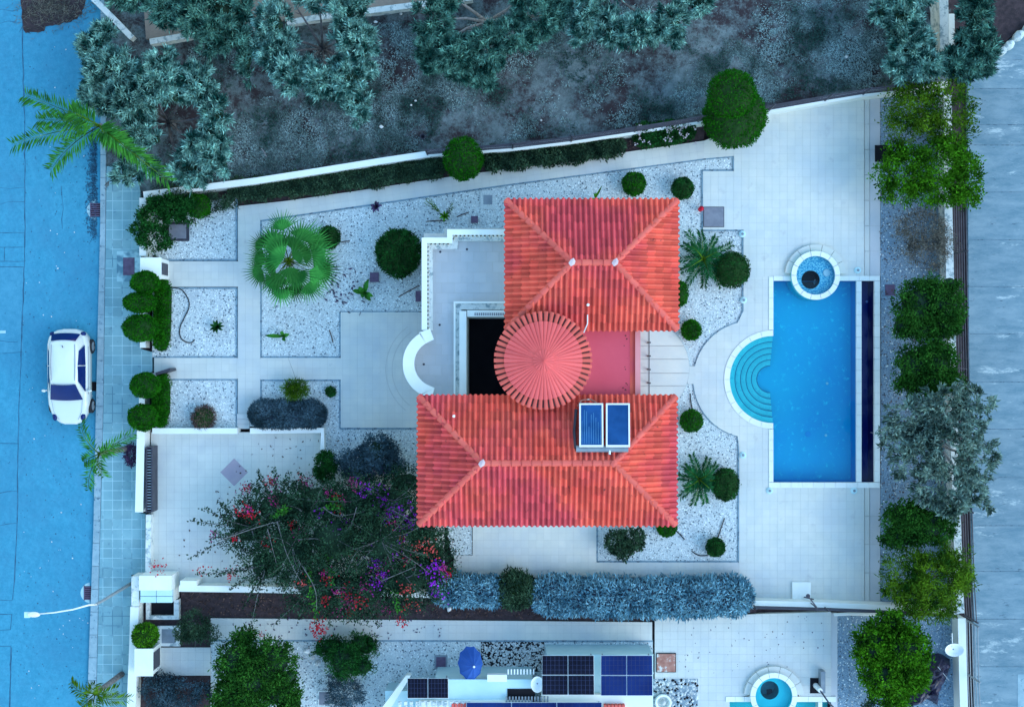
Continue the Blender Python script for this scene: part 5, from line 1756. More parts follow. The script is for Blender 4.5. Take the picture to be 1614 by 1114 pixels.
# fountain pot
c = P(1045, 1106, 0.4)
t = thing('stone_pot', 'round white stone pot in the pebbled corner beside solar array', 'pot', (c.x, c.y, 0))
MB().lathe([(0.25, 0), (0.33, 0.3), (0.36, 0.5), (0.27, 0.5), (0.24, 0.3), (0.001, 0.28)], c, 24).build('pot_bowl', mat['white_wall'], t, smooth=True)
MB().ellipsoid((c.x, c.y, 0.42), (0.13, 0.13, 0.16)).build('ball', mat['stone_white'], t, smooth=True)
struct(MB().prism(W2([(1030, 1069), (1100, 1069), (1100, 1150), (1030, 1150)], 0.045), 0.0, 0.046).build('dark_soil', mat['pebble_dark']))
pebbles('stone_bed', [(1030, 1070), (1100, 1070), (1100, 1150), (1030, 1150)], 110, 0.045, [mat['stone_white'], mat['void']], R0, (0.04, 0.09), 0.3)
# boulders by the lane
for k, (a, b, w, h, rot, lb) in enumerate(((1578, 82, 20, 14, 0.7, 'pale boulder nearest the trees in the row above the lane'), (1590, 72, 20, 14, 0.75, 'middle pale boulder in the row above the lane'), (1605, 57, 22, 15, 0.7, 'largest pale boulder in the row above the lane'), (1620, 44, 20, 15, 0.7, 'cut off pale boulder at the outer end of the row'))):
    mb = MB().ellipsoid((0, 0, 0), (S(w) / 2, S(h) / 2, 0.28), nu=10, nv=6, jit=0.05, rng=R0)
    o = tag(mb.build('boulder', mat['boulder'], smooth=False), lb, 'boulder', 'boulders above the lane')
    q = P(a, b, 0.05)
    o.location = q
    o.rotation_euler = (0, 0, rot)
# hoses
for pts, lb in (([(268, 453), (285, 456), (296, 470), (298, 484), (291, 500), (284, 515), (284, 530), (291, 538), (301, 540), (307, 535)], 'black garden hose curled over the gravel below the pillar'), ([(1088, 620), (1089, 634), (1092, 648)], 'short black drip pipe leading to a small ball shrub'), ([(1142, 816), (1136, 834), (1130, 850)], 'black drip pipe above the lower ball shrub'), ([(1090, 868), (1102, 875), (1116, 875)], 'black drip pipe reaching the lower ball shrub from the path'), ([(1066, 836), (1074, 844), (1079, 850)], 'short drip pipe at the roof corner')):
    q = smooth_line([P(a, b, 0.05) for a, b in pts])
    o = tag(MB().tube([tuple(p - q[0]) for p in q], 0.022, 6).build('garden_hose', mat['rubber'], smooth=True), lb, 'hose')
    o.location = q[0]
# sticks and litter in the garden
for k, (x0, y0, x1, y1, lb) in enumerate(((628, 468, 661, 450, 'long dark stick near the terrace wall box'), (519, 520, 525, 540, 'thin dark stick at the corner of the gravel bed'), (672, 349, 703, 348, 'thin stick lying beside the pale grass tuft'), (720, 342, 738, 335, 'thin stick between grass tuft and dark box'), (538, 382, 551, 380, 'tiny stick beside the small ball shrub'), (412, 234, 420, 247, 'pale stick lying on the grove ground'))):
    a, b = P(x0, y0, 0.04), P(x1, y1, 0.05)
    o = tag(MB().tube([(0, 0, 0), tuple((b - a) * 0.5 + Vector((0.01, 0.02, 0.01))), tuple(b - a)], 0.022, 5).build('stick', mat['bark_light'] if k == 5 else mat['brown_wood']), lb, 'stick')
    o.location = a
# pale stones in the grove
for k, (a, b, s_, lb) in enumerate(((601, 200, 7, 'largest pale stone on the ground near the slanting wall'), (655, 159, 4, 'small pale stone in the middle of the grove'), (648, 166, 4, 'lower of the two small pale stones in the grove'), (1334, 90, 6, 'pale stone on the blue grass near the lane trees'), (853, 190, 4, 'pale stone above the wire fence'), (632, 22, 5, 'pale stone beside the field wall'), (592, 35, 6, 'flat pale stone just below the field wall'), (290, 232, 9, 'white stone heap under the street olive tree'))):
    mb = MB().ellipsoid((0, 0, 0), (S(s_) / 2, S(s_) * 0.4, S(s_) * 0.3), nu=8, nv=5, jit=0.12, rng=R0)
    o = tag(mb.build('stone', mat['stone_white']), lb, 'stone', 'pale stones in the grove')
    o.location = P(a, b, 0.06)
for k, (a, b, s_, lb) in enumerate(((484, 1025, 10, 'flat white rock topmost in the stony shrub bed'), (501, 1045, 9, 'white rock between shrub and green tree'), (493, 1035, 8, 'small white rock in the stony shrub bed'), (567, 1028, 12, 'long white rock above the dark shrub'), (562, 1080, 12, 'broad white rock below the dark shrub'), (708, 959, 9, 'white stone on soil under the blue hedge'), (519, 690, 6, 'white stone at the driveway wall corner'))):
    mb = MB().ellipsoid((0, 0, 0), (S(s_) * 0.55, S(s_) * 0.4, S(s_) * 0.3), nu=9, nv=5, jit=0.12, rng=R0)
    o = tag(mb.build('rock', mat['stone_white']), lb, 'rock', 'white rocks in the planting')
    o.location = P(a, b, 0.06)
    o.rotation_euler = (0, 0, k * 0.9)
c = P(667, 217, 0.3)
tag(MB().lathe([(0.001, 0.0), (0.1, 0.0), (0.12, 0.3), (0.10, 0.3), (0.001, 0.05)], (0, 0), 14).build('bucket', mat['metal_dark'], loc=(0, 0, 0)), 'small black bucket on the grove ground above the fence end', 'bucket').location = P(667, 217, 0)

# ------------------------------------------------------------------ vegetation
def unit(rng, n, zmin=-0.2):
    out = rng.normal(size=(n * 3, 3))
    out /= np.linalg.norm(out, axis=1, keepdims=True)
    out = out[out[:, 2] > zmin]
    return out[:n]


def crown_mb(mb, lobes, n_clump, n_leaf, clump_r, L, Wd, rng, up=0.3, spread=0.8, shell=(0.8, 1.0), m=0, zmin=-0.15, core=None):
    ar = np.array([l[3] * l[4] + l[3] * l[5] for l in lobes])
    which = rng.choice(len(lobes), n_clump, p=ar / ar.sum())
    lb = np.array(lobes)[which]
    d = unit(rng, n_clump, zmin)
    while len(d) < n_clump:
        d = np.concatenate([d, unit(rng, n_clump, zmin)])[:n_clump]
    cc = lb[:, :3] + d * lb[:, 3:6] * rng.uniform(shell[0], shell[1], (n_clump, 1))
    cd = d * 0.8 + np.array([0, 0, up])
    c = np.repeat(cc, n_leaf, 0)
    dirs = np.repeat(cd, n_leaf, 0) + rng.normal(size=(len(c), 3)) * spread
    c = c + rng.normal(size=c.shape) * clump_r
    mb.leaves(c, dirs, L, Wd, rng, m)
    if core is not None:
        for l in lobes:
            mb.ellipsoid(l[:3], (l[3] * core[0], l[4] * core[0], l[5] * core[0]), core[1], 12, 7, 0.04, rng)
    return mb


def limbs(base, targets, r0, rng, m, parent, name='trunk', fork=0.35, sub=2):
    """a trunk with limbs running out to the targets, one mesh"""
    mb = MB()
    base = Vector(base)
    top = base + (sum((Vector(t_) for t_ in targets), Vector()) / len(targets) - base) * fork
    mb.tube([base, base.lerp(top, 0.5) + Vector((rng.normal() * 0.05, rng.normal() * 0.05, 0)), top], [r0, r0 * 0.85, r0 * 0.75], 8)
    for t_ in targets:
        t_ = Vector(t_)
        m1 = top.lerp(t_, 0.45) + Vector((rng.normal() * 0.12, rng.normal() * 0.12, 0.12))
        mb.tube([top, m1, t_], [r0 * 0.6, r0 * 0.4, r0 * 0.12], 6)
        for k in range(sub):
            e = t_ + Vector((rng.normal() * 0.5, rng.normal() * 0.5, rng.normal() * 0.2))
            mb.tube([m1.lerp(t_, 0.3), e], [r0 * 0.25, r0 * 0.06], 5)
    return mb.build(name, m, parent, smooth=True)


seed_n = [100]


def rg():
    seed_n[0] += 1
    return np.random.default_rng(seed_n[0])


def tree(name, label, cat, lobes_px, base, leafm, n_clump, n_leaf, clump_r, L, Wd, group=None, up=0.3, spread=0.8, shell=(0.75, 1.0), r0=0.14, core=None, bark='bark', sub=2, fork=0.35, zmin=-0.15):
    """lobes_px: (px, py, z, rx_px, ry_px, rz_m); base: (px, py) on the ground"""
    rng = rg()
    b = P(base[0], base[1], 0)
    t = thing(name, label, cat, b, group)
    lobes = []
    for px, py, z, rx, ry, rz in lobes_px:
        c = P(px, py, z)
        lobes.append((c.x, c.y, z, S(rx, z), S(ry, z), rz))
    if len(lobes) > 1:
        extra = []
        for l in lobes:
            for _ in range(2):
                a0 = rng.uniform(0, 6.283)
                k = rng.uniform(0.32, 0.55)
                extra.append((l[0] + l[3] * 0.95 * math.cos(a0), l[1] + l[4] * 0.95 * math.sin(a0), l[2] + rng.uniform(-0.35, 0.25), l[3] * k, l[4] * k, l[5] * k))
        main = list(lobes)
        allb = [tuple(q * (0.93 if 3 <= i < 6 else 1) for i, q in enumerate(l)) for l in lobes] + extra
    else:
        main = allb = lobes
    mb = MB()
    crown_mb(mb, allb, int(n_clump * (1.15 if len(lobes) > 1 else 1)), n_leaf, clump_r, L, Wd, rng, up, spread, shell, 0, zmin, core)
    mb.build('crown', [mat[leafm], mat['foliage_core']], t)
    limbs((b.x, b.y, -0.1), [(l[0], l[1], l[2] - l[5] * 0.2) for l in lobes], r0, rng, mat[bark], t, sub=sub, fork=fork)
    return t


OG = 'olive trees in the grove'
# olives: fluffy lobes of narrow silver leaves round an open middle
tree('olive_tree', 'big shadowy olive tree overhanging the street behind the palm', 'tree', [(185, 110, 2.6, 42, 34, 0.8), (250, 130, 2.9, 42, 36, 0.8), (310, 135, 2.7, 36, 34, 0.8), (340, 180, 2.4, 28, 34, 0.7), (335, 235, 2.3, 30, 32, 0.7), (300, 270, 2.1, 34, 24, 0.6), (205, 160, 2.5, 45, 30, 0.8), (160, 150, 2.2, 26, 24, 0.6), (215, 215, 2.2, 34, 30, 0.6), (205, 270, 1.9, 30, 24, 0.5), (150, 75, 2.3, 26, 30, 0.6)], (275, 200), 'olive', 614, 70, 0.07, 0.30, 0.05, OG, up=0.75, spread=0.66, shell=(0.55, 1.0), core=(0.5, 1), r0=0.12, bark='bark', sub=1)
tree('olive_tree', 'dark olive tree between the street and the open grove top', 'tree', [(265, 20, 2.8, 40, 30, 0.8), (310, 28, 3.0, 38, 34, 0.9), (350, 15, 2.8, 36, 30, 0.8), (360, 60, 2.5, 34, 28, 0.7), (390, 95, 2.1, 14, 24, 0.5), (225, -10, 2.6, 36, 30, 0.7), (300, -40, 2.8, 60, 34, 0.8)], (315, 45), 'olive_dark', 396, 70, 0.07, 0.30, 0.05, OG, up=0.75, spread=0.66, shell=(0.55, 1.0), core=(0.5, 1), r0=0.10, bark='bark', sub=1)
tree('olive_tree', 'ring shaped silver olive tree with bare ground in its middle', 'tree', [(432, 40, 2.5, 30, 34, 0.7), (430, 85, 2.3, 24, 28, 0.6), (460, 118, 2.4, 30, 30, 0.7), (505, 130, 2.5, 32, 26, 0.7), (550, 120, 2.6, 34, 32, 0.7), (565, 70, 2.7, 32, 34, 0.8), (545, 25, 2.7, 30, 34, 0.8), (500, -5, 2.6, 34, 24, 0.7), (560, 165, 2.1, 26, 24, 0.5), (450, -15, 2.6, 30, 24, 0.7)], (512, 78), 'olive', 555, 70, 0.07, 0.30, 0.05, OG, up=0.75, spread=0.66, shell=(0.55, 1.0), core=(0.5, 1), r0=0.10, bark='bark', sub=1)
tree('olive_tree', 'wide olive tree whose pale branching trunk shows at its heart', 'tree', [(682, 30, 2.6, 32, 38, 0.8), (685, 75, 2.4, 30, 28, 0.7), (725, 85, 2.5, 34, 26, 0.7), (765, 75, 2.6, 32, 24, 0.7), (805, 60, 2.5, 28, 26, 0.7), (745, 110, 2.1, 34, 22, 0.5), (845, 30, 2.5, 34, 34, 0.7), (830, -15, 2.6, 40, 24, 0.7), (700, -15, 2.7, 36, 24, 0.7), (880, 20, 2.1, 16, 24, 0.5)], (768, 32), 'olive_dark', 496, 70, 0.07, 0.30, 0.05, OG, up=0.5, spread=0.7, bark='bark_light', fork=0.15)
tree('olive_tree', 'pale olive tree above the open grass near the fence', 'tree', [(925, 25, 2.5, 22, 34, 0.7), (965, 50, 2.4, 28, 24, 0.7), (1005, 50, 2.5, 30, 26, 0.7), (1060, 30, 2.5, 26, 26, 0.7), (1050, 60, 2.1, 24, 16, 0.5), (1100, 8, 2.5, 28, 18, 0.6), (960, -15, 2.6, 40, 20, 0.7)], (1010, 20), 'olive', 297, 70, 0.07, 0.30, 0.05, OG, up=0.75, spread=0.66, shell=(0.55, 1.0), core=(0.5, 1), r0=0.10, bark='bark', sub=1)
tree('olive_tree', 'olive tree in the grove corner in front of twin wall', 'tree', [(1420, 25, 2.6, 28, 36, 0.8), (1430, 70, 2.5, 30, 30, 0.7), (1425, 108, 2.2, 32, 20, 0.6), (1465, 100, 2.4, 26, 24, 0.7), (1440, -15, 2.6, 40, 22, 0.7)], (1440, 62), 'olive', 248, 70, 0.07, 0.30, 0.05, OG, up=0.75, spread=0.66, shell=(0.55, 1.0), core=(0.5, 1), r0=0.10, bark='bark', sub=1)
tree('olive_tree', 'dusty olive tree on the lane side of twin wall', 'tree', [(1535, 30, 2.6, 28, 38, 0.8), (1545, 75, 2.4, 24, 32, 0.7), (1520, 108, 2.2, 34, 18, 0.6), (1500, 100, 2.3, 22, 20, 0.6), (1540, -15, 2.6, 34, 24, 0.7)], (1522, 70), 'olive_dark', 236, 70, 0.07, 0.30, 0.05, OG, up=0.75, spread=0.66, shell=(0.55, 1.0), core=(0.5, 1), r0=0.10, bark='bark', sub=1)

EG = 'trees along the lane fence'
tree('garden_tree', 'loose yellowish tree at the top of the lane row', 'tree', [(1440, 175, 2.0, 45, 36, 0.7), (1490, 165, 2.3, 50, 38, 0.8), (1420, 205, 1.8, 28, 26, 0.5), (1500, 205, 2.0, 40, 26, 0.6), (1450, 145, 1.8, 40, 18, 0.5)], (1460, 195), 'yellowgreen', 330, 18, 0.14, 0.16, 0.055, EG, up=0.1, spread=1.0, r0=0.09)
tree('garden_tree', 'bright leafy tree second from the top of lane row', 'tree', [(1430, 270, 1.9, 42, 36, 0.7), (1475, 262, 2.2, 46, 40, 0.8), (1520, 285, 1.9, 28, 30, 0.6), (1420, 305, 1.5, 30, 20, 0.4), (1470, 300, 1.8, 40, 22, 0.5)], (1455, 285), 'bright', 420, 26, 0.11, 0.14, 0.07, EG, up=0.5, spread=0.8, r0=0.1)
tree('dry_shrub', 'bare brownish twiggy shrub between two green trees', 'shrub', [(1455, 360, 1.0, 36, 34, 0.5), (1465, 400, 0.9, 32, 26, 0.4)], (1455, 375), 'dry', 300, 16, 0.11, 0.12, 0.03, EG, up=0.3, spread=1.0, r0=0.06, sub=5)
tree('garden_tree', 'compact dark tree beside the upper pool end', 'tree', [(1445, 480, 1.9, 38, 40, 0.8), (1485, 478, 2.0, 34, 34, 0.8), (1450, 515, 1.6, 36, 24, 0.6), (1490, 505, 1.7, 28, 24, 0.6)], (1455, 490), 'midgreen', 420, 26, 0.10, 0.13, 0.06, EG, up=0.5, spread=0.8, r0=0.1, core=(0.7, 1))
tree('garden_tree', 'rounded dark tree touching the silver leaved tree', 'tree', [(1440, 575, 1.8, 34, 34, 0.7), (1475, 570, 1.9, 34, 34, 0.7), (1450, 605, 1.6, 34, 24, 0.6), (1485, 600, 1.6, 26, 24, 0.5)], (1450, 578), 'midgreen', 400, 26, 0.10, 0.13, 0.06, EG, up=0.5, spread=0.8, r0=0.1, core=(0.7, 1))
tree('loquat_tree', 'large silver leaved tree beside the lower pool end', 'tree', [(1430, 660, 2.6, 40, 34, 0.8), (1490, 640, 3.0, 44, 36, 0.9), (1535, 640, 2.7, 34, 34, 0.8), (1440, 720, 2.7, 46, 40, 0.9), (1500, 705, 3.1, 46, 44, 1.0), (1540, 720, 2.8, 34, 44, 0.8), (1480, 770, 2.5, 50, 34, 0.8), (1420, 700, 2.2, 28, 28, 0.6), (1530, 780, 2.3, 30, 26, 0.6)], (1468, 690), 'loquat', 560, 18, 0.05, 0.26, 0.085, EG, up=0.5, spread=0.9, r0=0.13, bark='bark_light', sub=3, shell=(0.6, 1.0))
tree('garden_tree', 'low green tree under the silver leaved tree', 'tree', [(1425, 815, 1.6, 38, 30, 0.6), (1470, 825, 1.7, 40, 34, 0.6), (1430, 845, 1.4, 36, 22, 0.5)], (1440, 825), 'midgreen', 300, 26, 0.10, 0.13, 0.065, EG, up=0.4, spread=0.8, r0=0.09, core=(0.65, 1))
tree('garden_tree', 'wispy yellow green tree at the party wall corner', 'tree', [(1430, 900, 1.9, 44, 32, 0.6), (1480, 905, 2.2, 46, 36, 0.7), (1450, 940, 1.8, 44, 26, 0.5), (1505, 895, 2.0, 26, 34, 0.6), (1480, 955, 1.6, 34, 20, 0.4)], (1452, 905), 'yellowgreen', 420, 24, 0.13, 0.2, 0.045, EG, up=0.1, spread=0.9, r0=0.1)
tree('garden_tree', 'dense bright rounded tree beside the black tarp', 'tree', [(1380, 1015, 2.0, 42, 40, 0.8), (1425, 1020, 2.2, 42, 42, 0.9), (1395, 1060, 1.9, 44, 36, 0.8), (1430, 1060, 1.7, 34, 34, 0.7), (1400, 1088, 1.4, 30, 22, 0.5)], (1395, 1030), 'bright', 560, 28, 0.10, 0.15, 0.08, up=0.6, spread=0.75, r0=0.1, core=(0.7, 1))
tree('small_shrub', 'dull green shrub below the bright rounded tree', 'shrub', [(1400, 1112, 0.8, 40, 12, 0.4)], (1400, 1108), 'creeper', 60, 22, 0.08, 0.12, 0.05, r0=0.05)
tree('garden_tree', 'fluffy green tree in the neighbour front garden', 'tree', [(375, 1045, 2.0, 40, 40, 0.8), (425, 1040, 2.1, 44, 36, 0.8), (380, 1095, 2.0, 46, 36, 0.8), (435, 1085, 1.9, 40, 36, 0.8), (405, 1065, 2.4, 40, 40, 0.8)], (412, 1050), 'midgreen', 620, 28, 0.10, 0.15, 0.055, up=0.3, spread=0.9, r0=0.1, core=(0.72, 1))
tree('dark_shrub', 'very dark dense shrub in the neighbour stony bed', 'shrub', [(545, 1040, 1.2, 32, 32, 0.7), (525, 1020, 0.9, 26, 18, 0.5), (575, 1020, 0.7, 20, 14, 0.3)], (545, 1036), 'shrub', 240, 26, 0.09, 0.14, 0.035, r0=0.07, core=(0.75, 1))
tree('small_shrub', 'dark spiky shrub below the white rocks of neighbour', 'shrub', [(545, 1090, 0.7, 28, 22, 0.4), (530, 1068, 0.5, 18, 16, 0.3)], (543, 1088), 'lavender', 110, 24, 0.08, 0.16, 0.03, r0=0.05)
tree('small_shrub', 'loose dull shrub on the soil near meter block', 'shrub', [(308, 985, 0.9, 24, 22, 0.5), (320, 1000, 0.6, 18, 14, 0.3)], (308, 982), 'creeper', 110, 24, 0.08, 0.14, 0.035, r0=0.05)


def ball(name, label, px, py, z, r, leafm='topiary', n=1500, L=0.075, Wd=0.045, rz=None, group=None, cat='shrub', trunk=True, ry=None, coref=0.90):
    rng = rg()
    c = P(px, py, z)
    R = S(r, z)
    Ry = S(ry, z) if ry else R
    rz = rz or R
    base = (c.x, c.y, 0)
    t = thing(name, label, cat, base, group)
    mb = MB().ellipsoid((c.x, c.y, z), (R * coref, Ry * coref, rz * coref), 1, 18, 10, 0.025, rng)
    d = unit(rng, n, -0.5)
    n = len(d)
    pts = np.array([c.x, c.y, z]) + d * np.array([R, Ry, rz]) * rng.uniform(0.86, 0.97, (n, 1)) * (1 + 0.03 * np.sin(d[:, :1] * 7 + d[:, 1:2] * 5 + px) + 0.03 * np.sin(d[:, 1:2] * 9 - d[:, 2:3] * 6 + py) + 0.025 * rng.normal(size=(n, 1)))
    mb.leaves(pts, d * 0.7 + rng.normal(size=(n, 3)) * 0.6, L, Wd, rng, 0)
    mb.build('crown', [mat[leafm], mat['topiary_core']], t)
    if trunk:
        MB().tube([(c.x, c.y, -0.1), (c.x, c.y, max(0.15, z - rz * 0.6))], 0.06, 7).build('trunk', mat['bark'], t)
    return t


TG = 'clipped ball topiaries along the street wall'
ball('topiary', 'clipped ball topiary just below the white letter box pillar', 229, 445, 1.7, 23, n=2600, ry=17.5, rz=0.5, group=TG)
ball('topiary', 'clipped oval topiary in the middle of the upper three', 220, 477, 1.7, 26.5, n=2600, ry=16, rz=0.5, group=TG)
ball('topiary', 'largest clipped oval topiary beside the parked car rear', 221, 517, 1.7, 28, n=3000, ry=22, rz=0.55, group=TG)
ball('topiary', 'clipped ball topiary beside the open garden gate', 229, 607, 1.7, 24, n=2600, ry=20, rz=0.5, group=TG)
ball('topiary', 'clipped ball topiary on the corner above the driveway wall', 225, 658, 1.7, 23.5, n=2600, ry=21, rz=0.5, group=TG)


def hedge(name, label, pts, width, h, leafm, corem, n, L, Wd, group=None, cat='hedge', z0=0.0, rough=0.05, spread=0.7, up=0.6, wob=0.06, name_part='foliage'):
    """a hedge along pixel points at mid height"""
    rng = rg()
    q = [P(a, b, h * 0.8) for a, b in pts]
    t = thing(name, label, cat, (q[0].x, q[0].y, 0), group)
    mb = MB()
    lens = [(b - a).length for a, b in zip(q[:-1], q[1:])]
    tot = sum(lens)
    w = width

    def at(s):
        for a, b, l in zip(q[:-1], q[1:], lens):
            if s <= l:
                d = (b - a).normalized()
                return a + d * s, d
            s -= l
        return q[-1], (q[-1] - q[-2]).normalized()

    # core
    K = max(3, int(tot / 0.5))
    ring_n = 10
    v = []
    for k in range(K + 1):
        p, d = at(tot * k / K)
        s = Vector((-d.y, d.x, 0))
        e = max(0.25, math.sqrt(max(0.0, 1 - (1 - min(1, min(k, K - k) * (tot / K) / (w * 0.5))) ** 2)))
        for i in range(ring_n):
            a_ = math.pi * i / (ring_n - 1)
            ww = w / 2 * 0.86 * e
            x = ww * math.copysign(abs(math.cos(a_)) ** 0.5, math.cos(a_))
            z = h * 0.88 * e * abs(math.sin(a_)) ** 0.5
            v.append((p.x + s.x * x, p.y + s.y * x, z0 + z))
    f = [(k * ring_n + i, (k + 1) * ring_n + i, (k + 1) * ring_n + i + 1, k * ring_n + i + 1) for k in range(K) for i in range(ring_n - 1)]
    f += [tuple(range(ring_n)), tuple(range((K + 1) * ring_n - 1, K * ring_n - 1, -1))]
    mb.add(v, f, 1)
    ss = rng.uniform(0, tot, n)
    ends = rng.random(n) < (w / (tot + w))
    cs, ds = [], []
    for i in range(n):
        p, d = at(ss[i])
        s = Vector((-d.y, d.x, 0))
        a_ = math.pi * rng.random()
        k = rng.uniform(0.84, 1.0) + wob * math.sin(ss[i] * 2.3 + a_ * 2) + wob * 0.6 * math.sin(ss[i] * 5.1)
        if rng.random() < 0.7:
            fx = rng.uniform(-1, 1)
            x = w / 2 * fx * k
            z = h * (1 - abs(fx) ** 3.5) ** 0.3 * k
            a_ = math.acos(max(-1, min(1, fx)))
        else:
            x = w / 2 * math.copysign(abs(math.cos(a_)) ** 0.5, math.cos(a_)) * k
            z = h * abs(math.sin(a_)) ** 0.5 * k
        ext = 0.0
        dist = min(ss[i], tot - ss[i])
        e = math.sqrt(max(0.0, 1 - (1 - min(1.0, dist / (w * 0.5))) ** 2))
        x *= e
        z *= 0.55 + 0.45 * e
        ext = (1 - e) * (-0.5 if ss[i] < tot / 2 else 0.5)
        out = s * (math.cos(a_)) * 0.8 + Vector((0, 0, up * math.sin(a_))) + d * (ext * 2)
        cs.append((p.x + s.x * x, p.y + s.y * x, z0 + z))
        ds.append(out[:])
    mb.leaves(np.array(cs), np.array(ds) + rng.normal(size=(n, 3)) * spread, L, Wd, rng, 0)
    mb.build(name_part, [mat[leafm], mat[corem]], t)
    MB().tube([(q[0].x, q[0].y, -0.1), (q[0].x, q[0].y, h * 0.5)], 0.04, 6).build('stem', mat['bark'], t)
    return t


hedge('clipped_hedge', 'clipped green hedge under the upper three topiaries', [(254, 440), (253, 500), (251, 552)], 0.60, 1.0, 'topiary', 'topiary_core', 5200, 0.08, 0.045)
hedge('clipped_hedge', 'clipped green hedge under the lower two topiaries', [(252, 588), (251, 630), (250, 673)], 0.62, 1.0, 'topiary', 'topiary_core', 4200, 0.08, 0.045)
hedge('blue_hedge', 'long blue grey leafy hedge along the party wall', [(836, 939), (950, 943), (1060, 944), (1189, 940)], 1.75, 1.3, 'hedge_blue', 'hedge_core', 11000, 0.20, 0.055, group='leafy hedge along the party wall')
hedge('blue_hedge', 'short blue grey hedge between bougainvillea and green gap', [(678, 930), (740, 932), (800, 936)], 1.35, 1.2, 'hedge_blue', 'hedge_core', 3600, 0.20, 0.055, group='leafy hedge along the party wall')
hedge('green_hedge', 'dark green shrub filling a gap in the blue hedge', [(782, 931), (844, 932)], 1.7, 1.4, 'creeper', 'topiary_core', 2200, 0.18, 0.05, group='leafy hedge along the party wall')
hedge('lavender_hedge', 'rounded dark lavender hedge at the head of the driveway wall', [(391, 653), (452, 653), (512, 654)], 1.25, 0.95, 'lavender', 'hedge_core', 9000, 0.12, 0.035)
hedge('wall_creeper', 'low dark creeper strip under the western half of slanting wall', [(360, 300), (430, 295), (520, 285), (590, 276), (700, 260)], 0.95, 0.5, 'creeper', 'foliage_core', 8000, 0.13, 0.05, wob=0.2, group='planting under the slanting wall')
hedge('wall_creeper', 'leafy creeper between the dark ball and flowering shrub', [(762, 252), (830, 246), (900, 238), (985, 227)], 0.95, 0.55, 'creeper', 'foliage_core', 6500, 0.15, 0.06, wob=0.2, group='planting under the slanting wall')
h = hedge('flowering_shrub', 'green shrub dotted with pale blossom beside the big cypress', [(1000, 214), (1050, 208), (1096, 203)], 1.0, 0.9, 'shrub', 'topiary_core', 2600, 0.13, 0.055, wob=0.1, cat='shrub')


def blossoms(parent, pts, m, rng, r=0.06, n=7, name='blossom'):
    for (a, b, z) in pts:
        c = P(a, b, z)
        mb = MB()
        d = unit(rng, n, -0.1)
        cc = np.repeat(np.array([c[:]]), len(d), 0) + d * r * 0.3
        mb.leaves(cc, d, r * 1.3, r, rng, 0)
        mb.build(name, m, parent)


rng = rg()
blossoms(h, [(996 + rng.uniform(0, 104), 212 - 0.12 * i + rng.uniform(-16, 18), 0.95) for i in range(26)], mat['flower_white'], rng, 0.07, 6)
ball('cypress', 'large egg shaped cypress at the deck corner by the grove', 1158, 184, 1.7, 50, n=5200, L=0.11, Wd=0.05, rz=1.5, ry=50, cat='tree', coref=0.93)
cy = bpy.context.scene.objects['cypress']
rng = rg()
c = P(1153, 150, 3.0)
mb = MB().ellipsoid((c.x, c.y, 3.0), (0.9, 0.9, 1.1), 1, 18, 10, 0.03, rng)
d = unit(rng, 2600, -0.4)
mb.leaves(np.array(c[:]) + d * np.array([1.0, 1.0, 1.2]) * rng.uniform(0.86, 1.0, (len(d), 1)), d * 0.7 + rng.normal(size=d.shape) * 0.6, 0.11, 0.05, rng, 0)
mb.build('crown', [mat['topiary'], mat['topiary_core']], cy)
ball('round_cypress', 'dark rounded cypress growing through the start of wire fence', 730, 251, 1.5, 31, n=3000, L=0.10, Wd=0.045, ry=34, rz=1.2, cat='tree')
ball('ball_shrub', 'dark ball shrub peeking behind the big fan palm', 519, 374, 0.5, 18, n=1500, leafm='shrub')
ball('bushy_shrub', 'large bushy dark round shrub beside the terrace corner', 628, 399, 0.9, 35, n=2600, leafm='shrub', L=0.17, Wd=0.05, ry=38)
ball('ball_shrub', 'dull green ball shrub in the corner bed by the wall', 313, 325, 0.8, 19, n=1500)
BG = 'small ball shrubs in the gravel'
ball('ball_shrub', 'small ball shrub above the upper red roof', 999, 290, 0.45, 19, n=1600, group=BG)
ball('ball_shrub', 'small darker ball shrub above the roof near the deck', 1076, 297, 0.45, 17.5, n=1500, leafm='shrub', group=BG)
ball('ball_shrub', 'small ball shrub above the curved pool deck tip', 1090, 520, 0.4, 16, n=1400, group=BG)
ball('ball_shrub', 'small ball shrub below the round entrance step', 1090, 663, 0.4, 18, n=1400, group=BG)
ball('ball_shrub', 'ball shrub behind the upper cycad near the deck', 1154, 425, 0.6, 29, n=2200, leafm='shrub', group=BG)
ball('ball_shrub', 'ball shrub behind the lower cycad near the deck', 1143, 763, 0.6, 22, n=2000, leafm='shrub', group=BG, ry=27)
ball('ball_shrub', 'ball shrub half hidden beside the upper roof edge', 1068, 463, 0.5, 17, n=1200, ry=22, group=BG)
ball('ball_shrub', 'ball shrub half hidden under the lower roof corner', 1051, 830, 0.4, 16, n=1200, group=BG)
ball('ball_shrub', 'small dark ball shrub in the lower gravel corner', 1128, 862, 0.4, 15, n=1300, leafm='shrub', group=BG)
ball('ball_shrub', 'bright clipped shrub on the street wall by the neighbour pillar', 229, 1001, 1.0, 20, leafm='bright', n=1500, L=0.10, Wd=0.06)
ball('dry_shrub', 'dry brown rounded shrub at the foot of the driveway wall', 321, 658, 0.35, 18, leafm='dry_brown', n=900, L=0.16, Wd=0.025)
ball('small_shrub', 'tiny round bush in the bed corner above the lavender', 521, 617, 0.2, 8, leafm='shrub', n=350)
tree('feathery_shrub', 'feathery yellowish shrub above the lavender hedge', 'shrub', [(466, 613, 0.7, 19, 14, 0.4)], (465, 615), 'yellowgreen', 120, 22, 0.05, 0.22, 0.022, r0=0.04, up=0.8, spread=0.5, shell=(0.2, 1.0))
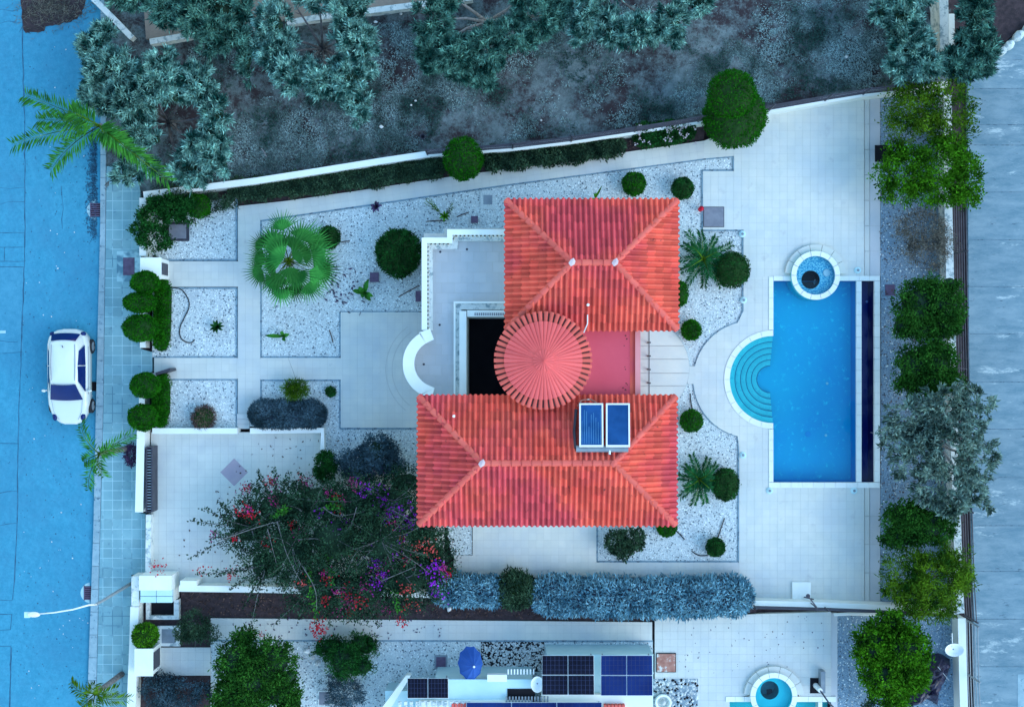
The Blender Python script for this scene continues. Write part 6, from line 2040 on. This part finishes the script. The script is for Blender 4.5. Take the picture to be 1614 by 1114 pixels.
tree('leafy_shrub', 'open rounded leafy shrub in the lower gravel bed', 'shrub', [(970, 852, 0.6, 17, 18, 0.35), (992, 852, 0.6, 16, 20, 0.35), (980, 866, 0.5, 18, 12, 0.3)], (980, 855), 'creeper', 130, 16, 0.06, 0.15, 0.07, r0=0.05)
tree('corner_shrub', 'dark tangled shrub in the corner of the street wall', 'shrub', [(243, 345, 1.0, 26, 24, 0.5), (270, 325, 1.0, 30, 18, 0.5), (240, 375, 0.9, 22, 22, 0.4), (295, 335, 0.8, 20, 18, 0.4)], (255, 345), 'shrub', 300, 24, 0.08, 0.14, 0.055, r0=0.06)
tree('low_shrub', 'dull shrub bordering the corner bed under the wall', 'shrub', [(340, 318, 0.5, 26, 12, 0.3), (285, 308, 0.7, 26, 10, 0.3)], (335, 316), 'creeper', 110, 20, 0.07, 0.12, 0.045, r0=0.04)
tree('flower_bed', 'dark low shrub with tiny pale flowers by the neighbour wall', 'shrub', [(250, 1090, 0.5, 28, 24, 0.3), (290, 1092, 0.5, 30, 22, 0.3)], (265, 1090), 'lavender', 200, 22, 0.09, 0.10, 0.045, r0=0.04)
tree('tall_shrub', 'tall dark shrub on gravel above the bougainvillea', 'shrub', [(595, 710, 1.5, 26, 28, 0.7), (570, 735, 1.3, 34, 24, 0.6), (615, 735, 1.2, 24, 22, 0.5)], (590, 720), 'lavender', 260, 26, 0.09, 0.13, 0.045, r0=0.06, core=(0.6, 1))
tree('tall_shrub', 'narrow green shrub at the end of driveway wall', 'shrub', [(514, 735, 1.1, 16, 24, 0.6)], (516, 730), 'shrub', 110, 24, 0.07, 0.11, 0.05, r0=0.05, core=(0.6, 1))


# palms --------------------------------------------------------------
def frond_mb(mb, p0, p1, arch, n, L, Wd, rng, droop=0.35, m=0, mr=1, vee=0.5, tip=0.35):
    p0, p1 = Vector(p0), Vector(p1)
    pts = []
    K = 10
    for i in range(K + 1):
        t_ = i / K
        pts.append(p0.lerp(p1, t_) + Vector((0, 0, arch * 4 * t_ * (1 - t_))))
    mb.tube(pts, [0.028 * (1 - 0.8 * i / K) for i in range(K + 1)], 5, mr)
    cs, ds, ls = [], [], []
    for i in range(n):
        t_ = 0.12 + 0.88 * i / (n - 1)
        j = min(K - 1, int(t_ * K))
        p = pts[j].lerp(pts[j + 1], t_ * K - j)
        d = (pts[j + 1] - pts[j]).normalized()
        s = Vector((-d.y, d.x, 0))
        s = s.normalized() if s.length > 1e-4 else Vector((1, 0, 0))
        up = s.cross(d) * -1
        prof = max(tip, math.sin(math.pi * min(1, 0.12 + 0.9 * t_)) ** 0.6)
        for sg in (1, -1):
            dd = s * sg * 0.85 + d * (0.45 + 0.5 * t_) + Vector((0, 0, vee * rng.uniform(0.1, 0.7) - droop * rng.uniform(0.3, 1.2)))
            cs.append(p[:])
            ds.append((np.array(dd[:]) + rng.normal(size=3) * 0.10))
            ls.append(prof)
    cs, ds, ls = np.array(cs), np.array(ds), np.array(ls)
    d = ds / np.linalg.norm(ds, axis=1, keepdims=True)
    for k in range(3):
        sel = np.arange(len(cs)) % 3 == k
        mb.leaves(cs[sel], d[sel], L * (0.55 + 0.5 * ls[sel].mean()), Wd, rng, m, fold=0.15, tilt=0.25)


def feather_palm(label, cpx, cpy, z, base, tips, n=34, L=0.55, Wd=0.05, leafm='palm', name='feather_palm', group=None, r0=0.13, arch=0.5):
    rng = rg()
    b = P(base[0], base[1], 0)
    c = P(cpx, cpy, z)
    t = thing(name, label, 'palm', b, group)
    for (tx, ty, tz) in tips:
        mb = MB()
        frond_mb(mb, c, P(tx, ty, tz), arch, n, L, Wd, rng)
        mb.build('frond', [mat[leafm], mat['yellowgreen']], t)
    if z > 1.0:
        mb = MB().tube([(b.x, b.y, -0.1), tuple(Vector((b.x, b.y, 0)).lerp(c, 0.5)), tuple(c)], [r0, r0 * 0.85, r0 * 0.8], 10)
        mb.build('trunk', mat['bark'], t, smooth=True)
    return t


PG = 'feather palms along the street'
feather_palm('big arching palm leaning over the street beside the olive', 158, 198, 4.3, (204, 226), [(40, 150, 4.0), (22, 228, 3.4), (80, 268, 3.3), (265, 285, 3.2), (60, 190, 4.2), (110, 175, 4.9), (215, 245, 4.4), (180, 225, 4.2)], n=54, L=0.62, Wd=0.06, group=PG)
feather_palm('short palm on the pavement in front of the white car', 157, 715, 3.9, (203, 706), [(128, 668, 3.8), (210, 684, 3.6), (140, 772, 3.4), (132, 728, 3.4), (188, 705, 4.0), (165, 750, 3.7)], n=26, L=0.42, Wd=0.045, group=PG)
feather_palm('yellowing palm at the lower end of the pavement', 150, 1092, 3.8, (192, 1062), [(112, 1074, 3.6), (128, 1112, 3.4), (205, 1100, 3.6), (160, 1125, 3.4), (150, 1078, 4.2), (185, 1085, 4.0)], n=26, L=0.42, Wd=0.045, leafm='yellowgreen', group=PG)
tree('root_flowers', 'small blue flowering plant at the foot of the short palm', 'plant', [(207, 716, 0.35, 9, 18, 0.25)], (206, 716), 'plum', 50, 20, 0.06, 0.09, 0.05, r0=0.03)


def cycad(label, px, py, r, n, zc=0.7):
    tips = []
    rng = rg()
    for k in range(n):
        a = 2 * math.pi * (k + rng.uniform(-0.2, 0.2)) / n
        rr = r * rng.uniform(0.8, 1.08)
        tips.append((px + rr * math.cos(a), py - rr * math.sin(a), rng.uniform(0.35, 0.8)))
    for k in range(4):
        a = 2 * math.pi * (k + rng.uniform(0, 0.6)) / 4
        rr = r * rng.uniform(0.45, 0.65)
        tips.append((px + rr * math.cos(a), py - rr * math.sin(a), rng.uniform(1.1, 1.4)))
    t = feather_palm(label, px, py, zc, (px, py), tips, n=30, L=0.29, Wd=0.05, leafm='cycad', name='cycad', group='cycads in the east gravel', arch=0.25)
    c = P(px, py, 0)
    MB().lathe([(0.16, -0.05), (0.2, 0.3), (0.15, 0.65), (0.001, 0.75)], c, 12).build('trunk', mat['brown_wood'], t)
    return t


cycad('larger cycad with wide fronds beside the upper roof', 1108, 408, 48, 12)
cycad('smaller cycad beside the lower roof', 1102, 755, 38, 10, 0.6)


def fan_palm():
    rng = rg()
    c = P(455, 411, 2.6)
    b = P(456, 414, 0)
    t = thing('fan_palm', 'huge fan palm spreading over the gravel beside the path', 'palm', b)
    MB().tube([(b.x, b.y, -0.1), tuple(Vector((b.x, b.y, 0)).lerp(c, 0.5)), tuple(c)], [0.2, 0.16, 0.15], 10).build('trunk', mat['bark'], t, smooth=True)
    spec = [(8, 62, 2.3), (35, 70, 2.2), (62, 60, 2.7), (96, 78, 2.5), (128, 62, 2.4), (152, 74, 2.5), (176, 58, 2.2), (204, 70, 2.3), (232, 60, 2.2), (258, 74, 2.3), (284, 62, 2.2), (312, 74, 2.2), (338, 58, 2.4), (345, 76, 2.2), (20, 36, 3.0), (75, 30, 3.1), (130, 38, 3.1), (190, 34, 3.1), (240, 40, 3.0), (300, 36, 3.1), (150, 14, 3.4), (30, 12, 3.4), (270, 16, 3.4)]
    for ang, dist, z in spec:
        a = math.radians(ang + rng.uniform(-6, 6))
        hpt = P(455 + dist * 0.62 * math.cos(a), 411 - dist * 0.62 * math.sin(a), z)
        mb = MB()
        mb.tube([tuple(c), tuple(c.lerp(hpt, 0.5) + Vector((0, 0, 0.18))), tuple(hpt)], [0.025, 0.018, 0.014], 5, 1)
        d = Vector((math.cos(a), math.sin(a), -0.35 + 0.5 * (z - 2.2) + rng.uniform(-0.55, 0.45)))
        s = Vector((-math.sin(a), math.cos(a), 0))
        R = rng.uniform(0.70, 1.0)
        nl = 18
        v, f = [hpt[:]], []
        half = rng.uniform(62, 98)
        for k in range(nl + 1):
            th = math.radians(-half + 2 * half * k / nl)
            u_ = d * math.cos(th) + s * math.sin(th)
            rr = R * (0.70 + 0.30 * math.cos(th * 0.7))
            v.append(tuple(hpt + u_ * rr * 0.52 + Vector((0, 0, 0.035 * (k % 2) - 0.03 * rr))))
        for k in range(nl):
            th = math.radians(-half + 2 * half * (k + 0.5) / nl)
            u_ = d * math.cos(th) + s * math.sin(th)
            rr = R * (0.70 + 0.30 * math.cos(th * 0.7)) * rng.uniform(0.9, 1.12)
            v.append(tuple(hpt + u_ * rr * rng.uniform(0.95, 1.22) - Vector((0, 0, rng.uniform(0.05, 0.4)))))
            f += [(0, 1 + k, 2 + k), (1 + k, nl + 2 + k, 2 + k)]
        mb.add(v, f, 0)
        mb.build('fan_leaf', [mat['fan_palm'], mat['yellowgreen']], t)


fan_palm()


# small plants ------------------------------------------------------
def rosette(name, label, px, py, r, n, leafm, Wd=0.1, z=0.05, tips=None, h=0.35, group=None, cat='plant'):
    rng = rg()
    c = P(px, py, 0)
    t = thing(name, label, cat, c, group)
    tips = tips or [(px + r * math.cos(6.283 * (k + rng.uniform(-0.3, 0.3)) / n), py - r * math.sin(6.283 * (k + rng.uniform(-0.3, 0.3)) / n)) for k in range(n)]
    for a, b in tips:
        e = P(a, b, 0.12)
        p0 = Vector((c.x, c.y, 0.05))
        d = e - p0
        s = Vector((-d.y, d.x, 0)).normalized() * Wd / 2
        v = []
        for i in range(5):
            t_ = i / 4
            w_ = math.sin(math.pi * (0.1 + 0.9 * t_)) if t_ < 1 else 0.02
            p = p0.lerp(e, t_) + Vector((0, 0, h * math.sin(math.pi * t_ * 0.8)))
            v += [tuple(p - s * w_), tuple(p + Vector((0, 0, -0.02))), tuple(p + s * w_)]
        f = [(3 * i + k, 3 * i + k + 1, 3 * i + 4 + k, 3 * i + 3 + k) for i in range(4) for k in range(2)]
        MB().add(v, f).build('leaf', mat[leafm], t)
    return t


rosette('small_plant', 'small dark rosette plant alone in the hose bed', 344, 515, 12, 9, 'shrub', 0.12)
rosette('banana_plant', 'young plant with two broad leaves in the gravel corner', 448, 530, 12, 4, 'palm', 0.18, tips=[(419, 529), (459, 527), (452, 538), (447, 521)], h=0.5)
rosette('leafy_plant', 'leafy plant with scattered dry leaves beside the patio', 575, 462, 14, 6, 'palm', 0.22, tips=[(556, 458), (582, 440), (586, 475), (572, 470), (566, 452), (590, 468)], h=0.4)
rosette('purple_plant', 'dark purple leafed sapling near the slanted path', 594, 327, 10, 7, 'plum', 0.13, h=0.4)
rosette('aloe_tuft', 'bright green tuft with pale plumes above the terrace', 701, 342, 9, 7, 'bright', 0.10, h=0.3)
rosette('yucca', 'green spiky plant poking out behind the upper roof', 938, 314, 14, 7, 'bright', 0.08, h=0.6, tips=[(948, 294), (944, 300), (934, 306), (930, 318), (945, 318), (938, 305)])
rosette('small_plant', 'bright little plant beside the dark neighbour shrub', 580, 1043, 9, 8, 'bright', 0.12)
rosette('dark_plant', 'small dark plant on the soil strip by east trees', 1393, 930, 10, 8, 'shrub', 0.12)
# pale plume grass
rng = rg()
c = P(690, 335, 0)
t = thing('plume_grass', 'pale feathery plumes leaning beside the bright tuft', 'grass tuft', c)
for k in range(9):
    a, b = (674, 317) if k < 6 else (710, 325)
    e = P(a + rng.uniform(-5, 5), b + rng.uniform(-4, 4), 0.7)
    s0 = P(700, 341, 0.1)
    mb = MB()
    pts = np.array([tuple(s0.lerp(e, q)) for q in np.linspace(0.3, 1, 14)])
    mb.leaves(np.repeat(pts, 3, 0), rng.normal(size=(42, 3)) * 0.5 + np.array((e - s0)[:]), 0.10, 0.02, rng)
    mb.build('plume', mat['yellowgreen'], t)
# fallen leaves
mb = MB()
rng = rg()
pts = np.array([P(rng.normal(540, 14), rng.normal(452, 18), 0.045)[:] for _ in range(45)] + [P(rng.normal(800, 250), rng.normal(450, 150), 0.06)[:] for _ in range(0)])
mb.leaves(pts, rng.normal(size=(len(pts), 3)) * np.array([1, 1, 0.15]), 0.22, 0.08, rng)
pts = scatter([(365, 975), (700, 977), (700, 1006), (365, 1005)], 70, 0.06, rng)
mb.leaves(pts, rng.normal(size=(len(pts), 3)) * np.array([1, 1, 0.15]), 0.12, 0.06, rng)
for pl_, n_ in (([(285, 930), (1028, 940), (1028, 974), (285, 970)], 900), ([(222, 318), (680, 258), (680, 280), (375, 322), (236, 332)], 500), ([(690, 256), (1000, 214), (1000, 236), (690, 280)], 400), ([(390, 690), (660, 690), (740, 905), (250, 905)], 260), ([(1388, 150), (1490, 135), (1500, 950), (1388, 945)], 900)):
    pts = scatter(pl_, n_, 0.06, rng)
    mb.leaves(pts, rng.normal(size=(len(pts), 3)) * np.array([1, 1, 0.15]), 0.11, 0.06, rng, 1)
o = mb.build('fallen_leaves', [mat['plum'], mat['dry_brown']])
o["kind"] = "stuff"


# bougainvillea -------------------------------------------------------
def bougainvillea():
    rng = rg()
    b = P(560, 850, 0)
    t = thing('bougainvillea', 'sprawling bougainvillea with red and purple blossom over the driveway', 'shrub', b)
    lobes_px = [(395, 830, 1.8, 44, 40, 0.6), (440, 800, 2.0, 52, 40, 0.7), (500, 790, 2.1, 52, 36, 0.7), (560, 790, 2.1, 56, 36, 0.7), (620, 790, 2.1, 52, 34, 0.7), (660, 830, 2.0, 44, 44, 0.7), (600, 850, 2.5, 64, 52, 0.8), (530, 850, 2.5, 64, 52, 0.8), (460, 860, 2.3, 60, 50, 0.7), (500, 920, 2.0, 56, 44, 0.7), (570, 930, 2.1, 60, 40, 0.7), (640, 910, 2.0, 56, 46, 0.7), (420, 890, 1.8, 40, 36, 0.5), (680, 880, 1.7, 34, 44, 0.5), (640, 760, 1.7, 40, 22, 0.5)]
    lobes = []
    for px, py, z, rx, ry, rz in lobes_px:
        c = P(px, py, z)
        lobes.append((c.x, c.y, z, S(rx, z), S(ry, z), rz))
    mb = MB()
    crown_mb(mb, lobes, 1500, 28, 0.16, 0.12, 0.05, rng, up=0.25, spread=1.0, shell=(0.70, 1.15), core=(0.60, 1))
    mb.build('crown', [mat['bougain'], mat['foliage_core']], t)
    # long arching shoots
    tips = [(300, 820), (318, 800), (345, 790), (392, 762), (405, 740), (432, 735), (455, 745), (470, 742), (298, 880), (310, 905), (340, 905), (360, 930), (385, 955), (395, 990), (430, 985), (470, 975), (500, 990), (520, 985), (560, 975), (600, 985), (640, 975), (700, 950), (720, 900), (712, 850), (690, 760), (330, 850), (350, 815), (370, 800), (470, 760), (420, 770)]
    for k, (tx, ty) in enumerate(tips):
        src = min(lobes_px, key=lambda l: math.hypot(l[0] - tx, l[1] - ty))
        p0 = P(src[0], src[1], src[2] + 0.3)
        p2 = P(tx, ty, rng.uniform(0.7, 1.5))
        p1 = p0.lerp(p2, 0.5) + Vector((0, 0, 0.35))
        pts = [p0, p0.lerp(p1, 0.5), p1, p1.lerp(p2, 0.5), p2]
        mb = MB().tube(pts, [0.022, 0.018, 0.014, 0.010, 0.006], 5, 1)
        q = []
        for i in range(4):
            for s_ in np.linspace(0, 1, 9):
                q.append(tuple(pts[i].lerp(pts[i + 1], s_)))
        q = np.array(q)
        q = np.repeat(q[8:], 3, 0)
        mb.leaves(q + rng.normal(size=q.shape) * 0.05, rng.normal(size=q.shape), 0.13, 0.065, rng, 0)
        mb.build('shoot', [mat['bougain'], mat['bark']], t)
    # bare branches over the crown
    for pts in ([(345, 850), (400, 830), (440, 822)], [(438, 826), (455, 880), (475, 920)], [(424, 830), (430, 870), (440, 890)], [(595, 850), (640, 875), (668, 902)], [(592, 853), (572, 880), (560, 892)], [(540, 860), (590, 848)], [(470, 850), (500, 845), (512, 850)], [(500, 800), (540, 810), (575, 800)], [(470, 880), (490, 930), (500, 960)], [(560, 800), (545, 830), (520, 850)], [(600, 920), (650, 890)], [(620, 800), (640, 820), (665, 815)]):
        pts = smooth_line([P(a + rng.normal() * 4, b_ + rng.normal() * 4, 2.85 + 0.2 * math.sin(i * 1.7)) for i, (a, b_) in enumerate(pts)], 5)
        n = len(pts)
        MB().tube(pts, [0.020 - 0.014 * i / n for i in range(n)], 5).build('branch', mat['bark'], t)
    for k in range(60):
        l = lobes_px[int(rng.integers(len(lobes_px)))]
        a0 = rng.uniform(0, 6.28)
        p0 = P(l[0], l[1], l[2] + 0.4)
        rr = rng.uniform(0.8, 1.35)
        p1 = P(l[0] + l[3] * rr * math.cos(a0), l[1] + l[4] * rr * math.sin(a0), l[2] + rng.uniform(-0.2, 0.75))
        pts = smooth_line([p0, p0.lerp(p1, 0.5) + Vector((rng.normal() * 0.15, rng.normal() * 0.15, 0.3)), p1], 5)
        n = len(pts)
        mb = MB().tube(pts, [0.014 - 0.010 * i / n for i in range(n)], 4, 1)
        q = np.repeat(np.array([tuple(p) for p in pts[3:]]), 5, 0)
        mb.leaves(q + rng.normal(size=q.shape) * 0.06, rng.normal(size=q.shape), 0.12, 0.06, rng, 0)
        mb.build('shoot', [mat['bougain'], mat['bark']], t)
    # green vigorous runners
    for pts in ([(505, 840), (515, 880), (525, 920)], [(485, 890), (490, 930), (497, 970)], [(430, 815), (445, 805), (450, 800)], [(520, 790), (530, 785)], [(620, 930), (630, 965)], [(510, 800), (525, 797), (540, 800)]):
        mb = MB()
        P3 = [P(a, b_, 2.75) for a, b_ in pts]
        q = np.array([tuple(P3[i].lerp(P3[i + 1], s_)) for i in range(len(P3) - 1) for s_ in np.linspace(0, 1, 16)])
        q = np.repeat(q, 3, 0)
        mb.leaves(q + rng.normal(size=q.shape) * 0.06, rng.normal(size=q.shape) + np.array([0, 0, 0.5]), 0.14, 0.075, rng, 0)
        mb.build('green_shoot', mat['palm'], t)
    # blossom clusters
    red = [(390, 770), (425, 760), (475, 752), (380, 805), (395, 810), (460, 827), (370, 850), (420, 855), (515, 912), (555, 870), (560, 948), (570, 945), (552, 965), (495, 985), (505, 978), (500, 995), (513, 945), (640, 955), (392, 998), (412, 1000), (545, 935), (630, 850), (640, 880), (705, 905), (535, 800), (250, 896), (365, 905), (320, 897), (635, 980), (508, 990), (503, 1000), (530, 785)]
    coral = [(628, 853), (658, 860), (680, 866), (640, 928), (652, 950), (615, 832), (475, 918)]
    purple = [(a_ + rng.normal() * 6, b2 + rng.normal() * 6) for a_, b2 in ((615, 805), (600, 790), (585, 770), (640, 815), (600, 880), (615, 895), (575, 765), (625, 840), (545, 815), (510, 800), (655, 800), (680, 900))] + [(585, 745), (600, 738), (620, 800), (628, 806), (610, 815), (634, 834), (628, 845), (645, 830), (525, 835), (530, 842), (590, 890), (605, 905), (570, 890), (592, 920), (580, 852), (690, 892), (683, 920), (700, 912), (565, 760), (605, 815), (690, 935)]
    mag = [(a_ + rng.normal() * 8, b2 + rng.normal() * 8) for a_, b2 in ((400, 775), (440, 765), (380, 800), (465, 835), (520, 900), (555, 950), (575, 935), (600, 860), (630, 820), (650, 870), (690, 910), (600, 960), (480, 770), (350, 830))] + [(540, 790), (518, 775), (555, 760), (575, 740), (600, 898), (610, 885), (535, 932), (548, 945), (430, 790), (560, 765)]
    for lst, m, rr in ((red, 'flower_red', 0.11), (coral, 'flower_coral', 0.12), (purple, 'flower_purple', 0.12), (mag, 'flower_magenta', 0.11)):
        for (a, b_) in lst:
            edge = min(math.hypot((a - l[0]) / l[3], (b_ - l[1]) / l[4]) for l in lobes_px)
            z = 2.7 if edge < 0.8 else (2.2 if edge < 1.1 else 1.3)
            c = P(a, b_, z)
            nn = int(rng.integers(18, 42))
            off = rng.normal(size=(nn, 3)) * np.array([rr, rr, rr * 0.5]) * rng.uniform(0.8, 1.8)
            mb = MB()
            mb.leaves(np.array(c[:]) + off, rng.normal(size=(nn, 3)) * 0.6 + np.array([0, 0, 0.4]), 0.085, 0.08, rng)
            mb.build('blossom', mat[m], t)
    limbs((b.x, b.y, -0.1), [(l[0], l[1], l[2]) for l in lobes[:12]], 0.09, rng, mat['bark'], t)


bougainvillea()

# grove grass, dry brush and litter -------------------------------------
rng = rg()
grove_poly = [(230, 300), (404, 275), (600, 245), (808, 222), (1010, 195), (1212, 160), (1440, 128), (1440, -20), (560, 40), (300, 75)]
pts = scatter(grove_poly, 150000, 0.0, rng)
nz = np.sin(pts[:, 0] * 1.1 + 0.7) * np.cos(pts[:, 1] * 1.3) + np.sin(pts[:, 0] * 0.43 - pts[:, 1] * 0.8) + 0.6 * np.sin(pts[:, 0] * 3.1) * np.sin(pts[:, 1] * 2.7) + rng.normal(size=len(pts)) * 0.5
pts = pts[nz + 0.5 * np.sin(pts[:, 0] * 7.3 + pts[:, 1] * 4.1) * np.sin(pts[:, 1] * 8.9 - pts[:, 0] * 3.0) > 0.0]
mb = MB()
mb.leaves(pts, rng.normal(size=(len(pts), 3)) * np.array([0.8, 0.8, 0.2]) + np.array([0, 0, 0.5]), 0.11, 0.032, rng)
o = mb.build('grass', mat['grass'])
o["kind"] = "stuff"
mb = MB()
pts = np.array([P(rng.normal(85, 28), rng.normal(14, 13), 0)[:] for _ in range(900)])
pts[:, 2] = Z_ROAD + 0.02
mb.leaves(pts, rng.normal(size=(900, 3)) * np.array([1, 1, 0.3]) + np.array([0, 0, 0.3]), 0.3, 0.02, rng)
o = mb.build('dry_brush', mat['dry'])
o["kind"] = "stuff"
pebbles('litter', [(40, 60), (150, 60), (145, 1100), (25, 1100)], 5, Z_ROAD, [mat['crack'], mat['stone_white']], R0, (0.015, 0.04), 0.15)
pebbles('litter', [(1090, 960), (1300, 960), (1300, 1060), (1040, 1060)], 4, 0.04, [mat['plum'], mat['dry_brown']], R0, (0.015, 0.035), 0.3)
print('TRIS', sum(len(o.data.polygons) * 2 for o in scene.objects if o.type == 'MESH'), 'OBJ', len(scene.objects))
